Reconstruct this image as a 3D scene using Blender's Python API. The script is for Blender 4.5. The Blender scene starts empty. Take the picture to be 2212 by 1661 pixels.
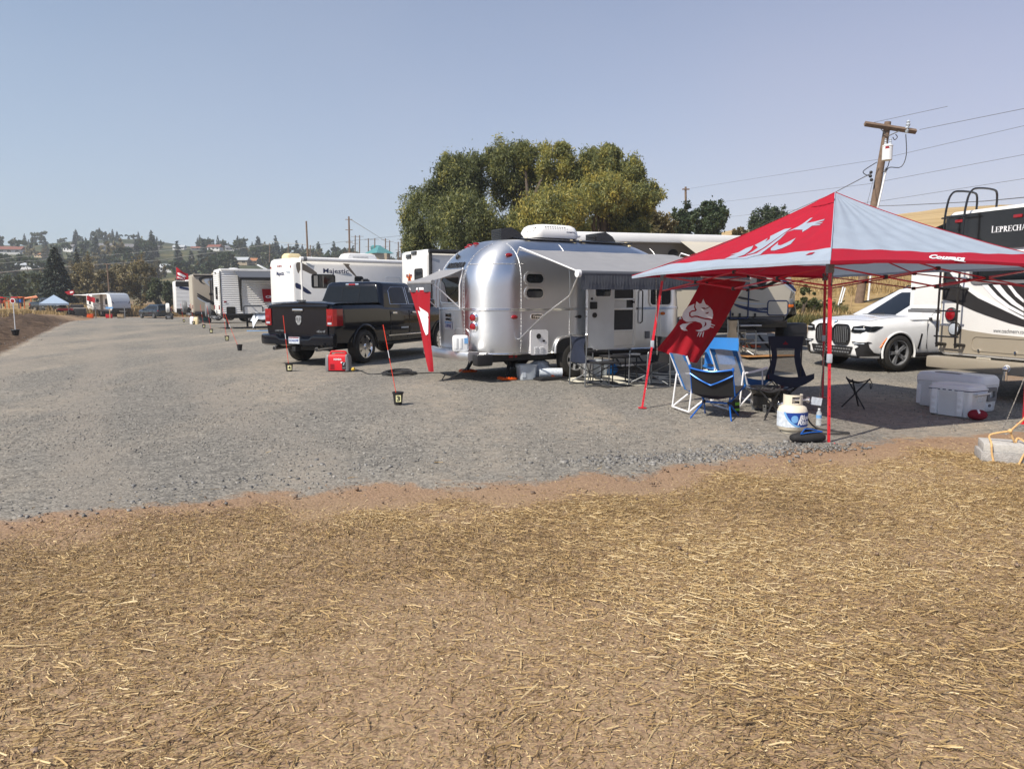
import bpy, bmesh, math, random
import numpy as np
from mathutils import Vector, Matrix
from mathutils.geometry import tessellate_polygon
R = math.radians
rnd = random.Random(11)
C = bpy.context.scene.collection
scene = bpy.context.scene
# ---------------------------------------------------------------- camera
FPX, CU, CV, HORIZON = 1615.0, 1106.0, 830.5, 640.0
CAM_H = 1.6
PITCH = math.atan((CV - HORIZON) / FPX)
cam_data = bpy.data.cameras.new('camera')
cam_data.sensor_width = 36.0
cam_data.lens = 36.0 * FPX / 2212.0
cam_data.clip_start = 0.05
cam_data.clip_end = 3000.0
cam = bpy.data.objects.new('camera', cam_data)
C.objects.link(cam)
cam.location = (0, 0, CAM_H)
cam.rotation_euler = (R(90) - PITCH, 0, 0)
scene.camera = cam
# ---------------------------------------------------------------- sky and sun
SUN = Vector((-0.518, -0.443, 0.731)).normalized()
world = bpy.data.worlds.new('World')
scene.world = world
world.use_nodes = True
wn = world.node_tree.nodes
wl = world.node_tree.links
wn.clear()
w_out = wn.new('ShaderNodeOutputWorld')
w_bg = wn.new('ShaderNodeBackground')
w_bg.inputs['Strength'].default_value = 0.1
sky = wn.new('ShaderNodeTexSky')
sky.sky_type = 'NISHITA'
sky.sun_disc = False
sky.sun_elevation = math.asin(SUN.z)
sky.sun_rotation = math.atan2(SUN.x, SUN.y)
sky.altitude = 750
sky.air_density = 1.0
sky.dust_density = 1.0
sky.ozone_density = 2.2
# smoke layer of the late-summer air: thickest at the horizon
geo = wn.new('ShaderNodeTexCoord')
sep = wn.new('ShaderNodeSeparateXYZ')
wl.new(geo.outputs['Generated'], sep.inputs[0])
ramp = wn.new('ShaderNodeValToRGB')
ramp.color_ramp.elements[0].position = 0.0
ramp.color_ramp.elements[0].color = (0.72, 0.72, 0.72, 1)
ramp.color_ramp.elements[1].position = 0.62
ramp.color_ramp.elements[1].color = (0.03, 0.03, 0.03, 1)
wl.new(sep.outputs['Z'], ramp.inputs[0])
side = wn.new('ShaderNodeValToRGB')
side.color_ramp.elements[0].position = 0.25
side.color_ramp.elements[0].color = (3.7, 4.25, 5.1, 1)
side.color_ramp.elements[1].position = 0.85
side.color_ramp.elements[1].color = (4.75, 4.1, 4.9, 1)
mx = wn.new('ShaderNodeMath'); mx.operation = 'MULTIPLY_ADD'
mx.inputs[1].default_value = 0.5; mx.inputs[2].default_value = 0.5
wl.new(sep.outputs['X'], mx.inputs[0])
wl.new(mx.outputs[0], side.inputs[0])
mixs = wn.new('ShaderNodeMixRGB')
wnz = wn.new('ShaderNodeTexNoise'); wnz.inputs['Scale'].default_value = 2.2; wnz.inputs['Detail'].default_value = 3
wl.new(geo.outputs['Generated'], wnz.inputs['Vector'])
wma = wn.new('ShaderNodeMath'); wma.operation = 'MULTIPLY_ADD'; wma.inputs[1].default_value = .34; wma.inputs[2].default_value = -.17
wl.new(wnz.outputs['Fac'], wma.inputs[0])
wmb = wn.new('ShaderNodeMath'); wmb.use_clamp = True
wl.new(wma.outputs[0], wmb.inputs[0]); wl.new(ramp.outputs[0], wmb.inputs[1])
wl.new(wmb.outputs[0], mixs.inputs[0])
wl.new(sky.outputs[0], mixs.inputs[1])
wl.new(side.outputs[0], mixs.inputs[2])
wl.new(mixs.outputs[0], w_bg.inputs['Color'])
wl.new(w_bg.outputs[0], w_out.inputs['Surface'])
sun_data = bpy.data.lights.new('sun', 'SUN')
sun_data.energy = 4.6
sun_data.angle = R(0.6)
sun_data.color = (1.0, 0.915, 0.79)
sun = bpy.data.objects.new('sun', sun_data)
C.objects.link(sun)
sun.rotation_euler = (-SUN).to_track_quat('-Z', 'Y').to_euler()
scene.view_settings.view_transform = 'Standard'
scene.view_settings.look = 'None'
scene.view_settings.exposure = 0.45
scene.view_settings.gamma = 1.0
scene.cycles.max_bounces = 8
scene.cycles.volume_bounces = 1
# ---------------------------------------------------------------- terrain
def ss(a, b, x):
 t = np.clip((np.asarray(x, float) - a) / (b - a), 0, 1)
 return t * t * (3 - 2 * t)
def road_edge(y):                       # left edge of the gravel
 return -14.4 - 0.52 * (np.asarray(y, float) - 21.0)
NEAR_PTS = [(-900, 1230), (-300, 1165), (0, 1128), (300, 1097), (530, 1073), (760, 1050), (1050, 1046), (1230, 1031),
   (1400, 1022), (1600, 990), (1800, 966), (2000, 946), (2212, 934), (2700, 915), (3300, 890)]
def flat(u, v, z=0.0):
 xc, yc = (u - CU) / FPX, -(v - CV) / FPX
 cp, sp = math.cos(PITCH), math.sin(PITCH)
 d = (xc, cp + yc * sp, -sp + yc * cp)
 t = (z - CAM_H) / d[2]
 return d[0] * t, d[1] * t
_near = np.array([flat(u, v) for u, v in NEAR_PTS])
def near_edge(x):
 return np.interp(np.asarray(x, float), _near[:, 0], _near[:, 1])
def terrain(x, y):
 x = np.asarray(x, float); y = np.asarray(y, float)
 yy = np.maximum(y, 1.0)
 a = np.clip(x / yy, -1.6, 1.6) * ss(0.5, 6, y)
 z = -1.1 * ss(40, 95, y) * ss(4, -12, x) * (1 - ss(110, 160, y))
 bank = ss(0.0, 3.2, road_edge(y) - x) * ss(9, 16, y) * 0.5
 z = z + bank * (1 - ss(100, 160, y))
 z = z + 0.2 * ss(16.8, 19.5, y) * ss(1.5, 4.5, x)
 hl = np.interp(a, [-1.6, -0.685, -0.5, -0.35, -0.2, -0.1, 0.05, 0.2, 1.6], [44, 40, 39.5, 37, 27, 22, 17, 14, 14])
 hn = 1 + 0.10 * np.sin(x * 0.021 + 1.3) * np.sin(y * 0.013) + 0.04 * np.sin(x * 0.06)
 z = z + hl * hn * ss(165, 600, y)
 fr = ss(0.1, 0.3, a) * (0.78 + 0.27 * ss(0.3, 0.62, a))
 zr = 0.55 * ss(23.6, 26, y) + np.clip(y - 27, 0, 175) * 0.133 * (1 + 0.02 * np.sin(x * .05))
 z = z + fr * zr * (1 - 0.3 * ss(250, 600, y))
 return z
def tz(x, y):
 return float(terrain(x, y))
def ray(u, v):
 xc, yc = (u - CU) / FPX, -(v - CV) / FPX
 cp, sp = math.cos(PITCH), math.sin(PITCH)
 return Vector((xc, cp + yc * sp, -sp + yc * cp))
def P(u, v, y):                         # point at world depth y seen at photo point (u, v)
 d = ray(u, v)
 return Vector((0, 0, CAM_H)) + d * (y / d.y)
def T(u, v, ymax=900):                  # first point of the terrain met there
 d = ray(u, v)
 lo, y = 1.0, 1.0
 while y < ymax:
  p = Vector((0, 0, CAM_H)) + d * (y / d.y)
  if p.z <= tz(p.x, p.y):
   for _ in range(18):
    m = (lo + y) / 2
    q = Vector((0, 0, CAM_H)) + d * (m / d.y)
    if q.z <= tz(q.x, q.y): y = m
    else: lo = m
   q = Vector((0, 0, CAM_H)) + d * (y / d.y)
   return Vector((q.x, q.y, tz(q.x, q.y)))
  lo = y; y *= 1.02
 q = Vector((0, 0, CAM_H)) + d * (ymax / d.y)
 return Vector((q.x, q.y, tz(q.x, q.y)))
def on(u, y):                           # on the ground at depth y under photo column u
 x = (u - CU) / FPX * (y * math.cos(PITCH) + 0.15)
 return Vector((x, y, tz(x, y)))
# ---------------------------------------------------------------- materials
def rgb(h):                             # sRGB 0..255 to linear
 return tuple(((c / 255) / 12.92 if c / 255 <= .04045 else ((c / 255 + .055) / 1.055) ** 2.4) for c in h)
def mat(name, col, rough=0.5, metal=0.0, var=0.08, vs=6.0, bump=0.0, bs=40.0, coat=0.0, trans=0.0, alpha=1.0,
  ior=1.45, spec=0.5, sub=0.0, dirt=0.0):
 m = bpy.data.materials.new(name)
 m.use_nodes = True
 n, l = m.node_tree.nodes, m.node_tree.links
 b = n['Principled BSDF']
 tc = n.new('ShaderNodeTexCoord')
 nz = n.new('ShaderNodeTexNoise')
 nz.inputs['Scale'].default_value = vs
 nz.inputs['Detail'].default_value = 5
 l.new(tc.outputs['Object'], nz.inputs['Vector'])
 mr = n.new('ShaderNodeMapRange')
 mr.inputs['From Min'].default_value = 0.3; mr.inputs['From Max'].default_value = 0.7
 mr.inputs['To Min'].default_value = 1 - var; mr.inputs['To Max'].default_value = 1 + var
 l.new(nz.outputs['Fac'], mr.inputs['Value'])
 mu = n.new('ShaderNodeVectorMath'); mu.operation = 'SCALE'
 mu.inputs[0].default_value = col[:3]
 l.new(mr.outputs[0], mu.inputs['Scale'])
 src = mu.outputs[0]
 if dirt:
  nd = n.new('ShaderNodeTexNoise'); nd.inputs['Scale'].default_value = 1.7; nd.inputs['Detail'].default_value = 8
  l.new(tc.outputs['Object'], nd.inputs['Vector'])
  dr = n.new('ShaderNodeMapRange'); dr.inputs['From Min'].default_value = 0.48; dr.inputs['From Max'].default_value = 0.75
  dr.inputs['To Max'].default_value = dirt
  l.new(nd.outputs['Fac'], dr.inputs['Value'])
  dm = n.new('ShaderNodeMixRGB'); dm.inputs[2].default_value = (0.22, 0.18, 0.14, 1)
  l.new(dr.outputs[0], dm.inputs[0]); l.new(src, dm.inputs[1])
  src = dm.outputs[0]
 l.new(src, b.inputs['Base Color'])
 rr = n.new('ShaderNodeMapRange')
 rr.inputs['To Min'].default_value = max(0.02, rough * 0.85); rr.inputs['To Max'].default_value = min(1, rough * 1.15)
 l.new(nz.outputs['Fac'], rr.inputs['Value'])
 l.new(rr.outputs[0], b.inputs['Roughness'])
 b.inputs['Metallic'].default_value = metal
 b.inputs['Coat Weight'].default_value = coat
 b.inputs['Coat Roughness'].default_value = 0.04
 b.inputs['Transmission Weight'].default_value = trans
 b.inputs['Alpha'].default_value = alpha
 b.inputs['IOR'].default_value = ior
 b.inputs['Specular IOR Level'].default_value = spec
 if bump:
  nb = n.new('ShaderNodeTexNoise'); nb.inputs['Scale'].default_value = bs; nb.inputs['Detail'].default_value = 4
  l.new(tc.outputs['Object'], nb.inputs['Vector'])
  bp = n.new('ShaderNodeBump'); bp.inputs['Strength'].default_value = bump; bp.inputs['Distance'].default_value = 0.02
  l.new(nb.outputs['Fac'], bp.inputs['Height'])
  l.new(bp.outputs[0], b.inputs['Normal'])
 return m
def cloth(name, col, thru=0.25, var=0.06, bump=0.25, bs=14, rough=0.8):
 m = mat(name, col, rough, 0, var, 5, bump, bs)
 n, l = m.node_tree.nodes, m.node_tree.links
 t = n.new('ShaderNodeBsdfTranslucent'); t.inputs[0].default_value = (*col[:3], 1)
 mx_ = n.new('ShaderNodeMixShader'); mx_.inputs[0].default_value = thru
 l.new(n['Principled BSDF'].outputs[0], mx_.inputs[1]); l.new(t.outputs[0], mx_.inputs[2])
 l.new(mx_.outputs[0], n['Material Output'].inputs['Surface'])
 return m
def leafmat(name, cols, thru=0.3):      # colours picked leaf by leaf through the 'tint' attribute
 m = bpy.data.materials.new(name); m.use_nodes = True
 n, l = m.node_tree.nodes, m.node_tree.links
 b = n['Principled BSDF']
 at = n.new('ShaderNodeAttribute'); at.attribute_name = 'tint'
 cr = n.new('ShaderNodeValToRGB')
 e = cr.color_ramp.elements
 while len(e) < len(cols): e.new(0.5)
 for i, c in enumerate(cols):
  e[i].position = i / max(1, len(cols) - 1); e[i].color = (*c, 1)
 l.new(at.outputs['Fac'], cr.inputs[0])
 l.new(cr.outputs[0], b.inputs['Base Color'])
 b.inputs['Roughness'].default_value = 0.55
 t = n.new('ShaderNodeBsdfTranslucent'); l.new(cr.outputs[0], t.inputs[0])
 mx_ = n.new('ShaderNodeMixShader'); mx_.inputs[0].default_value = thru
 l.new(b.outputs[0], mx_.inputs[1]); l.new(t.outputs[0], mx_.inputs[2])
 l.new(mx_.outputs[0], n['Material Output'].inputs['Surface'])
 return m
M = {}
M['alu'] = mat('aluminium', (.74, .755, .78), .34, 1, .05, 1.6, .16, 2.6)
_n = M['alu'].node_tree.nodes; _t = _n.new('ShaderNodeTangent'); _t.direction_type = 'RADIAL'; _t.axis = 'Z'
M['alu'].node_tree.links.new(_t.outputs[0], _n['Principled BSDF'].inputs['Tangent']); _n['Principled BSDF'].inputs['Anisotropic'].default_value = .7; _n['Principled BSDF'].inputs['Anisotropic Rotation'].default_value = .25
M['alu2'] = mat('mill_aluminium', (.72, .72, .72), .38, 1, .04, 6)
M['chrome'] = mat('chrome', (.85, .85, .86), .12, 1, .02)
M['steel'] = mat('grey_steel', (.25, .26, .27), .45, .8, .1)
M['black'] = mat('black_plastic', (.018, .018, .02), .5, 0, .2, 9)
M['rubber'] = mat('tyre_rubber', (.022, .021, .02), .85, 0, .25, 14, .2, 60, dirt=.25)
M['white'] = mat('white_gelcoat', (.80, .80, .79), .32, 0, .03, 2, dirt=.06)
M['whitep'] = mat('white_plastic', (.74, .76, .78), .45, 0, .04, 5)
M['cream'] = mat('cream_plastic', (.72, .60, .36), .5, 0, .06)
M['glass'] = mat('dark_tinted_glass', (.008, .010, .012), .05, 0, .05, 3, spec=.4)
M['screen'] = mat('mesh_screen', (.05, .052, .055), .7, 0, .2, 60)
M['red'] = cloth('crimson_cloth', rgb((160, 12, 32)), .14)
M['redband'] = cloth('canopy_crimson', rgb((170, 15, 44)), .18, bump=.35, bs=5)
M['greyc'] = cloth('canopy_grey', rgb((168, 182, 199)), .26, bump=.35, bs=5)
M['awn'] = cloth('awning_grey', rgb((146, 147, 151)), .12)
M['awn2'] = cloth('awning_dark', rgb((84, 88, 96)), .1)
M['print'] = mat('white_print', (.78, .79, .82), .7, 0, .03)
M['redprint'] = mat('crimson_print', rgb((118, 12, 34)), .8, 0, .05)
M['redpaint'] = mat('red_painted_steel', rgb((200, 34, 48)), .35, 0, .08, 10, coat=.2)
M['redplastic'] = mat('red_plastic', rgb((196, 22, 34)), .35, 0, .06)
M['lens'] = mat('red_lens', (.26, .006, .011), .12, 0, .1, 20, coat=.6)
M['amber'] = mat('amber_lens', (.7, .16, .02), .2, 0, .1)
M['orange'] = mat('orange_plastic', rgb((226, 92, 22)), .45, 0, .06)
M['stake'] = mat('orange_red_stake', rgb((236, 70, 44)), .5, 0, .05)
M['darkblue'] = mat('dark_navy_paint', (.0035, .005, .010), .16, 0, .05, 3, coat=.45, spec=.35)
M['trimblk'] = mat('gloss_black_trim', (.012, .012, .013), .2, 0, .1, coat=.4)
M['wht_car'] = mat('white_car_paint', (.78, .79, .80), .22, 0, .02, coat=1)
M['navycloth'] = cloth('navy_cloth', (.013, .019, .040), .03)
M['blackcloth'] = cloth('black_cloth', (.016, .016, .018), .04)
M['bluecloth'] = cloth('blue_cloth', (.012, .10, .28), .12)
M['skycloth'] = cloth('bright_blue_cloth', (.03, .22, .62), .2)
M['mesh'] = mat('grey_mesh_fabric', (.32, .33, .36), .8, 0, .1, 30, alpha=.72)
M['mesh2'] = mat('dark_mesh_fabric', (.10, .095, .08), .8, 0, .1, 30, alpha=.6)
M['whitemetal'] = mat('white_painted_tube', (.80, .80, .82), .35, 0, .04)
M['bluemetal'] = mat('blue_anodised_tube', (.015, .13, .52), .3, .3, .06)
M['wood'] = mat('weathered_wood', (.16, .115, .075), .85, 0, .3, 9, .4, 30)
M['palewood'] = mat('pale_stake_wood', (.42, .30, .17), .8, 0, .2, 9)
M['tan'] = mat('tan_sidewall', rgb((186, 180, 166)), .4, 0, .03, 2, dirt=.05)
M['taupe'] = mat('taupe_sidewall', rgb((150, 142, 130)), .4, 0, .04, 2, dirt=.06)
M['champ'] = mat('champagne_paint', rgb((150, 142, 128)), .4, 0, .04, 2, dirt=.06)
M['chg'] = mat('charcoal_graphic', (.028, .027, .028), .3, 0, .08)
M['brn'] = mat('taupe_graphic', rgb((122, 112, 100)), .4, 0, .05)
M['navyg'] = mat('navy_graphic', rgb((28, 44, 86)), .35, 0, .05)
M['silverg'] = mat('silver_graphic', rgb((176, 184, 194)), .35, .1, .05)
M['cooler'] = mat('cooler_white', (.74, .77, .80), .42, 0, .04, 4, dirt=.12)
M['greyp'] = mat('grey_plastic', (.16, .165, .175), .5, 0, .08)
M['tank'] = mat('tank_enamel', rgb((214, 206, 188)), .35, 0, .06, 8, dirt=.15)
M['labelblue'] = mat('blue_print', rgb((28, 62, 140)), .4, 0, .08)
M['labelsky'] = mat('light_blue_print', rgb((110, 160, 210)), .4, 0, .1, 20)
M['labelwht'] = mat('scuffed_white_print', rgb((196, 204, 214)), .45, 0, .2, 30)
M['pet'] = mat('clear_plastic', (.75, .83, .88), .1, 0, .03, trans=.0, alpha=.38)
M['bin'] = mat('clear_bin_plastic', (.62, .68, .74), .3, 0, .1, alpha=.6)
M['conc'] = mat('concrete', (.36, .35, .34), .9, 0, .18, 25, .5, 90)
M['rope'] = mat('jute_rope', rgb((208, 170, 118)), .9, 0, .15, 40)
M['yel'] = mat('yellow_paper', rgb((226, 222, 170)), .7, 0, .04)
M['ink'] = mat('black_ink', (.01, .01, .012), .6, 0, .1)
M['solar'] = mat('solar_glass', (.012, .014, .02), .12, 0, .15, 12)
M['farwire'] = mat('weathered_cable', (.12, .12, .125), .6, 0, .1)
M['wire'] = mat('black_cable', (.03, .03, .032), .6, 0, .1)
M['teal'] = mat('teal_paint', rgb((70, 134, 138)), .5, 0, .1)
M['polewood'] = mat('utility_pole_wood', rgb((112, 94, 80)), .9, 0, .25, 6, .4, 20)
# ---------------------------------------------------------------- mesh helpers
def F(o, x, y):                         # frame: origin, x direction, y direction
 x = Vector(x).normalized(); y = Vector(y); y = (y - x * y.dot(x)).normalized(); z = x.cross(y)
 m = Matrix((x, y, z)).transposed().to_4x4(); m.translation = Vector(o)
 return m
def right_side(x, y, z): return F((x, y, z), (1, 0, 0), (0, 0, 1))     # plane seen from -Y
def rear_side(x, y, z): return F((x, y, z), (0, -1, 0), (0, 0, 1))     # plane seen from -X
def front_side(x, y, z): return F((x, y, z), (0, 1, 0), (0, 0, 1))     # plane seen from +X
def left_side(x, y, z): return F((x, y, z), (-1, 0, 0), (0, 0, 1))     # plane seen from +Y
def spl(pts, n=5, closed=True):         # Catmull-Rom through 2-D or 3-D points
 out, k = [], len(pts)
 pts = [Vector(p) for p in pts]
 rng = range(k if closed else k - 1)
 for i in rng:
  if closed: a, b, c, d = pts[i - 1], pts[i], pts[(i + 1) % k], pts[(i + 2) % k]
  else: a, b, c, d = pts[max(i - 1, 0)], pts[i], pts[i + 1], pts[min(i + 2, k - 1)]
  for j in range(n):
   t = j / n
   out.append(0.5 * ((2 * b) + (c - a) * t + (2 * a - 5 * b + 4 * c - d) * t * t + (3 * b - a - 3 * c + d) * t ** 3))
 if not closed: out.append(pts[-1])
 return out
def rrect(w, h, r, n=5):                # rounded rectangle outline, centred
 o = []
 for cx, cy, a0 in ((w / 2 - r, h / 2 - r, 0), (-w / 2 + r, h / 2 - r, 90), (-w / 2 + r, -h / 2 + r, 180), (w / 2 - r, -h / 2 + r, 270)):
  for k in range(n + 1):
   a = R(a0 + 90 * k / n); o.append((cx + r * math.cos(a), cy + r * math.sin(a)))
 return o
class MB:
 def __init__(s): s.v, s.f, s.m = [], [], []
 def add(s, vs, fs, X=None, m=0):
  b = len(s.v)
  for p in vs:
   p = Vector(p) if len(p) == 3 else Vector((p[0], p[1], 0))
   s.v.append(tuple(X @ p) if X is not None else tuple(p))
  for f in fs:
   s.f.append(tuple(b + i for i in f)); s.m.append(m)
  return s
 def box(s, c, d, X=None, m=0, bev=0.0, rot=None):
  bm = bmesh.new(); bmesh.ops.create_cube(bm, size=1)
  for v in bm.verts: v.co = Vector((v.co.x * d[0], v.co.y * d[1], v.co.z * d[2]))
  if bev > 0:
   bmesh.ops.bevel(bm, geom=list(bm.edges), offset=min(bev, min(d) * .49), segments=2, profile=.6, affect='EDGES')
  L = Matrix.Translation(Vector(c))
  if rot: L = L @ Matrix.Rotation(rot[2], 4, 'Z') @ Matrix.Rotation(rot[1], 4, 'Y') @ Matrix.Rotation(rot[0], 4, 'X')
  if X is not None: L = X @ L
  bm.verts.index_update()
  s.add([v.co for v in bm.verts], [[v.index for v in f.verts] for f in bm.faces], L, m)
  bm.free(); return s
 def tube(s, pts, r, n=8, X=None, m=0, closed=False, flat=None):
  pts = [Vector(p) for p in pts]; k = len(pts)
  t0 = None; vs = []; nrm = None
  for i, p in enumerate(pts):
   if closed: t = pts[(i + 1) % k] - pts[i - 1]
   else: t = pts[min(i + 1, k - 1)] - pts[max(i - 1, 0)]
   t = t.normalized() if t.length > 1e-9 else Vector((0, 0, 1))
   if nrm is None:
    nrm = t.cross(Vector((0, 0, 1)))
    if nrm.length < 1e-3: nrm = t.cross(Vector((1, 0, 0)))
   nrm = (nrm - t * nrm.dot(t)).normalized()
   bn = t.cross(nrm)
   rr = r[i] if isinstance(r, (list, tuple)) else r
   fy = flat if flat else 1
   for j in range(n):
    a = 2 * math.pi * j / n
    vs.append(p + nrm * (rr * math.cos(a)) + bn * (rr * fy * math.sin(a)))
  fs = []
  for i in range(k if closed else k - 1):
   a, b = i * n, ((i + 1) % k) * n
   for j in range(n): fs.append((a + j, a + (j + 1) % n, b + (j + 1) % n, b + j))
  if not closed:
   fs.append(tuple(reversed(range(n)))); fs.append(tuple((k - 1) * n + j for j in range(n)))
  return s.add(vs, fs, X, m)
 def cyl(s, a, b, r, r2=None, n=14, X=None, m=0):
  return s.tube([a, b], [r, r if r2 is None else r2], n, X, m)
 def lathe(s, prof, n=24, X=None, m=0, caps=True):      # (radius, z) outline about z
  vs, fs, k = [], [], len(prof)
  for r, z in prof:
   for j in range(n):
    a = 2 * math.pi * j / n; vs.append((r * math.cos(a), r * math.sin(a), z))
  for i in range(k - 1):
   for j in range(n):
    fs.append((i * n + j, i * n + (j + 1) % n, (i + 1) * n + (j + 1) % n, (i + 1) * n + j))
  if caps:
   fs.append(tuple(reversed(range(n)))); fs.append(tuple((k - 1) * n + j for j in range(n)))
  return s.add(vs, fs, X, m)
 def prism(s, poly, z0, z1, X=None, m=0):
  poly = [(p[0], p[1]) for p in poly]; n = len(poly)
  ar = sum(poly[i][0] * poly[(i + 1) % n][1] - poly[(i + 1) % n][0] * poly[i][1] for i in range(n))
  if ar < 0: poly = poly[::-1]
  tri = tessellate_polygon([[Vector((p[0], p[1], 0)) for p in poly]])
  vs = [(p[0], p[1], z0) for p in poly] + [(p[0], p[1], z1) for p in poly]
  fs = []
  for t in tri:
   a, b, c = t
   x = (poly[b][0] - poly[a][0]) * (poly[c][1] - poly[a][1]) - (poly[c][0] - poly[a][0]) * (poly[b][1] - poly[a][1])
   if x < 0: a, b, c = a, c, b
   fs.append((n + a, n + b, n + c)); fs.append((c, b, a))
  for i in range(n):
   j = (i + 1) % n; fs.append((i, j, n + j, n + i))
  return s.add(vs, fs, X, m)
 def ring(s, outer, inner, z0, z1, X=None, m=0):        # frame between two outlines of equal count
  n = len(outer); vs = []
  for z in (z0, z1):
   vs += [(p[0], p[1], z) for p in outer] + [(p[0], p[1], z) for p in inner]
  fs = []
  for i in range(n):
   j = (i + 1) % n
   fs += [(2 * n + i, 2 * n + j, 3 * n + j, 3 * n + i), (i, n + i, n + j, j),
            (i, j, 2 * n + j, 2 * n + i), (n + i, 3 * n + i, 3 * n + j, n + j)]
  return s.add(vs, fs, X, m)
 def loft(s, rings, X=None, m=0, cap=True, closed=True):
  n = len(rings[0]); vs = [p for r_ in rings for p in r_]; fs = []
  for i in range(len(rings) - 1):
   for j in range(n if closed else n - 1):
    fs.append((i * n + j, i * n + (j + 1) % n, (i + 1) * n + (j + 1) % n, (i + 1) * n + j))
  if cap:
   fs.append(tuple(reversed(range(n)))); fs.append(tuple((len(rings) - 1) * n + j for j in range(n)))
  return s.add(vs, fs, X, m)
 def grid(s, fn, nu, nv, X=None, m=0):
  vs = [fn(i / nu, j / nv) for j in range(nv + 1) for i in range(nu + 1)]
  fs = [(j * (nu + 1) + i, j * (nu + 1) + i + 1, (j + 1) * (nu + 1) + i + 1, (j + 1) * (nu + 1) + i) for j in range(nv) for i in range(nu)]
  return s.add(vs, fs, X, m)
 def ball(s, c, r, n=14, X=None, m=0):
  rx, ry, rz = r if isinstance(r, (tuple, list)) else (r, r, r)
  k = max(5, n // 2)
  prof = [(max(1e-4, math.sin(math.pi * i / k)), -math.cos(math.pi * i / k)) for i in range(k + 1)]
  L = Matrix.Translation(Vector(c)) @ Matrix.Diagonal((rx, ry, rz, 1))
  return s.lathe(prof, n, (X @ L) if X is not None else L, m, caps=False)
 def sheet(s, poly, fn, cuts=3, m=0, maxl=None):        # flat outline carried onto a curved surface
  bm = bmesh.new()
  vs = [bm.verts.new((p[0], p[1], 0)) for p in poly]
  tri = tessellate_polygon([[Vector((p[0], p[1], 0)) for p in poly]])
  for t in tri:
   try: bm.faces.new([vs[i] for i in t])
   except ValueError: pass
  for _ in range(cuts):
   ed = [e for e in bm.edges if maxl is None or e.calc_length() > maxl]
   if not ed: break
   bmesh.ops.subdivide_edges(bm, edges=ed, cuts=1, use_grid_fill=False)
   bmesh.ops.triangulate(bm, faces=[f for f in bm.faces if len(f.verts) > 3])
  bm.verts.index_update()
  s.add([fn(v.co.x, v.co.y) for v in bm.verts], [[v.index for v in f.verts] for f in bm.faces], None, m)
  bm.free(); return s
 def text(s, txt, size, X, th=0.004, bold=0.0, shear=0.0, m=0, width=None, sp=1.0):
  cu = bpy.data.curves.new('lettering', 'FONT'); cu.body = txt; cu.size = size
  cu.align_x = 'CENTER'; cu.align_y = 'CENTER'; cu.resolution_u = 2
  cu.extrude = th / 2; cu.offset = bold; cu.shear = shear; cu.space_character = sp
  ob = bpy.data.objects.new('lettering', cu)
  me = ob.to_mesh()
  vs = [v.co.copy() for v in me.vertices]; fs = [list(p.vertices) for p in me.polygons]
  ob.to_mesh_clear(); bpy.data.objects.remove(ob); bpy.data.curves.remove(cu)
  if width and vs:
   w = max(v.x for v in vs) - min(v.x for v in vs)
   for v in vs: v.x *= width / w
  return s.add(vs, fs, X, m)
 def mesh(s, name, mats, smooth=True, ang=38):
  me = bpy.data.meshes.new(name)
  me.from_pydata(s.v, [], s.f)
  for m_ in (mats if isinstance(mats, (list, tuple)) else [mats]): me.materials.append(m_)
  if any(s.m): me.polygons.foreach_set('material_index', s.m)
  if smooth:
   me.shade_smooth(); me.set_sharp_from_angle(angle=R(ang))
  me.update(); return me
 def build(s, name, mats, parent=None, smooth=True, ang=38, label=None):
  o = bpy.data.objects.new(name, s.mesh(name, mats, smooth, ang))
  C.objects.link(o)
  if parent is not None: o.parent = parent
  if label: o['label'] = label
  return o
def tag(o, label, cat, group=None):
 o['label'] = label; o['category'] = cat
 if group: o['group'] = group
 return o
def thing(name, label, cat, loc=(0, 0, 0), rz=0.0, group=None):
 o = bpy.data.objects.new(name, None); C.objects.link(o)
 o.empty_display_size = .2
 o.location = loc; o.rotation_euler = (0, 0, rz)
 return tag(o, label, cat, group)
def copy_tree(o, parent=None):
 c = o.copy(); C.objects.link(c); c.parent = parent
 for ch in list(o.children): copy_tree(ch, c)
 return c
def bake(o, mods):                      # run modifiers once and keep the result
 me = bpy.data.meshes.new_from_object(o.evaluated_get(bpy.context.evaluated_depsgraph_get()))
 o.modifiers.clear(); old = o.data; o.data = me; bpy.data.meshes.remove(old)
def struct(o): o['kind'] = 'structure'; return o
def window(parent, X, w, h, r, frame=None, glass=None, fw=0.03, name='window', pane='pane', proud=.018):
 f = MB().ring(rrect(w, h, r), rrect(w - 2 * fw, h - 2 * fw, max(.004, r - fw)), -.01, proud, X).build(name, frame or M['black'], parent)
 MB().prism(rrect(w - 2 * fw, h - 2 * fw, max(.004, r - fw)), -.01, proud * .35, X).build(pane, glass or M['glass'], f)
 return f
def hatch(parent, X, w, h, r, trim, panel, fw=.02, name='hatch'):
 f = MB().ring(rrect(w, h, r), rrect(w - 2 * fw, h - 2 * fw, max(.004, r - fw)), -.005, .012, X)
 o = f.build(name, trim, parent)
 MB().prism(rrect(w - 2 * fw, h - 2 * fw, max(.004, r - fw)), -.005, .007, X).build('hatch_panel', panel, o)
 return o
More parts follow.
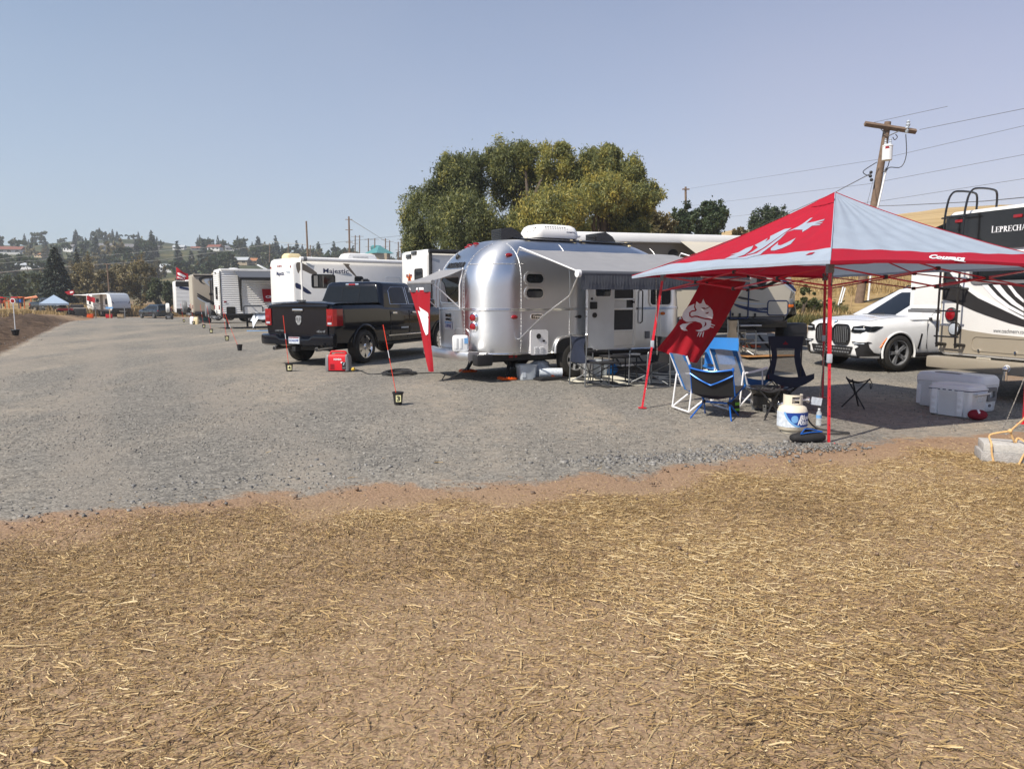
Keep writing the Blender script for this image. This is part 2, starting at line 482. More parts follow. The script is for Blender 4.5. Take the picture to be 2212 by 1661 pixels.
def wheel(parent, loc, rad, wid, rim_r, spokes, outer, rim_mat, spw=.35, name='wheel', twin=False):
 # axis along local Y, outer = +1 / -1 side that shows the rim
 X = Matrix.Translation(Vector(loc)) @ Matrix.Rotation(R(-90) * outer, 4, 'X')
 h = wid / 2
 t = MB().lathe([(rim_r * .98, -h * .9), (rad * .90, -h), (rad * .97, -h * .8), (rad, -h * .55), (rad * .992, -h * .2), (rad * .992, h * .2), (rad, h * .55),
     (rad * .97, h * .8), (rad * .90, h), (rim_r * 1.04, h * .98), (rim_r, h * .86), (rim_r * .985, h * .3)], 40, X)
 tz_ = t.build(name, M['rubber'], parent, ang=50)
 tz_['part_kind'] = 'wheel'
 m = MB().lathe([(rim_r * .93, h * .2), (rim_r * .99, h * .85), (rim_r * 1.0, h * .92), (rim_r * .94, h * .92), (rim_r * .90, h * .55), (rim_r * .88, -h * .4)], 36, X, 0, caps=False)
 m.prism([(rim_r * .93 * math.cos(R(a)), rim_r * .93 * math.sin(R(a))) for a in range(0, 360, 12)], -h * .45, -h * .4, X, 1)
 for k in range(spokes):
  for sgn in ((-1, 1) if twin else (0,)):
   a = 2 * math.pi * k / spokes + sgn * .12
   ca, sa = math.cos(a), math.sin(a)
   w0, w1 = rim_r * spw * .35, rim_r * spw * .5
   if twin: w0, w1 = rim_r * .07, rim_r * .06
   q = [(rim_r * .12, -w0), (rim_r * .92, -w1), (rim_r * .92, w1), (rim_r * .12, w0)]
   m.prism([(x * ca - y * sa, x * sa + y * ca) for x, y in q], h * .45, h * .72, X, 0)
 m.lathe([(rim_r * .24, h * .4), (rim_r * .24, h * .74), (rim_r * .17, h * .8), (rim_r * .12, h * .9), (.001, h * .9)], 16, X, 0, caps=False)
 m.build('rim', [rim_mat, M['black']], tz_)
 return tz_
def cut(o, cyls, mm):                   # open wheel arches in a body: cyls = (x, z, r, y0, y1)
 cutters = []
 o.data.materials.append(mm)
 for x, z, r, y0, y1 in cyls:
  c = MB().cyl((x, y0, z), (x, y1, z), r, n=36).build('cutter', mm, o.parent)
  c.matrix_parent_inverse = o.matrix_parent_inverse
  b = o.modifiers.new('b', 'BOOLEAN'); b.object = c; b.operation = 'DIFFERENCE'; b.solver = 'EXACT'
  if hasattr(b, 'material_mode'): b.material_mode = 'TRANSFER'
  cutters.append(c)
 bpy.context.view_layer.update()
 bake(o, None)
 for c in cutters: bpy.data.objects.remove(c)
 o.data.shade_smooth(); o.data.set_sharp_from_angle(angle=R(35))
def line(name, pts, r, m, label, cat, group=None, n=6):
 return tag(MB().tube(pts, r, n).build(name, m), label, cat, group)
def sag(a, b, s, n=14):
 a, b = Vector(a), Vector(b)
 return [a.lerp(b, i / n) + Vector((0, 0, -s * 4 * (i / n) * (1 - i / n))) for i in range(n + 1)]
# ---------------------------------------------------------------- big numpy meshes
def np_mesh(name, V, Q, m, tint=None, smooth=False, attrs=None):
 me = bpy.data.meshes.new(name)
 k = Q.shape[1]
 me.vertices.add(len(V)); me.loops.add(Q.size); me.polygons.add(len(Q))
 me.vertices.foreach_set('co', np.ascontiguousarray(V, np.float32).ravel())
 me.polygons.foreach_set('loop_start', np.arange(0, Q.size, k, dtype=np.int32))
 me.loops.foreach_set('vertex_index', np.ascontiguousarray(Q, np.int32).ravel())
 me.update(calc_edges=True)
 at = dict(attrs or {})
 if tint is not None: at['tint'] = tint
 for an, av in at.items():
  me.attributes.new(an, 'FLOAT', 'POINT').data.foreach_set('value', np.ascontiguousarray(av, np.float32))
 if smooth: me.shade_smooth()
 me.materials.append(m)
 return me
def np_obj(name, me, parent=None):
 o = bpy.data.objects.new(name, me); C.objects.link(o)
 if parent is not None: o.parent = parent
 return o
class VNoise:                           # smooth value noise on a lattice
 def __init__(s, seed, n=64):
  s.g = np.random.default_rng(seed).random((n, n)); s.n = n
 def __call__(s, x, y, f):
  x = np.asarray(x) * f + 1000; y = np.asarray(y) * f + 1000
  xi, yi = np.floor(x).astype(int), np.floor(y).astype(int)
  u, v = x - xi, y - yi; u = u * u * (3 - 2 * u); v = v * v * (3 - 2 * v)
  g, n = s.g, s.n
  a = g[xi % n, yi % n]; b = g[(xi + 1) % n, yi % n]; c = g[xi % n, (yi + 1) % n]; d = g[(xi + 1) % n, (yi + 1) % n]
  return (a * (1 - u) + b * u) * (1 - v) + (c * (1 - u) + d * u) * v
VN = VNoise(5)
# ---------------------------------------------------------------- ground sheet
def back_dist(x, y):
 return np.where(x < 8, (26 - 1.9 * (x - 8) - y) * 0.47, 24.8 - y)
def gravel_sd(x, y):
 return np.minimum(np.minimum(np.minimum(y - near_edge(x), (x - road_edge(y)) * 0.88), back_dist(x, y)), 97 - np.asarray(y))
def ground_material():
 m = bpy.data.materials.new('gravel_dirt_and_grass'); m.use_nodes = True
 n, l = m.node_tree.nodes, m.node_tree.links
 b = n['Principled BSDF']; b.inputs['Specular IOR Level'].default_value = 0.2
 tc = n.new('ShaderNodeTexCoord')
 def noise(s, d=4, rough=.55):
  q = n.new('ShaderNodeTexNoise'); q.inputs['Scale'].default_value = s; q.inputs['Detail'].default_value = d
  q.inputs['Roughness'].default_value = rough
  l.new(tc.outputs['Object'], q.inputs['Vector']); return q.outputs['Fac']
 def vor(s, out='Color'):
  q = n.new('ShaderNodeTexVoronoi'); q.inputs['Scale'].default_value = s
  l.new(tc.outputs['Object'], q.inputs['Vector']); return q.outputs[out]
 def attr(a):
  q = n.new('ShaderNodeAttribute'); q.attribute_name = a; return q.outputs['Fac']
 def math_(op, a, bb):
  q = n.new('ShaderNodeMath'); q.operation = op
  for i, v in enumerate((a, bb)):
   if isinstance(v, (int, float)): q.inputs[i].default_value = v
   else: l.new(v, q.inputs[i])
  return q.outputs[0]
 def ramp(v, stops):
  q = n.new('ShaderNodeValToRGB'); e = q.color_ramp.elements
  while len(e) < len(stops): e.new(.5)
  for i, (p, c) in enumerate(stops):
   e[i].position = p; e[i].color = (*c, 1) if len(c) == 3 else c
  l.new(v, q.inputs[0]); return q.outputs[0]
 def rng(v, a, bb, c=0., d=1.):
  q = n.new('ShaderNodeMapRange'); q.inputs[1].default_value = a; q.inputs[2].default_value = bb
  q.inputs[3].default_value = c; q.inputs[4].default_value = d
  l.new(v, q.inputs[0]); return q.outputs[0]
 def mix(f, a, bb, mode='MIX'):
  q = n.new('ShaderNodeMixRGB'); q.blend_type = mode
  if isinstance(f, float): q.inputs[0].default_value = f
  else: l.new(f, q.inputs[0])
  for i, v in ((1, a), (2, bb)):
   if isinstance(v, tuple): q.inputs[i].default_value = (*v, 1)
   else: l.new(v, q.inputs[i])
  return q.outputs[0]
 # gravel: stone by stone shades, dusty tracks and darker loose bands
 sep_ = n.new('ShaderNodeSeparateXYZ'); l.new(vor(42.0), sep_.inputs[0])
 stones = ramp(sep_.outputs[0], [(0, (.055, .054, .051)), (.45, (.155, .150, .141)), (1, (.30, .287, .262))])
 sep2 = n.new('ShaderNodeSeparateXYZ'); l.new(vor(17.0), sep2.inputs[0])
 stones2 = ramp(sep2.outputs[0], [(0, (.085, .083, .079)), (1, (.27, .26, .24))])
 stones = mix(.35, stones, stones2)
 stones = mix(rng(noise(90, 3), .35, .7, .0, .35), stones, (.13, .125, .117))
 mp = n.new('ShaderNodeMapping'); mp.inputs['Scale'].default_value = (1.0, .22, 1)
 mp.inputs['Rotation'].default_value = (0, 0, R(-28))
 l.new(tc.outputs['Object'], mp.inputs['Vector'])
 nt = n.new('ShaderNodeTexNoise'); nt.inputs['Scale'].default_value = .55; nt.inputs['Detail'].default_value = 7
 l.new(mp.outputs[0], nt.inputs['Vector'])
 dust = rng(nt.outputs['Fac'], .45, .60, 0, .9)
 fine = ramp(noise(60, 6, .7), [(.3, (.205, .182, .153)), (.7, (.325, .29, .246))])
 grav = mix(math_('MULTIPLY', dust, rng(noise(3.0, 6, .7), .3, .6)), stones, fine)
 grav = mix(rng(noise(.35, 5), .42, .7, 0, .30), grav, (.11, .108, .105))
 grav = mix(1.0, grav, ramp(noise(9, 10, .82), [(.3, (.74, .73, .71)), (.5, (1.2, 1.175, 1.12)), (.7, (1.6, 1.55, 1.45))]), 'MULTIPLY')
 sx = n.new('ShaderNodeSeparateXYZ'); ml_ = n.new('ShaderNodeMapping'); ml_.inputs['Rotation'].default_value = (0, 0, R(-28))
 l.new(tc.outputs['Object'], ml_.inputs[0]); l.new(ml_.outputs[0], sx.inputs[0])
 px = math_('ADD', sx.outputs[0], math_('MULTIPLY', noise(.25, 3), 1.6))
 lane = math_('MULTIPLY', rng(math_('SINE', math_('MULTIPLY', px, 3.4), 0), -.1, .9), rng(math_('ABSOLUTE', math_('ADD', px, 1.2), 0), 5.5, 3.0))
 grav = mix(math_('MULTIPLY', lane, rng(noise(1.6, 7, .7), .3, .7, .1, .75)), grav, fine)
 # dirt under and around the straw
 dirt = ramp(noise(26, 8, .72), [(.25, (.17, .110, .070)), (.5, (.275, .184, .120)), (.8, (.37, .262, .176))])
 dirt = mix(rng(noise(1.3, 5), .4, .65, 0, .5), dirt, (.28, .182, .119))
 chaff = None
 for ang, sc in ((20, 1.0), (-35, 1.2), (75, .9)):
  mc = n.new('ShaderNodeMapping'); mc.inputs['Scale'].default_value = (38 * sc, 260 * sc, 60); mc.inputs['Rotation'].default_value = (0, 0, R(ang))
  l.new(tc.outputs['Object'], mc.inputs['Vector'])
  nc = n.new('ShaderNodeTexNoise'); nc.inputs['Scale'].default_value = 1.0; nc.inputs['Detail'].default_value = 2
  l.new(mc.outputs[0], nc.inputs['Vector'])
  f_ = rng(nc.outputs['Fac'], .56, .66)
  chaff = f_ if chaff is None else math_('MAXIMUM', chaff, f_)
 cover = rng(math_('SUBTRACT', math_('MULTIPLY', attr('gravel'), -1.0), noise(1.4, 6)), -.35, .4, 0., .85)
 dirt = mix(math_('MULTIPLY', chaff, cover), dirt, ramp(noise(150, 2), [(.35, (.20, .145, .075)), (.5, (.38, .285, .15)), (.68, (.55, .44, .27))]))
 # bank of dug earth
 earth = ramp(noise(3.2, 9, .7), [(.3, (.035, .023, .015)), (.5, (.10, .066, .043)), (.72, (.20, .14, .095))])
 # dry grass fields
 dry = ramp(noise(1.1, 9, .72), [(.3, (.14, .10, .045)), (.5, (.30, .21, .095)), (.72, (.40, .29, .14))])
 hillc = ramp(noise(.022, 8, .6), [(.44, (.032, .042, .02)), (.58, (.07, .075, .034)), (.74, (.27, .20, .105))])
 mp2 = n.new('ShaderNodeMapping'); mp2.inputs['Scale'].default_value = (.02, .10, .05); mp2.inputs['Rotation'].default_value = (0, 0, R(-20))
 l.new(tc.outputs['Object'], mp2.inputs['Vector'])
 nw = n.new('ShaderNodeTexNoise'); nw.inputs['Scale'].default_value = 1.5; nw.inputs['Detail'].default_value = 8
 l.new(mp2.outputs[0], nw.inputs['Vector'])
 wheat = ramp(nw.outputs['Fac'], [(.3, (.30, .205, .09)), (.5, (.42, .30, .145)), (.7, (.50, .37, .19))])
 wob = math_('MULTIPLY', math_('SUBTRACT', noise(2.2, 7, .7), .5), 1.3)
 gm = rng(math_('ADD', attr('gravel'), wob), -.07, .10)
 base = mix(attr('dry'), dirt, dry)
 base = mix(attr('bank'), base, earth)
 base = mix(attr('hill'), base, hillc)
 base = mix(attr('wheat'), base, wheat)
 col = mix(gm, base, grav)
 l.new(col, b.inputs['Base Color'])
 b.inputs['Roughness'].default_value = .95
 hgt = math_('ADD', math_('MULTIPLY', vor(42.0, 'Distance'), -.8), math_('MULTIPLY', noise(24, 6, .7), 1.0))
 bp = n.new('ShaderNodeBump'); bp.inputs['Strength'].default_value = .6; bp.inputs['Distance'].default_value = .014
 l.new(hgt, bp.inputs['Height'])
 bp2 = n.new('ShaderNodeBump'); bp2.inputs['Strength'].default_value = .6; bp2.inputs['Distance'].default_value = .35
 l.new(math_('MULTIPLY', noise(2.4, 8, .65), attr('bank')), bp2.inputs['Height'])
 l.new(bp.outputs[0], bp2.inputs['Normal'])
 l.new(bp2.outputs[0], b.inputs['Normal'])
 return m
M['ground'] = ground_material()
def build_ground():
 th = np.concatenate([np.linspace(-52, 52, 500), np.linspace(52, 308, 90)[1:-1]])
 nt = len(th); th = np.radians(th)
 rr = np.concatenate([[0.0], np.geomspace(.4, 1600, 250)])
 TH, RR = np.meshgrid(th, rr)
 X, Y = RR * np.sin(TH), RR * np.cos(TH)
 Z = terrain(X, Y)
 g = gravel_sd(X, Y)
 yes = (g > 0) & (RR < 60)
 Z = Z + np.where(yes, (VN(X, Y, .9) - .5) * .03, 0) + np.where((g < 0) & (RR < 14), (VN(X, Y, 1.7) - .5) * .035, 0)
 lump = ss(0, -.8, (X - road_edge(Y))) * ss(-12, -5, X - road_edge(Y)) * ss(8, 14, Y) * (1 - ss(60, 80, Y))
 Z = Z + lump * ((VN(X, Y, .8) - .5) * .35 + (VN(X, Y, 2.7) - .5) * .16)
 bd = back_dist(X, Y)
 bank = ss(.35, -.15, (X - road_edge(Y))) * (1 - ss(-2.4, -4.6, (X - road_edge(Y)) + 3 * (VN(X, Y, .25) - .5))) * ss(7, 9, Y) * (1 - ss(50, 66, Y))
 berm = ss(.0, -.4, bd) * (1 - ss(-1.6, -2.6, bd)) * (X > 3)
 dry = np.maximum(ss(-2.2, -4.2, X - road_edge(Y)) * ss(6, 9, Y), ss(.2, -.6, bd) * (1 - .8 * berm)) * ss(9, 14, Y)
 hill = ss(150, 230, Y) * (1 - ss(.02, .2, X / np.maximum(Y, 1)))
 wheat = ss(60, 110, Y) * ss(.06, .2, X / np.maximum(Y, 1))
 V = np.stack([X, Y, Z], -1)
 k = np.arange(nt)
 def sheet(lo, hi, name):
  v = V[lo:hi].reshape(-1, 3); r_ = hi - lo
  i = np.arange(r_ - 1)[:, None] * nt
  j2 = (k + 1) % nt
  q = np.stack([i + k, i + nt + k, i + nt + j2, i + j2], -1).reshape(-1, 4)
  a = {n_: A[lo:hi].ravel() for n_, A in (('gravel', np.clip(g, -9, 9)), ('bank', bank), ('dry', dry), ('hill', hill), ('wheat', wheat))}
  return struct(np_obj(name, np_mesh(name, v, q, M['ground'], None, True, a)))
 c1 = int(np.searchsorted(rr, 110));
 sheet(0, c1 + 1, 'ground')
 sheet(c1, len(rr), 'hills')
build_ground()
# ---------------------------------------------------------------- loose straw, gravel stones, dry grass
def straw():
 rg = np.random.default_rng(3)
 n = 600000
 y = np.sqrt(rg.uniform(1.9 ** 2, 8.6 ** 2, n))
 x = rg.uniform(-1, 1, n) * (.74 * y + 2.4)
 s = near_edge(x) - y
 dens = ss(.42, .95, s + (VN(x, y, 2.1) - .5) * .9)
 bare = ss(.70, .86, VN(x, y, .55) * .72 + VN(x + 7, y, 2.0) * .35)
 dens = np.clip(dens * (1 - .74 * bare) * (.45 + .75 * VN(x + 3, y + 9, 1.4)) + .012, 0, 1)
 dens *= np.where(s < -.35, 0.03, 1)
 keep = (rg.random(n) < dens) & (s > -3.5)
 x, y = x[keep], y[keep]; n = len(x)
 ln = np.clip(np.exp(rg.normal(-3.75, .66, n)), .006, .17)
 wd = rg.uniform(.0008, .0021, n) * (1 + .5 * (ln > .05))
 bias = rg.random(n) < .5
 an = np.where(bias, rg.normal(-.25, .5, n), rg.uniform(-math.pi, math.pi, n)) + (VN(x, y, .8) - .5) * 2.2
 tilt = rg.normal(0, .13, n)
 up = np.abs(rg.normal(0, .005, n)) + .002 + VN(x, y, 1.4) * .010
 z0 = terrain(x, y) + (VN(x, y, 1.7) - .5) * .035 + up
 dx, dy = np.cos(an), np.sin(an)
 bend = np.where(rg.random(n) < .12, rg.normal(0, .14, n), rg.normal(0, .025, n)) * ln
 roll = rg.uniform(-.9, .9, n)
 V = np.zeros((n, 6, 3))
 for i, t in enumerate((-.5, 0, .5)):
  cx = x + dx * ln * t + (-dy) * bend * (1 - 4 * t * t)
  cy = y + dy * ln * t + dx * bend * (1 - 4 * t * t)
  cz = np.maximum(z0 + ln * t * tilt, z0 - up + .001)
  for j, sgn in enumerate((-1, 1)):
   V[:, i * 2 + j, 0] = cx - dy * wd * sgn * np.cos(roll)
   V[:, i * 2 + j, 1] = cy + dx * wd * sgn * np.cos(roll)
   V[:, i * 2 + j, 2] = cz + wd * sgn * np.sin(roll)
 b = np.arange(n)[:, None] * 6
 Q = np.concatenate([b + np.array([0, 2, 3, 1]), b + np.array([2, 4, 5, 3])])
 t = np.clip(rg.beta(1.1, 1.5, n) + (VN(x + 20, y, .9) - .5) * .45 + np.where(x > .5, .06, -.02), 0, 1)
 m = leafmat('dry_straw', [(.15, .098, .048), (.27, .178, .078), (.41, .275, .118), (.53, .385, .178), (.72, .58, .34)], .12)
 o = np_obj('straw', np_mesh('straw', V.reshape(-1, 3), Q, m, np.repeat(t, 6)))
 tag(o, 'loose dry straw strewn over the bare brown earth in the foreground', 'straw'); o['kind'] = 'stuff'
straw()
def chaff():
 rg = np.random.default_rng(31); n = 620000
 y = np.sqrt(rg.uniform(1.9 ** 2, 8.4 ** 2, n)); x = rg.uniform(-1, 1, n) * (.74 * y + 2.2)
 s = near_edge(x) - y
 d = ss(.15, 1.0, s + (VN(x, y, 2.1) - .5) * .9) * (.35 + .65 * VN(x, y, 2.6)) + .03 * (s > -.1)
 k = rg.random(n) < d; x, y = x[k], y[k]; n = len(x)
 ln = rg.uniform(.003, .012, n) * (1 + (rg.random(n) < .15)); wd = rg.uniform(.0007, .0017, n); an = rg.uniform(-3.2, 3.2, n)
 z = terrain(x, y) + (VN(x, y, 1.7) - .5) * .035 + rg.uniform(.001, .008, n)
 V = np.zeros((n, 4, 3)); tl = rg.normal(0, .25, n); rl = rg.uniform(-1, 1, n)
 for i, (a, b) in enumerate(((-1, -1), (1, -1), (1, 1), (-1, 1))):
  V[:, i, 0] = x + a * ln * np.cos(an) - b * wd * np.sin(an); V[:, i, 1] = y + a * ln * np.sin(an) + b * wd * np.cos(an); V[:, i, 2] = z + a * ln * tl + b * wd * rl
 o = np_obj('straw_chaff', np_mesh('straw_chaff', V.reshape(-1, 3), np.arange(n)[:, None] * 4 + np.arange(4), bpy.data.materials['dry_straw'], np.repeat(rg.beta(.8, .9, n), 4)))
 tag(o, 'fine broken chaff trodden into the earth between the straw', 'chaff'); o['kind'] = 'stuff'
chaff()
OCT = np.array([[1, 0, 0], [0, 1, 0], [-1, 0, 0], [0, -1, 0], [0, 0, 1], [0, 0, -1]], float)
OCF = np.array([[0, 1, 4], [1, 2, 4], [2, 3, 4], [3, 0, 4], [1, 0, 5], [2, 1, 5], [3, 2, 5], [0, 3, 5]])
CUB = np.array([[sx, sy, sz] for sx in (-1, 1) for sy in (-1, 1) for sz in (-1, 1)], float) * .75
CUF = np.array([[0, 1, 3, 2], [4, 6, 7, 5], [0, 4, 5, 1], [2, 3, 7, 6], [0, 2, 6, 4], [1, 5, 7, 3]])
def stones(name, x, y, size, label, m, seed, sink=.3):
 rg = np.random.default_rng(seed); n = len(x)
 V = CUB[None] * rg.uniform(.5, 1.2, (n, 8, 1)) * rg.uniform(.55, 1.15, (n, 1, 3)) * size[:, None, None]
 V = V + rg.normal(0, .16, V.shape) * size[:, None, None]
 a = rg.uniform(0, 6.28, n); c, s_ = np.cos(a)[:, None], np.sin(a)[:, None]
 X = V[..., 0] * c - V[..., 1] * s_; Y = V[..., 0] * s_ + V[..., 1] * c
 V = np.stack([X + x[:, None], Y + y[:, None], V[..., 2] * .75 + (terrain(x, y) + (VN(x, y, .9) - .5) * .03 + size * sink)[:, None]], -1)
 Q = (np.arange(n)[:, None, None] * 8 + CUF[None]).reshape(-1, 4)
 o = np_obj(name, np_mesh(name, V.reshape(-1, 3), Q, m, np.repeat(rg.random(n), 8)))
 tag(o, label, 'gravel'); o['kind'] = 'stuff'
def gravel():
 rg = np.random.default_rng(8)
 m = leafmat('gravel_stones', [(.11, .106, .098), (.19, .184, .17), (.26, .25, .23), (.38, .36, .33)], 0.0)
 n = 150000
 y = np.sqrt(rg.uniform(4.5 ** 2, 17.0 ** 2, n)); x = rg.uniform(-1, 1, n) * (.74 * y + 1.8)
 g = gravel_sd(x, y)
 p = ss(-.12, .25, g + (VN(x, y, 2.2) - .5) * .5) * (.3 + .9 * VN(x, y, 1.1)) * np.where(VN(x, y, .45) > .58, .35, 1) * ss(17, 9, y) * (.35 + .65 * ss(0, 1.3, g)) + .004 * (g > -1)
 k = rg.random(n) < p
 stones('gravel_stones', x[k], y[k], np.clip(np.exp(rg.normal(-5.0, .33, k.sum())), .003, .02), 'loose grey crushed gravel stones scattered over the lot', m, 4)
 n = 5200
 c = [T(u, v) for u, v in ((1330, 1000), (1450, 992), (1560, 985), (1650, 975), (1740, 968))]
 xs, ys = [], []
 for q in c:
  xs.append(rg.normal(q.x, .36, n // 20)); ys.append(rg.normal(q.y + .06, .13, n // 20))
 for (u0, v0, u1, v1, k_) in ((0, 1108, 330, 1080, 30), (330, 1050, 700, 1030, 90), (620, 1000, 900, 1010, 60), (0, 760, 180, 692, 420), (60, 800, 1200, 1000, 120)):
  A, B = T(u0, v0), T(u1, v1); t = rg.random(k_)
  xs.append(A.x + (B.x - A.x) * t + rg.normal(0, .25, k_)); ys.append(A.y + (B.y - A.y) * t + rg.normal(0, .14 + .01 * A.y, k_))
 x, y = np.concatenate(xs), np.concatenate(ys)
 stones('rubble', x, y, np.clip(np.exp(rg.normal(-4.2, .38, len(x))), .008, .04), 'coarser grey rubble lining the edge of the gravel', leafmat('rubble_stones', [(.11, .108, .104), (.18, .176, .168), (.26, .252, .238)], 0.0), 5, .05)
gravel()
def clods():
 rg = np.random.default_rng(14); n = 9000
 y = np.sqrt(rg.uniform(1.9 ** 2, 9.5 ** 2, n)); x = rg.uniform(-1, 1, n) * (.74 * y + .8)
 s = near_edge(x) - y; k = (s > -.1) & (rg.random(n) < .2 + .8 * ss(.9, .1, s)); x, y = x[k], y[k]
 stones('dirt_clods', x, y, np.clip(np.exp(rg.normal(-5.1, .5, len(x))), .003, .022), 'small clods of brown earth among the straw', leafmat('earth_clods', [(.11, .072, .047), (.20, .135, .09), (.28, .20, .14)], 0.0), 15, .1)
clods()
def blades(name, x, y, h, label, cat, m, seed, w=.012, z=None):
 rg = np.random.default_rng(seed); n = len(x)
 z = terrain(x, y) if z is None else z
 a = rg.uniform(0, 6.28, n); lx, ly = rg.normal(0, .25, n) * h, rg.normal(0, .25, n) * h
 V = np.zeros((n, 4, 3))
 wd = w * (.6 + rg.random(n)) * (.5 + y / 60)
 for i, (sx, t, ww) in enumerate(((-1, 0, 1), (1, 0, 1), (1, 1, .35), (-1, 1, .35))):
  V[:, i, 0] = x + np.cos(a) * wd * sx * ww + lx * t
  V[:, i, 1] = y + np.sin(a) * wd * sx * ww + ly * t
  V[:, i, 2] = z - .02 + h * t
 Q = np.arange(n)[:, None] * 4 + np.arange(4)
 o = np_obj(name, np_mesh(name, V.reshape(-1, 3), Q, m, np.repeat(rg.random(n), 4)))
 tag(o, label, cat); o['kind'] = 'stuff'
def grasses():
 rg = np.random.default_rng(21)
 gold = leafmat('golden_grass', [(.14, .10, .04), (.30, .205, .08), (.44, .31, .14), (.55, .42, .21)], .2)
 n = 46000
 y = 26.3 + 36 * rg.random(n) ** 2.0; x = y * rg.uniform(.25, .78, n)
 k = VN(x, y, .3) + .3 * rg.random(n) > .42; x, y = x[k], y[k]
 blades('dry_grass', x, y, rg.uniform(.10, .38, len(x)), 'golden dry grass on the slope behind the white car', 'grass', gold, 1, .013)
 n = 30000
 y = 30 + 85 * rg.random(n); x = road_edge(y) - 2.8 - 26 * rg.random(n) ** 1.4
 k = (VN(x, y, .4) + .5 * rg.random(n)) > .5; x, y = x[k], y[k]
 blades('field_grass', x, y, rg.uniform(.15, .4, len(x)), 'dry yellow grass on top of the dirt bank at left', 'grass', gold, 2, .012)
 n = 26000
 u = rg.uniform(105, 480, n); y = rg.uniform(99, 128, n); x = (u - CU) / FPX * y
 blades('meadow_grass', x, y, rg.uniform(.5, 1.3, n), 'tall golden meadow grass below the bushes beyond the lot', 'grass', gold, 6, .02)
 grn = leafmat('weed_leaves', [(.045, .055, .02), (.09, .10, .035), (.16, .15, .06), (.30, .24, .08)], .25)
 n = 16000
 y = 25.6 + 4.5 * rg.random(n) ** 1.3; x = y * rg.uniform(.33, .60, n)
 k = VN(x, y, .5) > .36; x, y = x[k], y[k]
 blades('weeds', x, y, rg.uniform(.10, .42, len(x)) * (.5 + VN(x, y, .7)), 'green and yellow weeds along the foot of the slope', 'weeds', grn, 3, .014)
grasses()
# ---------------------------------------------------------------- silver travel trailer
AX, AY, ARZ = -1.2, 14.75, R(30)
AL = 5.25
def ell(z, z1, b, a):
 if z <= z1: return 0.0
 q = min(1.0, (z - z1) / b)
 return a * (1 - math.sqrt(max(0, 1 - q * q)))
def a_iy(z): return ell(z, 1.88, .82, .74) + (0.03 * ((.8 - z) / .3) ** 2 if z < .8 else 0)
def a_ir(z): return ell(z, 1.75, .95, .95) + (0.03 * ((.8 - z) / .3) ** 2 if z < .8 else 0)
def a_if(z): return ell(z, 1.25, 1.45, 1.3) + (0.05 * ((.8 - z) / .3) ** 2 if z < .8 else 0)
def a_ring(z, n=14):
 w, xr, xf = 1.22 - a_iy(z), a_ir(z), AL - a_if(z)
 r = min(.85, w - .02, (xf - xr) / 2 - .02)
 p = []
 def seg(a, b, k): p.extend([(a[0] + (b[0] - a[0]) * i / k, a[1] + (b[1] - a[1]) * i / k) for i in range(k)])
 def arc(cx, cy, a0, a1): p.extend([(cx + r * math.cos(R(a0 + (a1 - a0) * i / n)), cy + r * math.sin(R(a0 + (a1 - a0) * i / n))) for i in range(n)])
 seg((xr, w - r), (xr, -w + r), 6); arc(xr + r, -w + r, 180, 270); seg((xr + r, -w), (xf - r, -w), 14); arc(xf - r, -w + r, 270, 360)
 seg((xf, -w + r), (xf, w - r), 6); arc(xf - r, w - r, 0, 90); seg((xf - r, w), (xr + r, w), 14); arc(xr + r, w - r, 90, 180)
 return p
def a_rear(y, z, off=0.0):
 w, xr = 1.22 - a_iy(z), a_ir(z); r = min(.85, w - .02)
 d = abs(y) - (w - r)
 x = xr if d <= 0 else xr + r - math.sqrt(max(0, r * r - d * d))
 nx, ny = (-1, 0) if d <= 0 else (-math.sqrt(max(0, r * r - d * d)) / r, math.copysign(d / r, y))
 s = (a_ir(z + .02) - a_ir(z - .02)) / .04 if .8 < z < 2.62 else 0
 n = Vector((nx, ny, min(s, 2))).normalized()
 return Vector((x, y, z)) + n * off
def a_right(x, z, off=0.0):
 w, xr = 1.22 - a_iy(z), a_ir(z); r = min(.85, w - .02)
 d = (xr + r) - x
 y = -w if d <= 0 else -(w - r) - math.sqrt(max(0, r * r - d * d))
 nx, ny = (0, -1) if d <= 0 else (-d / r, -math.sqrt(max(0, r * r - d * d)) / r)
 s = (a_iy(z + .02) - a_iy(z - .02)) / .04 if .8 < z < 2.62 else 0
 n = Vector((nx, ny, min(s, 2))).normalized()
 return Vector((x, y, z)) + n * off
def riveted(pts, nrm_off=.006):
 m = MB(); m.tube(pts, .006, 5)
 acc = 0
 for a, b in zip(pts, pts[1:]):
  d = (b - a).length; acc += d
  if acc > .055: m.ball(b, .0085, 6); acc = 0
 return m
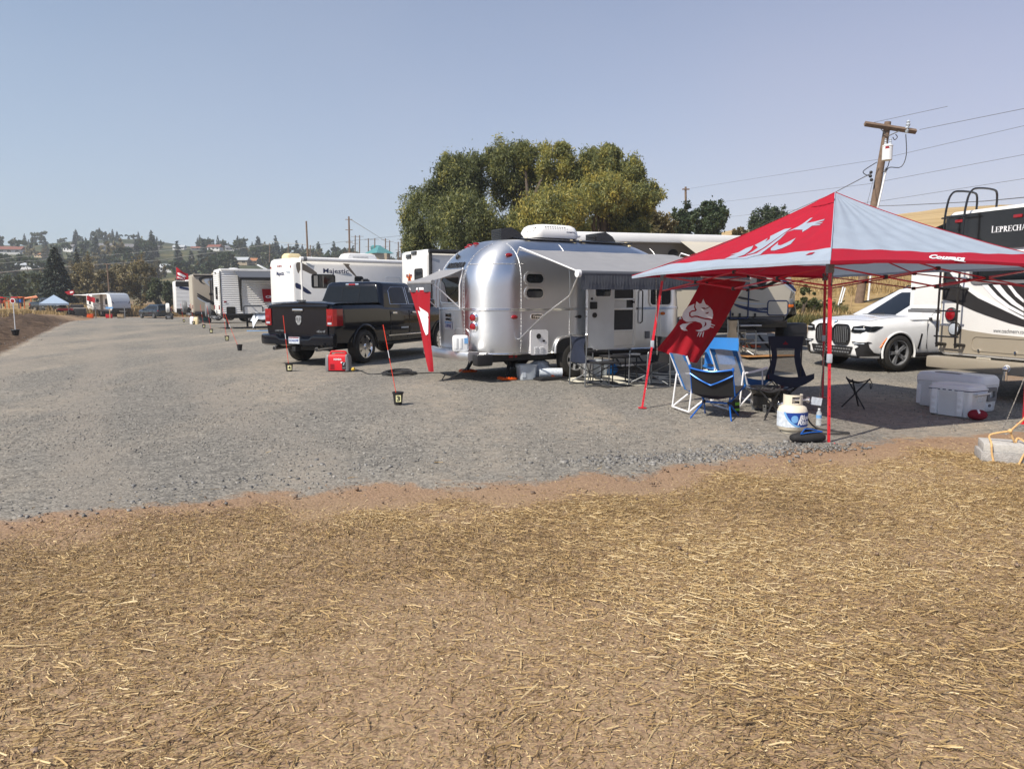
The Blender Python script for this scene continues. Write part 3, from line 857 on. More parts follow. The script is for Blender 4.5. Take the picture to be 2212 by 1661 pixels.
def silver_trailer():
 t = thing('travel_trailer', 'polished silver riveted travel trailer with rounded ends and a grey awning', 'travel trailer', (AX, AY, 0), ARZ)
 zs = [.51, .53, .6, .7, .9, 1.1, 1.35, 1.55, 1.75] + [1.75 + .95 * math.sin(R(a)) for a in (6, 12, 18, 25, 32, 39, 46, 53, 60, 67, 74, 80, 85, 88)]
 rings = [[(x, y, z) for x, y in a_ring(z)] for z in zs]
 top = a_ring(2.699)
 for s, dz in ((.8, .012), (.5, .028), (.2, .036)):
  rings.append([(AL / 2 - .1 + (x - AL / 2 + .1) * (s * .3 + .7), y * s, 2.70 + dz) for x, y in top])
 MB().loft(rings).build('shell', M['alu'], t, ang=60)
 u = MB().box((AL / 2, 0, .45), (AL - .5, 2.0, .16), bev=.03)
 u.box((AL / 2, 0, .36), (AL - 1.2, .9, .12), bev=.02)
 u.build('chassis', M['black'], t)
 # trim: bottom rail, belt rail, riveted seams
 zb = MB().tube([(x, y, .515) for x, y in a_ring(.53)], .016, 6, closed=True)
 zb.build('bottom_rail', M['chrome'], t)
 w0 = [(p[0], p[1]) for p in a_ring(1.35)]
 br = MB()
 for dz in (-.013, .013): br.tube([((x - AL / 2) * 1.002 + AL / 2, y * 1.005, 1.35 + dz) for x, y in w0], .010, 6, closed=True)
 br.build('belt_rail', M['chrome'], t)
 for y in (.58, -.55):
  riveted([a_rear(y * (1 - .12 * ss(1.6, 2.6, z)), z, .004) for z in np.linspace(.55, 2.6, 60)]).build('riveted_seam', M['alu2'], t)
 for x in (.88, 1.98, 4.3):
  riveted([a_right(x, z, .004) for z in np.linspace(.55, 2.6, 60)]).build('riveted_seam', M['alu2'], t)
 riveted([a_rear(y, 2.2, .004) for y in np.linspace(-.5, -.93, 12)] + [a_right(x, 2.2, .004) for x in np.linspace(.30, .95, 18)]).build('riveted_seam', M['alu2'], t)
 # rear: window with awning, plate, lights, hatch
 oc = rrect(.86, .50, .09, 4)
 pane = MB().sheet(oc, lambda a, b: a_rear(-a + .02, b + 1.72, .012), 3, maxl=.12)
 wf = MB().tube([a_rear(-a + .02, b + 1.72, .014) for a, b in oc], .016, 6, closed=True).build('window', M['alu2'], t)
 pane.build('pane', M['glass'], wf)
 sv = MB().sheet([(-.42, -.24), (-.06, -.24), (-.24, .12), (-.42, .2)], lambda a, b: a_rear(-a + .02, b + 1.72, .02), 3, maxl=.12)
 sv.build('window_screen', M['silverg'], wf)
 tx = MB().text('AIRSTREAM', .14, Matrix.Identity(4), .016, .001, .2, width=.74, sp=1.15)
 tx.v = [tuple(a_rear(-x, y + 2.19, .012 + z)) for x, y, z in tx.v]
 tx.build('lettering', M['chg'], t)
 for k, (yy, zz) in enumerate(((.52, 2.575), (.24, 2.60), (-.04, 2.61))):
  p = a_rear(yy, zz, 0)
  MB().ball(p + Vector((0, 0, .012)), (.075, .05, .03), 12).build('marker_light', M['lens'], t)
 for yy, zz in ((-.78, 1.20), (-.78, 1.03)):
  p = a_rear(yy, zz, 0); n = (a_rear(yy, zz, .1) - p).normalized()
  X = F(p, n.cross(Vector((0, 0, 1))) * -1, (0, 0, 1))
  h = MB().lathe([(.09, -.01), (.088, .02), (.068, .035)], 20, X).build('tail_light', M['chrome'], t)
  MB().lathe([(.066, .02), (.06, .048), (.03, .058), (.002, .06)], 20, X, caps=False).build('lens', M['lens'], h)
 pl = MB().box((0, 0, 0), (.31, .16, .012), rear_side(-.012, .1, 1.03), bev=.004).build('license_plate', M['labelwht'], t)
 MB().text('ZZ471AJ', .085, rear_side(-.021, .1, 1.02), .004, .001, width=.25).build('lettering', M['labelblue'], pl)
 MB().box((0, .055, 0), (.30, .03, .015), rear_side(-.012, .1, 1.03)).build('plate_band', M['labelsky'], pl)
 MB().box((0, 0, 0), (.2, .07, .02), rear_side(-.01, .12, 1.23), bev=.008).build('badge', M['trimblk'], t)
 MB().box((0, 0, 0), (.06, .05, .07), rear_side(-.03, .1, 1.15), bev=.02).build('plate_light', M['black'], t)
 p = a_rear(.12, 2.36, 0)
 ca = MB().ball(p, (.05, .05, .06), 10); ca.tube([p, p + Vector((.0, .06, .25))], .006, 5); ca.build('rear_camera', M['black'], t)
 hb = rrect(.56, .36, .14, 5)
 MB().tube([a_rear(-a - .42, b + .80, .006) for a, b in hb], .009, 5, closed=True).build('hatch_outline', M['alu2'], t)
 b = MB().loft([[(-.30 + .16 * abs(y) ** 3, y, .41), (-.32 + .16 * abs(y) ** 3, y, .44), (-.32 + .16 * abs(y) ** 3, y, .54), (-.30 + .16 * abs(y) ** 3, y, .57), (-.02 + .1 * abs(y) ** 3, y, .57), (-.02 + .1 * abs(y) ** 3, y, .41)] for y in np.linspace(-1.02, 1.02, 17)])
 b.build('bumper', M['alu2'], t)
 MB().box((.12, -1.10, .42), (.34, .22, .22), bev=.05).build('bumper_end_cap', M['black'], t)
 rf = MB()
 for x in (.75, .86): rf.box((x, -1.06, .46), (.09 if x < .8 else .05, .02, .05), bev=.008)
 rf.build('side_reflector', M['lens'], t)
 # right side
 for z in (1.93, 1.655):
  X = F(a_right(1.175, z), (1, 0, 0), (0, .12 * ss(1.85, 2.0, z), 1))
  window(t, X, .46, .255, .12, M['alu2'], M['glass'], .042)
 rv_ = MB()
 for z in (1.93, 1.655):
  for q in rrect(.425, .22, .105, 4): rv_.ball(a_right(1.175 + q[0], z + q[1], .02), .006, 5)
 rv_.build('window_rivets', M['chrome'], t)
 p = a_right(.74, 2.36, .01)
 MB().ball(p, (.085, .03, .04), 12).build('marker_light', M['lens'], t)
 p = a_right(.74, 1.21, .005)
 MB().ball(p, (.075, .03, .04), 12).build('marker_light', M['lens'], t)
 bd = MB().prism(rrect(.25, .085, .03), 0, .012, right_side(1.22, -1.22, 1.215)).build('badge', M['trimblk'], t)
 MB().ring(rrect(.27, .10, .035), rrect(.25, .085, .03), 0, .014, right_side(1.22, -1.22, 1.215)).text('Caravel', .065, right_side(1.22, -1.235, 1.215), .003, .001, .3).build('lettering', M['chrome'], bd)
 v = MB().prism(rrect(.40, .47, .04), -.01, .018, right_side(1.28, -1.215, .72)).build('water_heater_door', M['whitemetal'], t)
 v2 = MB().lathe([(.05, 0), (.05, .012), (.03, .006), (.002, .006)], 16, right_side(1.26, -1.234, .84))
 v2.box((.1, -.13, 0), (.05, .035, .01), right_side(1.28, -1.236, .88))
 v2.build('exhaust_port', M['black'], v)
 lv = MB()
 for k in range(4):
  for x in (-.06, .06): lv.box((x, -.10 - .035 * k, .004), (.09, .016, .014), right_side(1.27, -1.236, .72), bev=.005)
 lv.build('louvres', M['whitep'], v)
 MB().box((0, 0, 0), (.03, .02, .05), right_side(2.13, -1.235, 1.2), bev=.01).ball((2.2, -1.25, 1.2), (.05, .03, .035), 10).build('door_catch', M['black'], t)
 # wheel opening and wheel
 ar = [(2.14 + .50 * math.copysign(abs(math.cos(R(a))) ** .6, math.cos(R(a))), .50 + .33 * abs(math.sin(R(a))) ** .6) for a in range(0, 181, 12)]
 MB().prism(ar, 0, .012, right_side(0, -1.219, 0)).build('wheel_well', M['black'], t)
 MB().tube([(x, -1.24, z) for x, z in ar], .028, 7).build('wheel_arch', M['alu2'], t)
 for yy in (-1.08, 1.08):
  wheel(t, (2.14, yy * 1.05, .36), .36, .22, .215, 7, -1 if yy < 0 else 1, M['alu2'], .3)
 # screen door, open entry door, steps
 XD = right_side(3.27, -1.222, 1.36)
 fr = MB().ring(rrect(.68, 1.60, .05), rrect(.62, 1.54, .04), -.01, .03, XD)
 for z in (-.46, .18, -.02, .52): fr.box((0, z, .012), (.62, .035, .025), XD, bev=.005)
 fr.box((-.29, 0, .012), (.04, 1.54, .025), XD); fr.box((.29, 0, .012), (.04, 1.54, .025), XD)
 fr = fr.build('screen_door', M['alu2'], t)
 MB().box((0, .08, 0), (.62, 1.4, .012), XD).build('screen', M['screen'], fr)
 MB().box((-.10, .08, .012), (.40, .18, .012), XD).build('slider_panel', M['whitep'], fr)
 MB().box((0, -.62, .008), (.60, .28, .016), XD).build('kick_plate', M['alu2'], fr)
 MB().box((.27, .12, .03), (.06, .04, .03), XD, bev=.01).build('latch', M['black'], fr)
 XO = F((2.61, -1.375, 1.36), (1, .05, 0), (0, 0, 1))
 od = MB().box((0, 0, 0), (.70, 1.62, .045), XO, bev=.02).build('entry_door', M['whitep'], t)
 MB().ring(rrect(.44, .46, .06), rrect(.385, .405, .04), 0, .04, F((2.63, -1.40, 1.80), (1, .05, 0), (0, 0, 1))).build('door_window', M['whitemetal'], od)
 MB().prism(rrect(.385, .405, .04), 0, .03, F((2.63, -1.40, 1.80), (1, .05, 0), (0, 0, 1))).build('pane', M['glass'], od)
 hd = MB().box((-.20, .06, .035), (.17, .14, .03), XO, bev=.01)
 hd.lathe([(.05, 0), (.05, .03), (.002, .035)], 14, XO @ Matrix.Translation((-.17, -.13, .02)), caps=False)
 hd.lathe([(.025, 0), (.025, .02), (.002, .022)], 10, XO @ Matrix.Translation((-.24, .19, .02)), caps=False)
 hd.build('door_lock', M['black'], od)
 MB().box((-.345, 0, .01), (.012, 1.62, .06), XO).build('door_edge', M['chrome'], od)
 st = MB()
 st.box((3.27, -1.35, .42), (.62, .22, .035), bev=.008); st.box((3.27, -1.55, .23), (.62, .24, .035), bev=.008)
 st.build('step', M['alu2'], t)
 sf = MB()
 for x in (2.97, 3.57): sf.tube([(x, -1.05, .5), (x, -1.4, .40), (x, -1.62, .21)], .018, 6)
 sf.build('step_frame', M['black'], t)
 hw = right_side(4.28, -1.222, 1.72)
 window(t, hw, .62, .66, .1, M['alu2'], M['glass'], .035)
 MB().tube([(3.75, -1.23, 1.05), (3.75, -1.29, 1.08), (3.75, -1.29, 1.7), (3.75, -1.23, 1.73)], .014, 7).build('grab_handle', M['black'], t)
 MB().ball((4.35, -1.235, 1.24), (.07, .025, .035), 10).build('marker_light', M['amber'], t)
 MB().box((0, 0, 0), (.11, .15, .03), right_side(3.95, -1.23, .80), bev=.01).build('outlet_cover', M['greyp'], t)
 # roof gear
 ac = MB().loft([[(x, y, z) for x, y in rrect(w_, h_, .16)] for w_, h_, z in ((1.06, .74, 0), (1.08, .76, .06), (1.06, .74, .14), (.98, .66, .23), (.86, .56, .27), (.6, .36, .285))], Matrix.Translation((2.28, 0, 2.78)))
 ac = ac.build('air_conditioner', M['white'], t, ang=50)
 ah = MB()
 for r_ in range(3):
  for k in range(11 - r_): ah.box((1.98 + .058 * k, -.353 + .012 * r_, 2.93 + .036 * r_), (.028, .02, .014))
  for k in range(8): ah.box((1.757 + .014 * r_, -.25 + .06 * k, 2.91 + .036 * r_), (.02, .03, .014))
 ah.build('vent_slots', M['black'], ac)
 MB().box((2.28, 0, 2.755), (.92, .6, .08), bev=.02).build('conditioner_base', M['greyp'], ac)
 MB().text('DOMETIC', .05, right_side(2.58, -.372, 2.90), .004, .001).build('lettering', M['navyg'], ac)
 for x in (1.28, 3.62):
  vv = MB().loft([[(x - .26, -.2, 2.70), (x - .26, .2, 2.70), (x - .26, .2, 2.93), (x - .26, -.2, 2.93)], [(x - .02, -.2, 2.70), (x - .02, .2, 2.70), (x - .02, .2, 2.97), (x - .02, -.2, 2.97)],
             [(x + .18, -.18, 2.70), (x + .18, .18, 2.70), (x + .18, .18, 2.88), (x + .18, -.18, 2.88)], [(x + .34, -.14, 2.70), (x + .34, .14, 2.70), (x + .34, .14, 2.74), (x + .34, -.14, 2.74)]])
  vo = vv.build('roof_vent', M['trimblk'], t)
  gl = MB()
  for k in range(6): gl.box((x - .268, 0, 2.74 + .032 * k), (.02, .34, .012))
  gl.build('vent_grille', M['black'], vo)
 for x0, x1 in ((1.30, 2.55), (2.62, 3.95)):
  s = MB().box(((x0 + x1) / 2, -.42, 2.735), (x1 - x0, .52, .03), rot=(.13, 0, 0), bev=.006).build('solar_panel', M['solar'], t)
  br_ = MB()
  for x in (x0 + .08, x1 - .08): br_.box((x, -.62, 2.69), (.06, .18, .02), rot=(.5, 0, 0), bev=.004)
  br_.build('panel_bracket', M['cream'], s)
 MB().lathe([(.2, 0), (.2, .03), (.14, .05), (.002, .055)], 18, Matrix.Translation((1.0, .45, 2.64)), caps=False).build('roof_dome', M['white'], t)
 an = MB().lathe([(.16, 0), (.18, .03), (.12, .06), (.002, .07)], 16, Matrix.Translation((3.05, .25, 2.86)), caps=False)
 an.cyl((3.05, .25, 2.68), (3.05, .25, 2.88), .03); an.build('antenna', M['white'], t)
 # main awning
 t0, t1, oy, rz_ = .84, 4.72, -3.19, 1.97
 fab = MB().grid(lambda a, b: Vector((t0 + (t1 - t0) * a, -1.12 + (oy + 1.12) * b, 2.47 + (rz_ + .04 - 2.47) * b - .05 * math.sin(math.pi * b) * math.sin(math.pi * a) + .004 * math.sin(a * 30))), 30, 12)
 fab.build('awning_fabric', M['awn'], t)
 MB().cyl((t0 - .05, oy, rz_), (t1 + .05, oy, rz_), .05, n=16).build('awning_roller', M['awn2'], t)
 MB().grid(lambda a, b: Vector((t0 + (t1 - t0) * a, oy - .045 + .006 * math.sin(a * 75 + b) * b, rz_ - .02 - .24 * b)), 120, 4).build('awning_valance', M['awn2'], t)
 vs_ = MB()
 for k in range(58):
  xx = t0 + .06 + k * .066
  vs_.box((xx, oy - .066, rz_ - .10), (.004, .004, .16))
 vs_.build('valance_stripes', M['awn2'], t)
 for x in (t0 - .04, t1 + .04):
  MB().tube([(x, -1.21, 2.38), (x, -1.3, 2.50), (x, oy, rz_ + .03)], .013, 7).build('awning_rafter', M['whitemetal'], t)
  MB().tube([(x, -1.23, .80), (x, -1.30, .80), (x, -2.1, 1.24), (x, -2.93, 1.60), (x, -3.0, 1.68), (x, oy, rz_ - .03)], .015, 7).build('awning_arm', M['alu2'], t)
  MB().cyl((x - .03, oy, rz_), (x + .03, oy, rz_), .062, n=16).build('roller_end_cap', M['whitep'], t)
 # rear window awning
 y0, y1, ox, oz = .64, -.47, -.60, 1.86
 MB().grid(lambda a, b: Vector((.06 + (ox - .06) * b, y0 + (y1 - y0) * a, 2.12 + (oz + .03 - 2.12) * b - .02 * math.sin(math.pi * b))), 12, 6).build('window_awning', M['awn'], t)
 MB().cyl((ox, y0 + .03, oz), (ox, y1 - .03, oz), .042, n=14).build('window_awning_roller', M['awn'], t)
 MB().grid(lambda a, b: Vector((ox - .03 + .01 * math.sin(a * 22) * b, y0 + (y1 - y0) * a, oz - .03 - .15 * b)), 40, 3).build('window_awning_valance', M['awn2'], t)
 for y in (y0 - .02, y1 + .02):
  MB().tube([(ox, y, oz), (-.02, y, 1.37)], .012, 6).tube([(-.03, y, 1.36), (-.03, y, 1.8), (.05, y, 2.14)], .012, 6).build('awning_strut', M['whitemetal'], t)
 # jacks
 for yy in (.85, -.85):
  MB().tube([(.95, yy * .8, .44), (.78, yy, .06)], .035, 6).tube([(1.25, yy * .75, .42), (.92, yy * .93, .22)], .02, 6).box((.78, yy, .045), (.2, .2, .03), bev=.01).build('stabiliser_jack', M['black'], t)
 pp = MB().cyl((AL - .2, 0, .45), (AL + 1.0, 0, .45), .05); pp.build('hitch', M['black'], t)
 return t
silver_trailer()
AM = Matrix.Translation((AX, AY, 0)) @ Matrix.Rotation(ARZ, 4, 'Z')
def A(x, y, z=0.0): return AM @ Vector((x, y, z))
# ---------------------------------------------------------------- motorhomes and trailers
class Crop:                             # converts points of a photo detail to photo points
 def __init__(s, x0, y0, x1, w): s.x0, s.y0, s.k = x0, y0, (x1 - x0) / w
 def __call__(s, p): return ((s.x0 + p[0] * s.k) * .57604, (s.y0 + p[1] * s.k) * .57604)
def on_plane(X, pts, crop=None):        # where photo points fall on a real wall (its own plane coordinates)
 o, n, Xi, out = X.translation, X.to_3x3() @ Vector((0, 0, 1)), X.inverted(), []
 for p in pts:
  u, v = crop(p) if crop else p
  d = ray(u, v); c = Vector((0, 0, CAM_H))
  q = Xi @ (c + d * ((o - c).dot(n) / d.dot(n)))
  out.append((q.x, q.y))
 return out
def box_of(pts):
 xs, ys = [p[0] for p in pts], [p[1] for p in pts]
 return (min(xs) + max(xs)) / 2, (min(ys) + max(ys)) / 2, max(xs) - min(xs), max(ys) - min(ys)
def mat_of(loc, rz): return Matrix.Translation(Vector(loc)) @ Matrix.Rotation(rz, 4, 'Z')
def coach(L, W, z0, z1, r=.10, rr_=.12):
 H, zc = z1 - z0, (z0 + z1) / 2
 rings = []
 for x, i in ((0, r), (.25 * r, .4 * r), (r, 0), (L - r, 0), (L - .25 * r, .4 * r), (L, r)):
  rings.append([(x, y, zc + z) for y, z in rrect(W - 2 * i, H - 2 * i, max(.02, rr_ - i * .3), 4)])
 return MB().loft(rings)
def profile_body(prof, W, r=.06):       # side outline (x, z) made solid, with softened edges
 bm = bmesh.new()
 a = [bm.verts.new((x, -W / 2, z)) for x, z in prof]
 f = bm.faces.new(a)
 e = bmesh.ops.extrude_face_region(bm, geom=[f])
 for v in e['geom']:
  if isinstance(v, bmesh.types.BMVert): v.co.y = W / 2
 bmesh.ops.recalc_face_normals(bm, faces=bm.faces)
 ed = [q for q in bm.edges if abs(abs(q.verts[0].co.y) - W / 2) < 1e-4 and abs(q.verts[0].co.y - q.verts[1].co.y) < 1e-4]
 bmesh.ops.bevel(bm, geom=ed, offset=r, segments=3, profile=.5, affect='EDGES')
 m = MB(); bm.verts.index_update()
 m.add([v.co for v in bm.verts], [[v.index for v in q.verts] for q in bm.faces]); bm.free()
 return m
def graphic(t, Xw, X, polys, m, crop, name='graphic', th=.004, smooth=4):
 b = MB()
 for p in polys:
  q = on_plane(Xw, p, crop)
  if smooth: q = [tuple(v[:2]) for v in spl([(x, y, 0) for x, y in q], smooth)]
  b.prism(q, .001, th, X)
 return b.build(name, m, t)
def siding(x0, x1, z0, z1, y, ribs):    # corrugated metal side seen from -Y
 def fn(a, b):
  k = b * ribs; f = k - math.floor(k)
  d = .022 * (1 - abs(2 * f - 1)) ** .5 if f > 0 else 0
  return Vector((x0 + (x1 - x0) * a, y - d, z0 + (z1 - z0) * b))
 return MB().grid(fn, 1, ribs * 6)
C3 = Crop(1000, 780, 1600, 2212); C4 = Crop(600, 950, 1100, 2212); C2 = Crop(950, 880, 1750, 2212)
CT = Crop(2500, 740, 3100, 1993); CL = Crop(3380, 700, 3840, 1019); C5 = Crop(2900, 1000, 3840, 1952)
C480 = Crop(480, 860, 1060, 2212); CK = Crop(0, 850, 520, 2159)
def under(t, x0, x1, W, z, wheels, rad=.36, jack=True):
 MB().box(((x0 + x1) / 2, 0, z - .06), (x1 - x0, W - .2, .16), bev=.02).build('chassis', M['black'], t)
 for x in wheels:
  for s in (-1, 1): wheel(t, (x, s * (W / 2 - .13), rad), rad, .24, rad * .6, 6, s, M['alu2'], .4)
def spare(t, x, y, z, r, m):
 X = F((x, y, z), (0, -1, 0), (0, 0, 1))
 MB().lathe([(r * .55, -.02), (r * .9, -.02), (r, .02), (r, .17), (r * .93, .21), (r * .4, .225), (.002, .225)], 28, X).build('spare_tire_cover', m, t)
 MB().tube([(x, y, z), (x + .2, y, z - .1), (x + .3, y, z - .35)], .04, 6).build('spare_tire_bracket', M['black'], t)
def majestic():
 W, L, z1 = 2.25, 7.0, 3.05
 loc, rz = (-9.0, 29.43, 0), R(40)
 t = thing('motorhome', 'white rental motorhome with taupe and navy swooshes behind the dark pickup truck', 'motorhome', loc, rz)
 Mw = mat_of(loc, rz)
 coach(L, W, .62, z1, .10, .26).build('body', M['white'], t)
 X = right_side(0, -W / 2 - .001, 0); Xw = Mw @ X
 under(t, .6, 6.6, W, .6, (2.2, 6.0), .38)
 g = lambda ps, m, **k: graphic(t, Xw, X, ps, m, C3, **k)
 g([[(405, 790), (420, 755), (470, 755), (560, 800), (700, 905), (620, 915), (540, 880), (470, 855), (440, 905), (418, 860)]], M['brn'])
 g([[(1060, 770), (1150, 780), (1140, 810), (1240, 940), (1215, 940), (1125, 850), (1075, 790)]], M['brn'])
 g([[(960, 905), (1060, 915), (1130, 900), (1185, 935), (1150, 945), (1060, 930)]], M['silverg'])
 g([[(405, 1035), (520, 1095), (620, 1180), (560, 1185), (470, 1130), (405, 1105)]], M['navyg'])
 g([[(540, 760), (600, 775), (660, 820), (610, 815)]], M['silverg'])
 cx, cy, w, h = box_of(on_plane(Xw, [(615, 915), (950, 1112)], C3))
 w1 = window(t, X @ Matrix.Translation((cx, cy, 0)), w, h, .09, M['black'], M['glass'], .04)
 MB().box((cx - .02, cy, .012), (.02, h - .1, .01), X).box((cx - .32, cy, .010), (.16, h - .12, .006), X).build('curtain', M['tan'], w1)
 cx, cy, w, h = box_of(on_plane(Xw, [(1212, 945), (1338, 1100)], C3))
 window(t, X @ Matrix.Translation((cx, cy, 0)), w, h, .09, M['black'], M['glass'], .04)
 cx, cy, w, h = box_of(on_plane(Xw, [(1640, 955), (1850, 1180)], C3))
 hatch(t, X @ Matrix.Translation((cx, cy, 0)), w, h, .08, M['silverg'], M['white'])
 cx, cy, w, h = box_of(on_plane(Xw, [(775, 848), (1135, 905)], C3))
 MB().text('Majestic', .26, X @ Matrix.Translation((cx, cy, .003)), .006, .004, width=w * .98).build('lettering', M['navyg'], t)
 MB().ball((cx + 2.0, -W / 2, 2.05), (.16, .04, .08), 10).build('porch_light', M['whitep'], t)
 # rear
 Xr = rear_side(-.001, 0, 0); Xrw = Mw @ Xr
 MB().text('Majestic', .24, Xr @ Matrix.Translation((-.05, 2.47, .003)), .006, .004, width=.75).build('lettering', M['navyg'], t)
 ml = MB()
 for y in (-.25, -.10, .05): MB().box((y, 2.76, .01), (.07, .07, .03), Xr, bev=.01).build('marker_light', M['lens'], t)
 for y in (-.95, .92): MB().box((y, 2.72, .01), (.06, .08, .03), Xr, bev=.01).build('marker_light', M['lens'], t)
 graphic(t, Xrw, Xr, [[(265, 880), (320, 870), (325, 910), (290, 905)]], M['silverg'], C3)
 # awning roll, gutter post, roof gear
 MB().cyl((.25, -W / 2 - .10, 3.0), (6.6, -W / 2 - .10, 3.0), .085, n=16).build('awning_roll', M['white'], t)
 MB().tube([(.32, -W / 2 - .04, 2.98), (.32, -W / 2 - .04, 1.0)], .035, 6).build('awning_arm', M['white'], t)
 MB().cyl((.36, -W / 2 - .10, 3.0), (.5, -W / 2 - .10, 3.0), .09, n=16).build('roll_band', M['greyp'], t)
 b = MB().loft([[(x, y, z) for x, y in rrect(w_, h_, .12)] for w_, h_, z in ((1.5, .7, 3.05), (1.5, .7, 3.14), (1.3, .62, 3.3), (1.0, .45, 3.34))], Matrix.Translation((3.2, -.3, 0)))
 b.build('air_conditioner', M['white'], t, ang=50)
 gr = MB()
 for r_ in range(3):
  for k in range(12): gr.box((2.8 + .06 * k, -.645 + .02 * r_, 3.15 + .045 * r_), (.035, .03, .02))
 gr.build('conditioner_slots', M['greyp'], t)
 MB().loft([[(x, y, z) for x, y in rrect(w_, w_, .08)] for w_, z in ((.6, 3.03), (.6, 3.17), (.46, 3.26))], Matrix.Translation((.5, .1, 0))).build('roof_vent', M['cream'], t)
majestic()
def roadbear():
 W, L = 2.4, 5.6
 loc, rz = (-3.59, 27.54, 0), R(30)
 t = thing('motorhome', 'tall white motorhome with black awning rail, left of the silver trailer', 'motorhome', loc, rz)
 Mw = mat_of(loc, rz)
 coach(L, W, .62, 3.24, .10, .22).build('body', M['white'], t)
 under(t, .6, 5.2, W, .6, (1.8,), .38)
 Xr = rear_side(-.001, 0, 0); Xrw = Mw @ Xr
 for p in ([(1590, 210), (1640, 245)], [(1645, 178), (1695, 205)]):
  cx, cy, w, h = box_of(on_plane(Xrw, p, C2))
  MB().box((cx, cy, .02), (w, h, .06), Xr, bev=.02).build('clearance_light', M['trimblk'], t)
 cx, cy, w, h = box_of(on_plane(Xrw, [(1672, 355), (1760, 500)], C2))
 window(t, Xr @ Matrix.Translation((cx, cy - .1, 0)), w, h + .2, .1, M['black'], M['glass'], .04)
 g = lambda ps, m, **k: graphic(t, Xrw, Xr, ps, m, C2, **k)
 g([[(1585, 440), (1618, 435), (1612, 405), (1620, 400), (1628, 435), (1648, 440), (1632, 460), (1640, 475), (1620, 490), (1602, 475), (1608, 460)]], M['amber'], smooth=0)
 g([[(1612, 420), (1626, 420), (1630, 495), (1606, 495)]], M['redprint'], smooth=0)
 cx, cy, w, h = box_of(on_plane(Xrw, [(1585, 415), (1608, 440)], C2))
 MB().text('ROAD', .13, Xr @ Matrix.Translation((cx, cy, .004)), .004, .002, width=w).build('lettering', M['redprint'], t)
 cx2, _, _, _ = box_of(on_plane(Xrw, [(1626, 415), (1648, 440)], C2))
 MB().text('BEAR', .13, Xr @ Matrix.Translation((cx2, cy, .004)), .004, .002, width=w).build('lettering', M['redprint'], t)
 X = right_side(0, -W / 2 - .001, 0); Xw = Mw @ X
 MB().tube([(.12, -W / 2 - .06, 1.0), (.12, -W / 2 - .06, 3.15)], .06, 6).build('awning_arm', M['black'], t)
 MB().cyl((.05, -W / 2 - .09, 3.16), (5.2, -W / 2 - .09, 3.16), .075, n=12).build('awning_roll', M['black'], t)
 graphic(t, Xw, X, [[(1842, 240), (1935, 265), (1930, 295), (1842, 265)]], M['silverg'], C2, smooth=0)
 window(t, right_side(1.2, -W / 2, 2.2), .7, .6, .08)
roadbear()
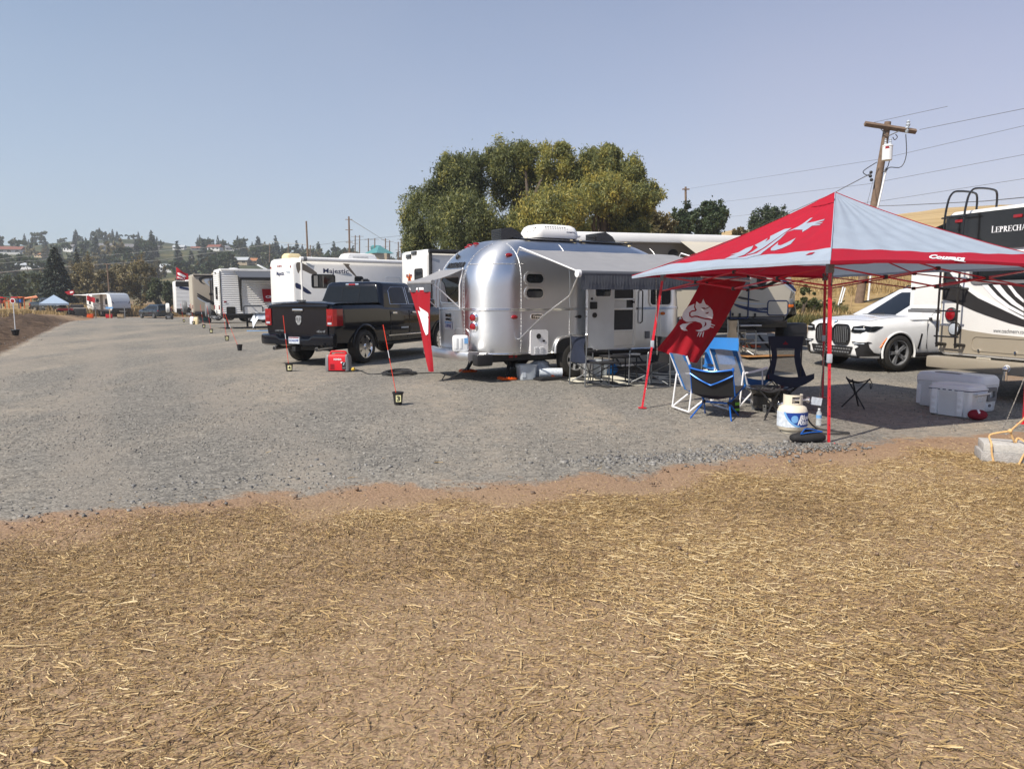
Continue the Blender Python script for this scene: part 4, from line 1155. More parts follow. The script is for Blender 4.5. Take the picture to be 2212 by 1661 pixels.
def white_trailer():
 W, L, z1 = 2.4, 7.0, 2.93
 rz = R(28); c = Vector((-14.15, 36.5, 0)); left = Vector((-math.sin(rz), math.cos(rz), 0))
 loc = c + left * (W / 2); loc.z = tz(loc.x, loc.y)
 t = thing('travel_trailer', 'white travel trailer with ribbed siding and an open dark awning', 'travel trailer', loc, rz)
 Mw = mat_of(loc, rz)
 coach(L, W, .66, z1, .07, .16).build('body', M['white'], t)
 siding(.10, L - .1, .72, z1 - .12, -W / 2 - .004, 20).build('siding', M['white'], t, ang=20)
 def rfn(a, b):
  k = b * 20; f = k - math.floor(k)
  return Vector((-.004 - .02 * (1 - abs(2 * f - 1)) ** .5, -W / 2 + .08 + (W - .16) * (1 - a), .72 + (z1 - .9) * b))
 MB().grid(rfn, 1, 120).build('rear_siding', M['white'], t, ang=20)
 MB().tube([(.03, -W / 2 - .01, .66), (.03, -W / 2 - .01, z1 - .1)], .025, 5).build('corner_trim', M['trimblk'], t)
 MB().box((L / 2, -W / 2 - .03, z1 - .04), (L - .1, .08, .07), bev=.01).build('gutter', M['white'], t)
 MB().box((L / 2, -W / 2 - .01, .70), (L - .05, .05, .10), bev=.01).build('skirt', M['trimblk'], t)
 under(t, .3, L - .3, W, .66, (3.4, 4.3))
 X = right_side(0, -W / 2 - .026, 0); Xw = Mw @ X
 def rect(p, crop=C4): return box_of(on_plane(Xw, p, crop))
 cx, cy, w, h = rect([(1100, 885), (1255, 1022)])
 hatch(t, X @ Matrix.Translation((cx, cy, 0)), w, h, .06, M['black'], M['trimblk'])
 cx, cy, w, h = rect([(1385, 872), (1710, 1012)])
 hatch(t, X @ Matrix.Translation((cx, cy, 0)), w, h, .07, M['black'], M['white'], .035)
 cx, cy, w, h = rect([(1065, 800), (1100, 815)])
 MB().box((cx, cy, 0), (.12, .06, .04), X, bev=.01).build('marker_light', M['lens'], t)
 Xr = rear_side(-.026, 0, 0)
 window(t, Xr @ Matrix.Translation((.1, 1.75, 0)), .7, .62, .08)
 for y in (-.95, .95): MB().box((y, 1.05, .01), (.12, .2, .04), Xr, bev=.01).build('tail_light', M['lens'], t)
 MB().box((0, 2.75, .02), (.5, .05, .03), Xr, bev=.01).build('clearance_light', M['black'], t)
 MB().box((-.2, 0, .56), (.14, 2.2, .12), bev=.02).build('bumper', M['greyp'], t)
 spare(t, -.34, .2, .93, .36, M['greyp'])
 for x in (.30, .62 * 2):
  MB().tube([(x, -W / 2 + .25, .62), (x, -W / 2 + .2, .10)], .05, 6).box((x, -W / 2 + .2, .05), (.28, .28, .08), bev=.02).build('stabiliser_jack', M['black'], t)
 # awning
 xa = rect([(1285, 280), (1320, 920)])[0]
 ox, oz = -W / 2 - 1.9, 2.42
 MB().grid(lambda a, b: Vector((xa - .2 + (L - xa) * a, -W / 2 - .05 + (ox + W / 2 + .05) * b, z1 - .10 + (oz - z1 + .14) * b)), 10, 6).build('awning_fabric', M['awn2'], t)
 MB().cyl((xa - .2, ox, oz), (L - .2, ox, oz), .07, n=14).build('awning_roller', M['black'], t)
 MB().tube([(xa + .02, -W / 2 - .05, z1 - .1), (xa + .1, -W / 2 - .05, .9)], .05, 6).build('awning_arm', M['black'], t)
 MB().tube([(xa + .05, -W / 2 - .06, 1.7), (xa - .05, -W / 2 - 1.0, 1.75), (xa - .15, ox, oz)], .04, 6).build('awning_strut', M['black'], t)
 MB().lathe([(.28, 0), (.28, .05), (.2, .1), (.002, .12)], 16, Matrix.Translation((.9, .5, z1 - .02)), caps=False).build('roof_vent', M['whitep'], t)
 MB().box((2.3, .2, z1 + .12), (.6, .4, .04), rot=(0, .5, 0)).build('open_roof_vent', M['whitep'], t)
 MB().lathe([(.34, 0), (.34, .12), (.28, .24), (.002, .26)], 18, Matrix.Translation((3.4, .2, z1 - .02)), caps=False).build('roof_dome', M['white'], t)
 MB().box((5.2, .3, z1 + .18), (1.2, .7, .34), bev=.06).build('air_conditioner', M['black'], t)
 # banner under the awning
 q = on_plane(Mw @ right_side(0, -W / 2 - .32, 0), [(1688, 592), (1960, 592), (1960, 790), (1725, 810)], C4)
 def bw(a, b):
  p = Vector(q[0]).lerp(Vector(q[1]) + Vector((.55, 0)), a).lerp(Vector(q[3]).lerp(Vector(q[2]) + Vector((.55, 0)), a), b)
  return Mw @ Vector((p.x, -W / 2 - .32 + .03 * math.sin(a * 9 + b * 3), p.y))
 bn = MB().grid(bw, 16, 10).build('banner', M['red'])
 tag(bn, 'crimson banner with white letters hung under the dark awning of the ribbed trailer', 'banner')
 def fn(x, y):
  p = bw(x, y); return p + Vector((0.0, -.012, 0))
 tx = MB().text('CRIMSON', .3, Matrix.Identity(4), 0, .012, width=1.0)
 tm = MB(); tm.add([fn(.10 + (x + .5) * .82, .62 - y * .85) for x, y, z in tx.v], tx.f)
 tm.build('lettering', M['print'], bn)
 lg = MB().sheet([(.44, .36), (.48, .33), (.53, .20), (.50, .30), (.58, .22), (.55, .36), (.50, .42), (.45, .42)], fn, 1)
 lg.build('emblem', M['print'], bn)
white_trailer()
def grey_trailer():
 W, L, z1 = 2.4, 6.6, 2.95
 rz = R(28); c = Vector((-19.06, 45.0, 0)); left = Vector((-math.sin(rz), math.cos(rz), 0))
 loc = c + left * (W / 2); loc.z = tz(loc.x, loc.y)
 t = thing('travel_trailer', 'taupe travel trailer with black and white curved graphics beside the ribbed white one', 'travel trailer', loc, rz)
 Mw = mat_of(loc, rz)
 coach(L, W, .6, z1, .08, .2).build('body', M['taupe'], t)
 MB().prism([(y, z) for y, z in rrect(W - .16, z1 - .75, .15)], 0, .012, rear_side(-.002, 0, (z1 + .6) / 2)).build('rear_panel', M['tan'], t)
 MB().box((L / 2, -W / 2 - .02, z1 - .08), (L - .1, .05, .08), bev=.01).build('gutter', M['trimblk'], t)
 MB().box((L / 2, -W / 2 + .0, .58), (L - .1, .04, .22), bev=.01).build('skirt', M['trimblk'], t)
 under(t, .3, L - .3, W, .6, (3.2, 4.1))
 X = right_side(0, -W / 2 - .001, 0); Xw = Mw @ X
 g = lambda ps, m, **k: graphic(t, Xw, X, ps, m, C480, **k)
 g([[(1010, 705), (1090, 675), (1270, 680), (1400, 690), (1400, 715), (1180, 695), (1080, 705), (1050, 745), (1110, 790), (1040, 765)]], M['chg'])
 g([[(1090, 720), (1150, 705), (1280, 700), (1400, 720), (1180, 730), (1140, 760), (1180, 820), (1110, 770)]], M['silverg'])
 g([[(995, 915), (1080, 960), (1230, 1040), (1400, 1080), (1400, 1100), (1200, 1050), (1060, 985), (995, 935)]], M['chg'])
 g([[(995, 945), (1080, 1000), (1230, 1060), (1400, 1110), (1200, 1075), (1060, 1010), (995, 965)]], M['chg'])
 g([[(998, 972), (1080, 1020), (1230, 1078), (1180, 1072), (1060, 1030), (998, 990)]], M['silverg'])
 cx, cy, w, h = box_of(on_plane(Xw, [(1165, 695), (1330, 1040)], C480))
 d = MB().ring(rrect(w, h + .2, .1), rrect(w - .08, h + .12, .07), 0, .03, X @ Matrix.Translation((cx, cy - .05, 0))).build('door', M['trimblk'], t)
 MB().box((cx - w / 2 + .04, cy - .25, .04), (.2, .14, .05), X, bev=.02).build('door_handle', M['black'], d)
 window(d, X @ Matrix.Translation((cx + .12, cy + .35, .01)), .55, .75, .08)
 Xr = rear_side(-.016, 0, 0)
 for y in (-.95, .95): MB().box((y, 1.0, .01), (.1, .22, .04), Xr, bev=.01).build('tail_light', M['lens'], t)
 MB().box((-.8, 2.75, .01), (.1, .06, .03), Xr, bev=.01).build('marker_light', M['lens'], t)
 MB().box((-.16, 0, .55), (.14, 2.2, .12), bev=.02).build('bumper', M['greyp'], t)
 spare(t, -.28, .35, .98, .36, M['greyp'])
 MB().box((1.6, 0, z1 + .06), (.7, .7, .12), bev=.05).build('roof_vent', M['tan'], t)
 b = MB().loft([[(x, y, z) for x, y in rrect(w_, .7, .1)] for w_, z in ((1.1, z1), (1.1, z1 + .25), (.8, z1 + .36))], Matrix.Translation((3.2, 0, 0)))
 b.build('air_conditioner', M['black'], t)
grey_trailer()
def far_trailer():
 W, L = 2.4, 6.0
 rz = R(28); c = Vector((-25.5, 57.0, 0)); left = Vector((-math.sin(rz), math.cos(rz), 0))
 loc = c + left * (W / 2); loc.z = tz(loc.x, loc.y)
 z1 = 3.02
 t = thing('travel_trailer', 'white travel trailer with a navy diagonal stripe, farthest in the row of trailers', 'travel trailer', loc, rz)
 Mw = mat_of(loc, rz)
 coach(L, W, .62, z1, .07, .14).build('body', M['white'], t)
 siding(.08, L - .1, .7, z1 - .5, -W / 2 - .004, 18).build('siding', M['white'], t, ang=20)
 X = right_side(0, -W / 2 - .03, 0); Xw = Mw @ X
 MB().box((L / 2, z1 - .22, -.005), (L - .12, .40, .03), X).build('upper_band', M['chg'], t)
 graphic(t, Xw, X, [[(735, 815), (900, 850), (1000, 875), (1000, 900), (900, 880), (735, 845)]], M['navyg'], C480, smooth=0)
 MB().box((L / 2, .78, -.01), (L - .1, .34, .03), X).build('skirt', M['chg'], t)
 MB().box((-.2, 0, .5), (.14, 2.2, .12), bev=.02).build('bumper', M['black'], t)
 under(t, .3, L - .3, W, .6, (3.0, 3.9))
 spare(t, -.4, .0, .98, .36, M['white'])
 MB().box((1.2, 0, z1 + .06), (.7, .6, .12), bev=.04).build('roof_vent', M['whitep'], t)
 MB().box((-.2, .9, .9), (.06, .2, .26), bev=.02).build('tail_light', M['lens'], t)
far_trailer()
def tan_trailer():
 W = 2.44
 rz = math.atan2(.27, .96); left = Vector((-math.sin(rz), math.cos(rz), 0)); fwd = Vector((math.cos(rz), math.sin(rz), 0))
 rr_c = Vector((2.67, 19.7, 0)) - fwd * 1.9
 loc = rr_c + left * (W / 2); loc.z = .18
 t = thing('travel_trailer', 'beige travel trailer with navy swoosh stripes and rounded nose behind the silver trailer', 'travel trailer', loc, rz)
 Mw = mat_of(loc, rz)
 X = right_side(0, -W / 2 - .002, 0); Xw = Mw @ X
 nose = on_plane(Xw, [(1560, 1015), (1592, 1080), (1606, 1180), (1604, 1290), (1575, 1390), (1512, 1490)], CT)
 prof = [(0, .62), (0, 2.92)] + [(nose[0][0] - .9, 2.95), (nose[0][0] - .35, 2.72)] + nose + [(nose[-1][0], .62)]
 sm = [(0, .62), (0, 2.92)] + [tuple(p[:2]) for p in spl([(x, y, 0) for x, y in [(nose[0][0] - 1.1, 2.95), (nose[0][0] - .42, 2.72)] + nose], 3, False)]
 NX = nose[-1][0]
 sm = [p for p in sm if p[1] > .8] ; sm = [(0, .85)] + sm + [(NX + .02, .85)]
 profile_body(sm, W, .05).build('body', M['tan'], t, ang=30)
 MB().box((NX / 2 + .02, 0, .70), (NX - .05, W - .02, .30), bev=.02).build('skirt', M['trimblk'], t)
 under(t, .3, NX - .3, W, .55, (3.0, 3.9))
 MB().box(((NX - .9) / 2, -W / 2 - .06, 2.93), (NX - .9, .22, .24), bev=.07).build('awning_case', M['white'], t)
 g = lambda ps, m, **k: graphic(t, Xw, X, ps, m, CT, **k)
 g([[(845, 1325), (960, 1355), (1120, 1380), (1255, 1375), (1330, 1400), (1470, 1432), (1400, 1438), (1200, 1440), (1040, 1415), (900, 1375), (845, 1345)]], M['navyg'])
 g([[(870, 1290), (960, 1310), (1100, 1320), (1250, 1328), (1100, 1335), (960, 1328), (870, 1312)]], M['silverg'])
 g([[(890, 1235), (980, 1250), (1160, 1295), (1080, 1290), (960, 1275), (885, 1255)]], M['chg'])
 g([[(1120, 1392), (1260, 1400), (1380, 1428), (1250, 1425), (1150, 1412)]], M['whitep'])
 g([[(1405, 1015), (1440, 1012), (1520, 1060), (1604, 1140), (1604, 1175), (1520, 1105), (1450, 1050)]], M['navyg'])
 g([[(1380, 1015), (1400, 1015), (1490, 1085), (1600, 1190), (1590, 1192), (1480, 1105)]], M['silverg'])
 g([[(190, 1025), (270, 1025), (380, 1085), (350, 1115), (290, 1085)]], M['chg'])
 def rect(a, b): return box_of(on_plane(Xw, [a, b], CT))
 cx, cy, w, h = rect((1125, 960), (1232, 1112))
 window(t, X @ Matrix.Translation((cx, cy, 0)), w, h, .1, M['black'], M['glass'], .05)
 cx, cy, w, h = rect((1255, 1282), (1508, 1474))
 hatch(t, X @ Matrix.Translation((cx, cy, 0)), w, h, .09, M['navyg'], M['tan'], .03)
 cx, cy, w, h = rect((800, 960), (1015, 1500))
 d = MB().ring(rrect(w, h + .5, .05), rrect(w - .07, h + .43, .04), 0, .02, X @ Matrix.Translation((cx, cy + .22, 0))).build('door', M['navyg'], t)
 MB().box((cx - w * .35, cy - h * .42, .02), (.05, .08, .03), X, bev=.01).build('door_handle', M['black'], d)
 cx, cy, w, h = rect((30, 1020), (175, 1145))
 MB().prism([(cx - w / 2, cy + h / 2), (cx - w / 2, cy - h / 2), (cx + w / 2, cy - h / 2)], 0, .02, X).build('window', M['glass'], t)
 cx, cy, w, h = rect((60, 1140), (105, 1330))
 window(t, X @ Matrix.Translation((cx, cy, 0)), w, h, .04)
 MB().box(((NX - 1.5) / 2, 2.58, 0), (NX - 1.7, .50, .008), X).build('upper_band', M['brn'], t)  # dark taupe band with the shade of the upper wall put into its colour
 p = on_plane(Xw, [(1540, 1300), (1543, 1352), (75, 715), (905, 1470), (1095, 1470), (1395, 1122)], CT)
 MB().box((p[0][0], p[0][1], .02), (.12, .16, .06), X, bev=.02).build('porch_light', M['greyp'], t)
 MB().box((p[1][0], p[1][1], .02), (.15, .09, .05), X, bev=.02).build('marker_light', M['amber'], t)
 MB().lathe([(.14, 0), (.14, .05), (.09, .03), (.002, .03)], 16, X @ Matrix.Translation((p[2][0], p[2][1], .005)), caps=False).build('speaker', M['black'], t)
 for k in (3, 4): MB().box((p[k][0], p[k][1], .02), (.06, .12, .03), X, bev=.01).build('outlet_cover', M['black'], t)
 # awning out over the door
 xr_, oy, oz = NX - 1.6, -W / 2 - 2.2, 1.95
 MB().grid(lambda a, b: Vector((xr_ - 1.9 + 1.9 * a, -W / 2 - .1 + (oy + W / 2 + .1) * b, 2.88 + (oz - 2.86) * b)), 12, 6).build('awning_fabric', M['tan'], t)
 MB().cyl((xr_ - 1.95, oy, oz + .05), (xr_, oy, oz), .06, n=14).build('awning_roller', M['white'], t)
 MB().tube([(xr_, -W / 2 - .04, 1.7), (xr_ - .02, -W / 2 - 1.1, 1.62), (xr_, oy, oz)], .045, 6).build('awning_strut', M['black'], t)
 # steps at the door, hitch, propane cover
 p = on_plane(Xw, [(905, 1500)], CT)[0]
 sp = MB()
 for k, (o, z) in enumerate(((.16, .62), (.42, .40), (.68, .18))): sp.box((p[0] + .2, -W / 2 - o, z), (.66, .24, .04), bev=.01)
 sp.build('step', M['alu2'], t)
 fr = MB()
 for s in (-.28, .28): fr.tube([(p[0] + .2 + s, -W / 2 + .1, .66), (p[0] + .2 + s, -W / 2 - .3, .3), (p[0] + .2 + s, -W / 2 - .75, .03)], .03, 6)
 fr.build('step_frame', M['black'], t)
 MB().tube([(NX - .4, -.6, .62), (NX + 1.0, 0, .55), (NX - .4, .6, .62)], .06, 6).box((NX + 1.05, 0, .54), (.3, .12, .12)).build('hitch', M['black'], t)
 pc = mat_of((0, 0, 0), 0)
 q = T(1716, 747)
 b = MB().loft([[(x, y, z) for x, y in rrect(.82 * s, .5 * s, .12)] for s, z in ((1, 0), (1.02, .1), (1.02, .52), (.95, .62), (.8, .64))])
 for z in (.2, .36): b.tube([(x, y, z) for x, y in rrect(.845, .52, .13)], .008, 5, closed=True)
 o = b.build('propane_tank_cover', M['black'], None, ang=45); o.location = (q.x, q.y + .3, q.z); o.rotation_euler = (0, 0, R(20))
 tag(o, 'black plastic propane tank cover standing in front of the beige trailer nose', 'tank cover')
tan_trailer()
def serif(txt, size, X, m, ww=None):    # slab-ended capitals made of strokes
 b = MB(); x = 0; h = size; s = size * .17; th = .006
 def bar(x0, y0, x1, y1, w):
  d = Vector((x1 - x0, y1 - y0)); nn = Vector((-d.y, d.x)).normalized() * (w / 2)
  b.prism([(x0 + nn.x, y0 + nn.y), (x0 - nn.x, y0 - nn.y), (x1 - nn.x, y1 - nn.y), (x1 + nn.x, y1 + nn.y)], 0, th, X)
 def bowl(cx, cy, r, a0, a1, w, kx=1.0):
  o = [(cx + kx * r * math.cos(R(a)), cy + r * math.sin(R(a))) for a in np.linspace(a0, a1, 14)]
  i = [(cx + kx * (r - w) * math.cos(R(a)), cy + (r - w * .5) * math.sin(R(a))) for a in np.linspace(a1, a0, 14)]
  b.prism(o + i, 0, th, X)
 for k, ch in enumerate(txt):
  H = h * (1.2 if k == 0 else 1.0); sx = x + s * .6
  if ch == ' ': x += h * .5; continue
  if ch in 'LEPRHUN':
   bar(sx, 0, sx, H, s); bar(sx - s, s * .12, sx + s, s * .12, s * .25); bar(sx - s, H - s * .12, sx + s, H - s * .12, s * .25)
  if ch == 'L': bar(sx, s * .12, sx + h * .55, s * .12, s * .3); bar(sx + h * .52, 0, sx + h * .56, h * .26, s * .35); x += h * .82
  elif ch == 'E':
   for y in (s * .12, H * .52, H - s * .12): bar(sx, y, sx + h * .5, y, s * .3)
   bar(sx + h * .5, 0, sx + h * .54, h * .24, s * .35); bar(sx + h * .5, H, sx + h * .52, H - h * .2, s * .35); bar(sx + h * .36, H * .42, sx + h * .36, H * .62, s * .25); x += h * .80
  elif ch in 'PR':
   bowl(sx + h * .1, H * .74, H * .26, -90, 90, s * .95, 1.35); bar(sx, H - s * .12, sx + h * .12, H - s * .12, s * .25); bar(sx, H * .5, sx + h * .14, H * .5, s * .25)
   if ch == 'R': bar(sx + h * .16, H * .5, sx + h * .56, 0, s * .95); bar(sx + h * .45, s * .1, sx + h * .72, s * .1, s * .25)
   x += h * (.74 if ch == 'P' else .86)
  elif ch == 'C': bowl(sx + h * .36, h * .5, h * .5, 50, 310, s, .9); x += h * .8
  elif ch in 'HUN':
   q = sx + h * .55; bar(q, 0, q, H, s); bar(q - s, s * .12, q + s, s * .12, s * .25); bar(q - s, H - s * .12, q + s, H - s * .12, s * .25)
   if ch == 'H': bar(sx, H * .5, q, H * .5, s * .3)
   if ch == 'N': bar(sx, H, q, 0, s)
   if ch == 'U': bar(sx, s * .3, q, s * .3, s * .6)
   x += h * .9
  elif ch == 'A': bar(sx, 0, sx + h * .32, H, s * .4); bar(sx + h * .66, 0, sx + h * .32, H, s); bar(sx + h * .12, H * .35, sx + h * .5, H * .35, s * .3); x += h * .85
 return b
def leprechaun():
 W, L, z0, z1 = 2.5, 8.0, .62, 2.97
 rz = math.atan2(.3, .95)
 loc = (7.56, 11.44, 0)
 t = thing('motorhome', 'black, white and taupe motorhome with rear ladder behind the crimson canopy', 'motorhome', loc, rz)
 Mw = mat_of(loc, rz)
 coach(L, W, z0, z1, .07, .14).build('body', M['white'], t)
 X = rear_side(-.002, 0, 0); Xw = Mw @ X
 hw = W / 2 - .05
 def clip(q): return [(max(-hw, min(hw, x)), max(z0 + .06, min(z1 - .06, y))) for x, y in q]
 def g(p, m, z, sm=4, name='graphic'):
  q = on_plane(Xw, p, CL)
  if sm: q = [tuple(v[:2]) for v in spl([(x, y, 0) for x, y in q], sm)]
  MB().prism(clip(q), .001, .003 + .002 * z, X).build(name, m, t)
 # lower taupe, upper black cap, swooshes
 low = on_plane(Xw, [(300, 1150), (420, 1165), (560, 1195), (760, 1225), (1019, 1250)], CL)
 low = low + [(hw, low[-1][1] - .02), (hw, z0 + .06), (-hw, z0 + .06)]
 MB().prism(clip(low), .001, .004, X).build('lower_panel', M['champ'], t)
 cap = on_plane(Xw, [(395, 240), (1019, 180), (1019, 510), (870, 510), (395, 520)], CL)
 zc = cap[3][1]
 MB().prism(clip([(-hw, zc), (-hw, z1), (hw, z1), (hw, zc)]), .001, .03, X).build('upper_cap', M['trimblk'], t)
 g([(340, 690), (400, 690), (430, 735), (470, 775), (535, 835), (600, 888), (670, 935), (750, 980), (880, 1042), (1019, 1095), (1120, 1130), (1120, 1200), (1019, 1165), (900, 1135), (800, 1102), (700, 1068), (620, 1038), (540, 1003), (480, 975), (400, 950), (330, 938)], M['chg'], 1, 0)
 g([(405, 715), (425, 715), (520, 810), (660, 905), (820, 990), (1019, 1085), (1019, 1105), (800, 1000), (640, 925), (500, 825)], M['print'], 2, 0)
 g([(660, 800), (1019, 800), (1120, 800), (1120, 1110), (1019, 1085), (900, 1020), (780, 920)], M['chg'], 1, 0)
 g([(670, 815), (720, 815), (800, 905), (900, 985), (1019, 1050), (1019, 1075), (880, 1005), (770, 925)], M['print'], 2, 0)
 g([(760, 815), (820, 815), (880, 890), (960, 965), (1019, 1005), (1019, 1035), (920, 975), (840, 905)], M['print'], 2, 0)
 g([(880, 815), (910, 815), (960, 880), (1019, 940), (1019, 965), (950, 910)], M['print'], 2, 0)
 def rect(a, b): return box_of(on_plane(Xw, [a, b], CL))
 cx, cy, w, h = rect((575, 715), (1019, 800))
 window(t, X @ Matrix.Translation((cx + .45, cy + .12, .005)), w + .9, h + .25, .12, M['greyp'], M['glass'], .05)
 p = on_plane(Xw, [(765, 385), (765, 330), (765, 1205), (765, 1190)], CL)
 hh = p[1][1] - p[0][1]
 serif('LEPRECHAUN', hh * .84, X @ Matrix.Translation((p[0][0], p[0][1], .032)), None).build('lettering', M['print'], t)
 q = on_plane(Xw, [(765, 1212), (1019, 1212)], CL)
 wl_ = (q[1][0] - q[0][0]) * 1.08
 MB().text('www.coachmenrv.com', .09, X @ Matrix.Translation((q[0][0] + wl_ / 2, q[0][1] + .03, .004)), .002, .0, width=wl_).build('lettering', M['greyp'], t)
 cx, cy, w, h = rect((585, 1235), (1060, 1400))
 MB().ring(rrect(w + .5, h, .1), rrect(w + .46, h - .04, .08), 0, .012, X @ Matrix.Translation((cx + .25, cy, .002))).build('cargo_hatch', M['champ'], t)
 cx, cy, w, h = rect((630, 1415), (742, 1462))
 hatch(t, X @ Matrix.Translation((cx, cy, .004)), w, h, .01, M['tan'], M['black'], .02)
 for a in ((650, 1360), (955, 1380)):
  c = on_plane(Xw, [a], CL)[0]
  MB().cyl((c[0], c[1], 0), (c[0], c[1], .03), .02, X=X).build('latch', M['chrome'], t)
 for a, m_, nm in (((420, 1062), M['lens'], 'tail_light'), ((447, 1182), M['silverg'], 'reverse_light')):
  c = on_plane(Xw, [a], CL)[0]
  X2 = X @ Matrix.Translation((c[0], c[1], .004))
  h_ = MB().lathe([(.115, 0), (.115, .02), (.10, .035)], 24, X2).build(nm, M['black'], t)
  MB().lathe([(.10, .02), (.09, .035), (.05, .045), (.002, .047)], 24, X2, caps=False).build('lens', m_, h_)
 c = on_plane(Xw, [(495, 288), (985, 245)], CL)
 for q in c: MB().box((q[0], q[1], .035), (.14, .05, .03), X, bev=.01).build('marker_light', M['lens'], t)
 MB().tube([(0.02, W / 2 - .03, z0 + .1), (.02, W / 2 - .03, z1 - .1)], .018, 5).build('corner_trim', M['tan'], t)
 # bumper with round badge, hitch
 bt = on_plane(Mw @ rear_side(-.22, 0, 0), [(270, 1428), (270, 1478)], CL)
 MB().box((-.12, 0, (bt[0][1] + bt[1][1]) / 2), (.26, W - .06, .19), bev=.03).build('bumper', M['champ'], t)
 c = on_plane(Mw @ rear_side(-.255, 0, 0), [(877, 1512)], CL)[0]
 bx = rear_side(-.253, 0, 0) @ Matrix.Translation((c[0], c[1], 0))
 bd = MB().lathe([(.055, 0), (.055, .004), (.002, .005)], 18, bx, caps=False).build('badge', M['print'], t)
 sy = MB()
 for k in range(3): sy.box((0, 0, .006), (.085, .014, .004), bx, rot=(0, 0, R(60 * k)))
 sy.build('badge_mark', M['ink'], bd)
 MB().box((-.2, -.35, .40), (.4, .08, .08)).tube([(-.4, -.35, .36), (-.4, -.35, .5)], .03, 8).ball((-.4, -.35, .53), .045, 10).build('hitch', M['chrome'], t)
 MB().box((L / 2, 0, .52), (L - .3, W - .3, .2)).build('chassis', M['black'], t)
 for s in (-1, 1): wheel(t, (2.2, s * (W / 2 - .2), .4), .4, .26, .24, 6, s, M['alu2'], .4)
 # ladder
 lad = on_plane(Mw @ rear_side(-.16, 0, 0), [(340, 720), (480, 720), (300, 1250), (440, 1250), (450, 150), (590, 135)], CL)
 xl, xr2 = -hw + .12, -hw + .48
 for xx in (xl, xr2):
  zb = lad[2][1]
  pts = [(-.03, -xx, zb - .12), (-.16, -xx, zb - .12), (-.2, -xx, zb), (-.2, -xx, 2.6), (-.16, -xx, z1 + .10), (-.08, -xx, z1 + .28), (.06, -xx, z1 + .33), (.38, -xx, z1 + .32), (.46, -xx, z1 + .24), (.46, -xx, z1 - .02)]
  MB().tube([tuple(v) for v in spl(pts, 3, False)], .017, 8).build('ladder_rail', M['trimblk'], t)
  for st in (MB().cyl((-.2, -xx, 1.72), (.0, -xx, 1.72), .02), MB().cyl((-.2, -xx, zb - .1), (0, -xx, zb - .12), .028)): st.build('ladder_bracket', M['trimblk'], t)
 for z in (lad[2][1] + .02, 1.36, 1.74, 2.12, 2.5, 2.86): MB().cyl((-.2, -xl + .05, z), (-.2, -xr2 - .05, z), .014).build('ladder_rung', M['trimblk'], t)
 # slide-out box on the far side with its dark topper
 s0 = W / 2
 so = MB().box((2.4, s0 + .57, 1.98), (3.6, 1.26, 1.24), bev=.02).build('slide_out', M['white'], t)
 MB().box((2.4, s0 + .57, 1.335), (3.66, 1.3, .06), bev=.01).build('slide_floor', M['greyp'], so)
 MB().ring(rrect(1.24, 1.2, .03), rrect(1.18, 1.14, .02), 0, .02, rear_side(.6, s0 + .57, 1.98)).build('slide_trim', M['whitep'], so)
 MB().grid(lambda a, b: Vector((.5 + 3.8 * a, s0 - .02 + 1.3 * b, 2.98 - .34 * b)), 4, 4).build('slide_topper', M['blackcloth'], t)
 MB().box((2.2, -.2, z1 + .05), (.7, .6, .1), bev=.03).build('roof_vent', M['white'], t)
 MB().box((1.1, -.6, z1 + .05), (.5, .5, .08), bev=.03).build('roof_hatch', M['white'], t)
leprechaun()
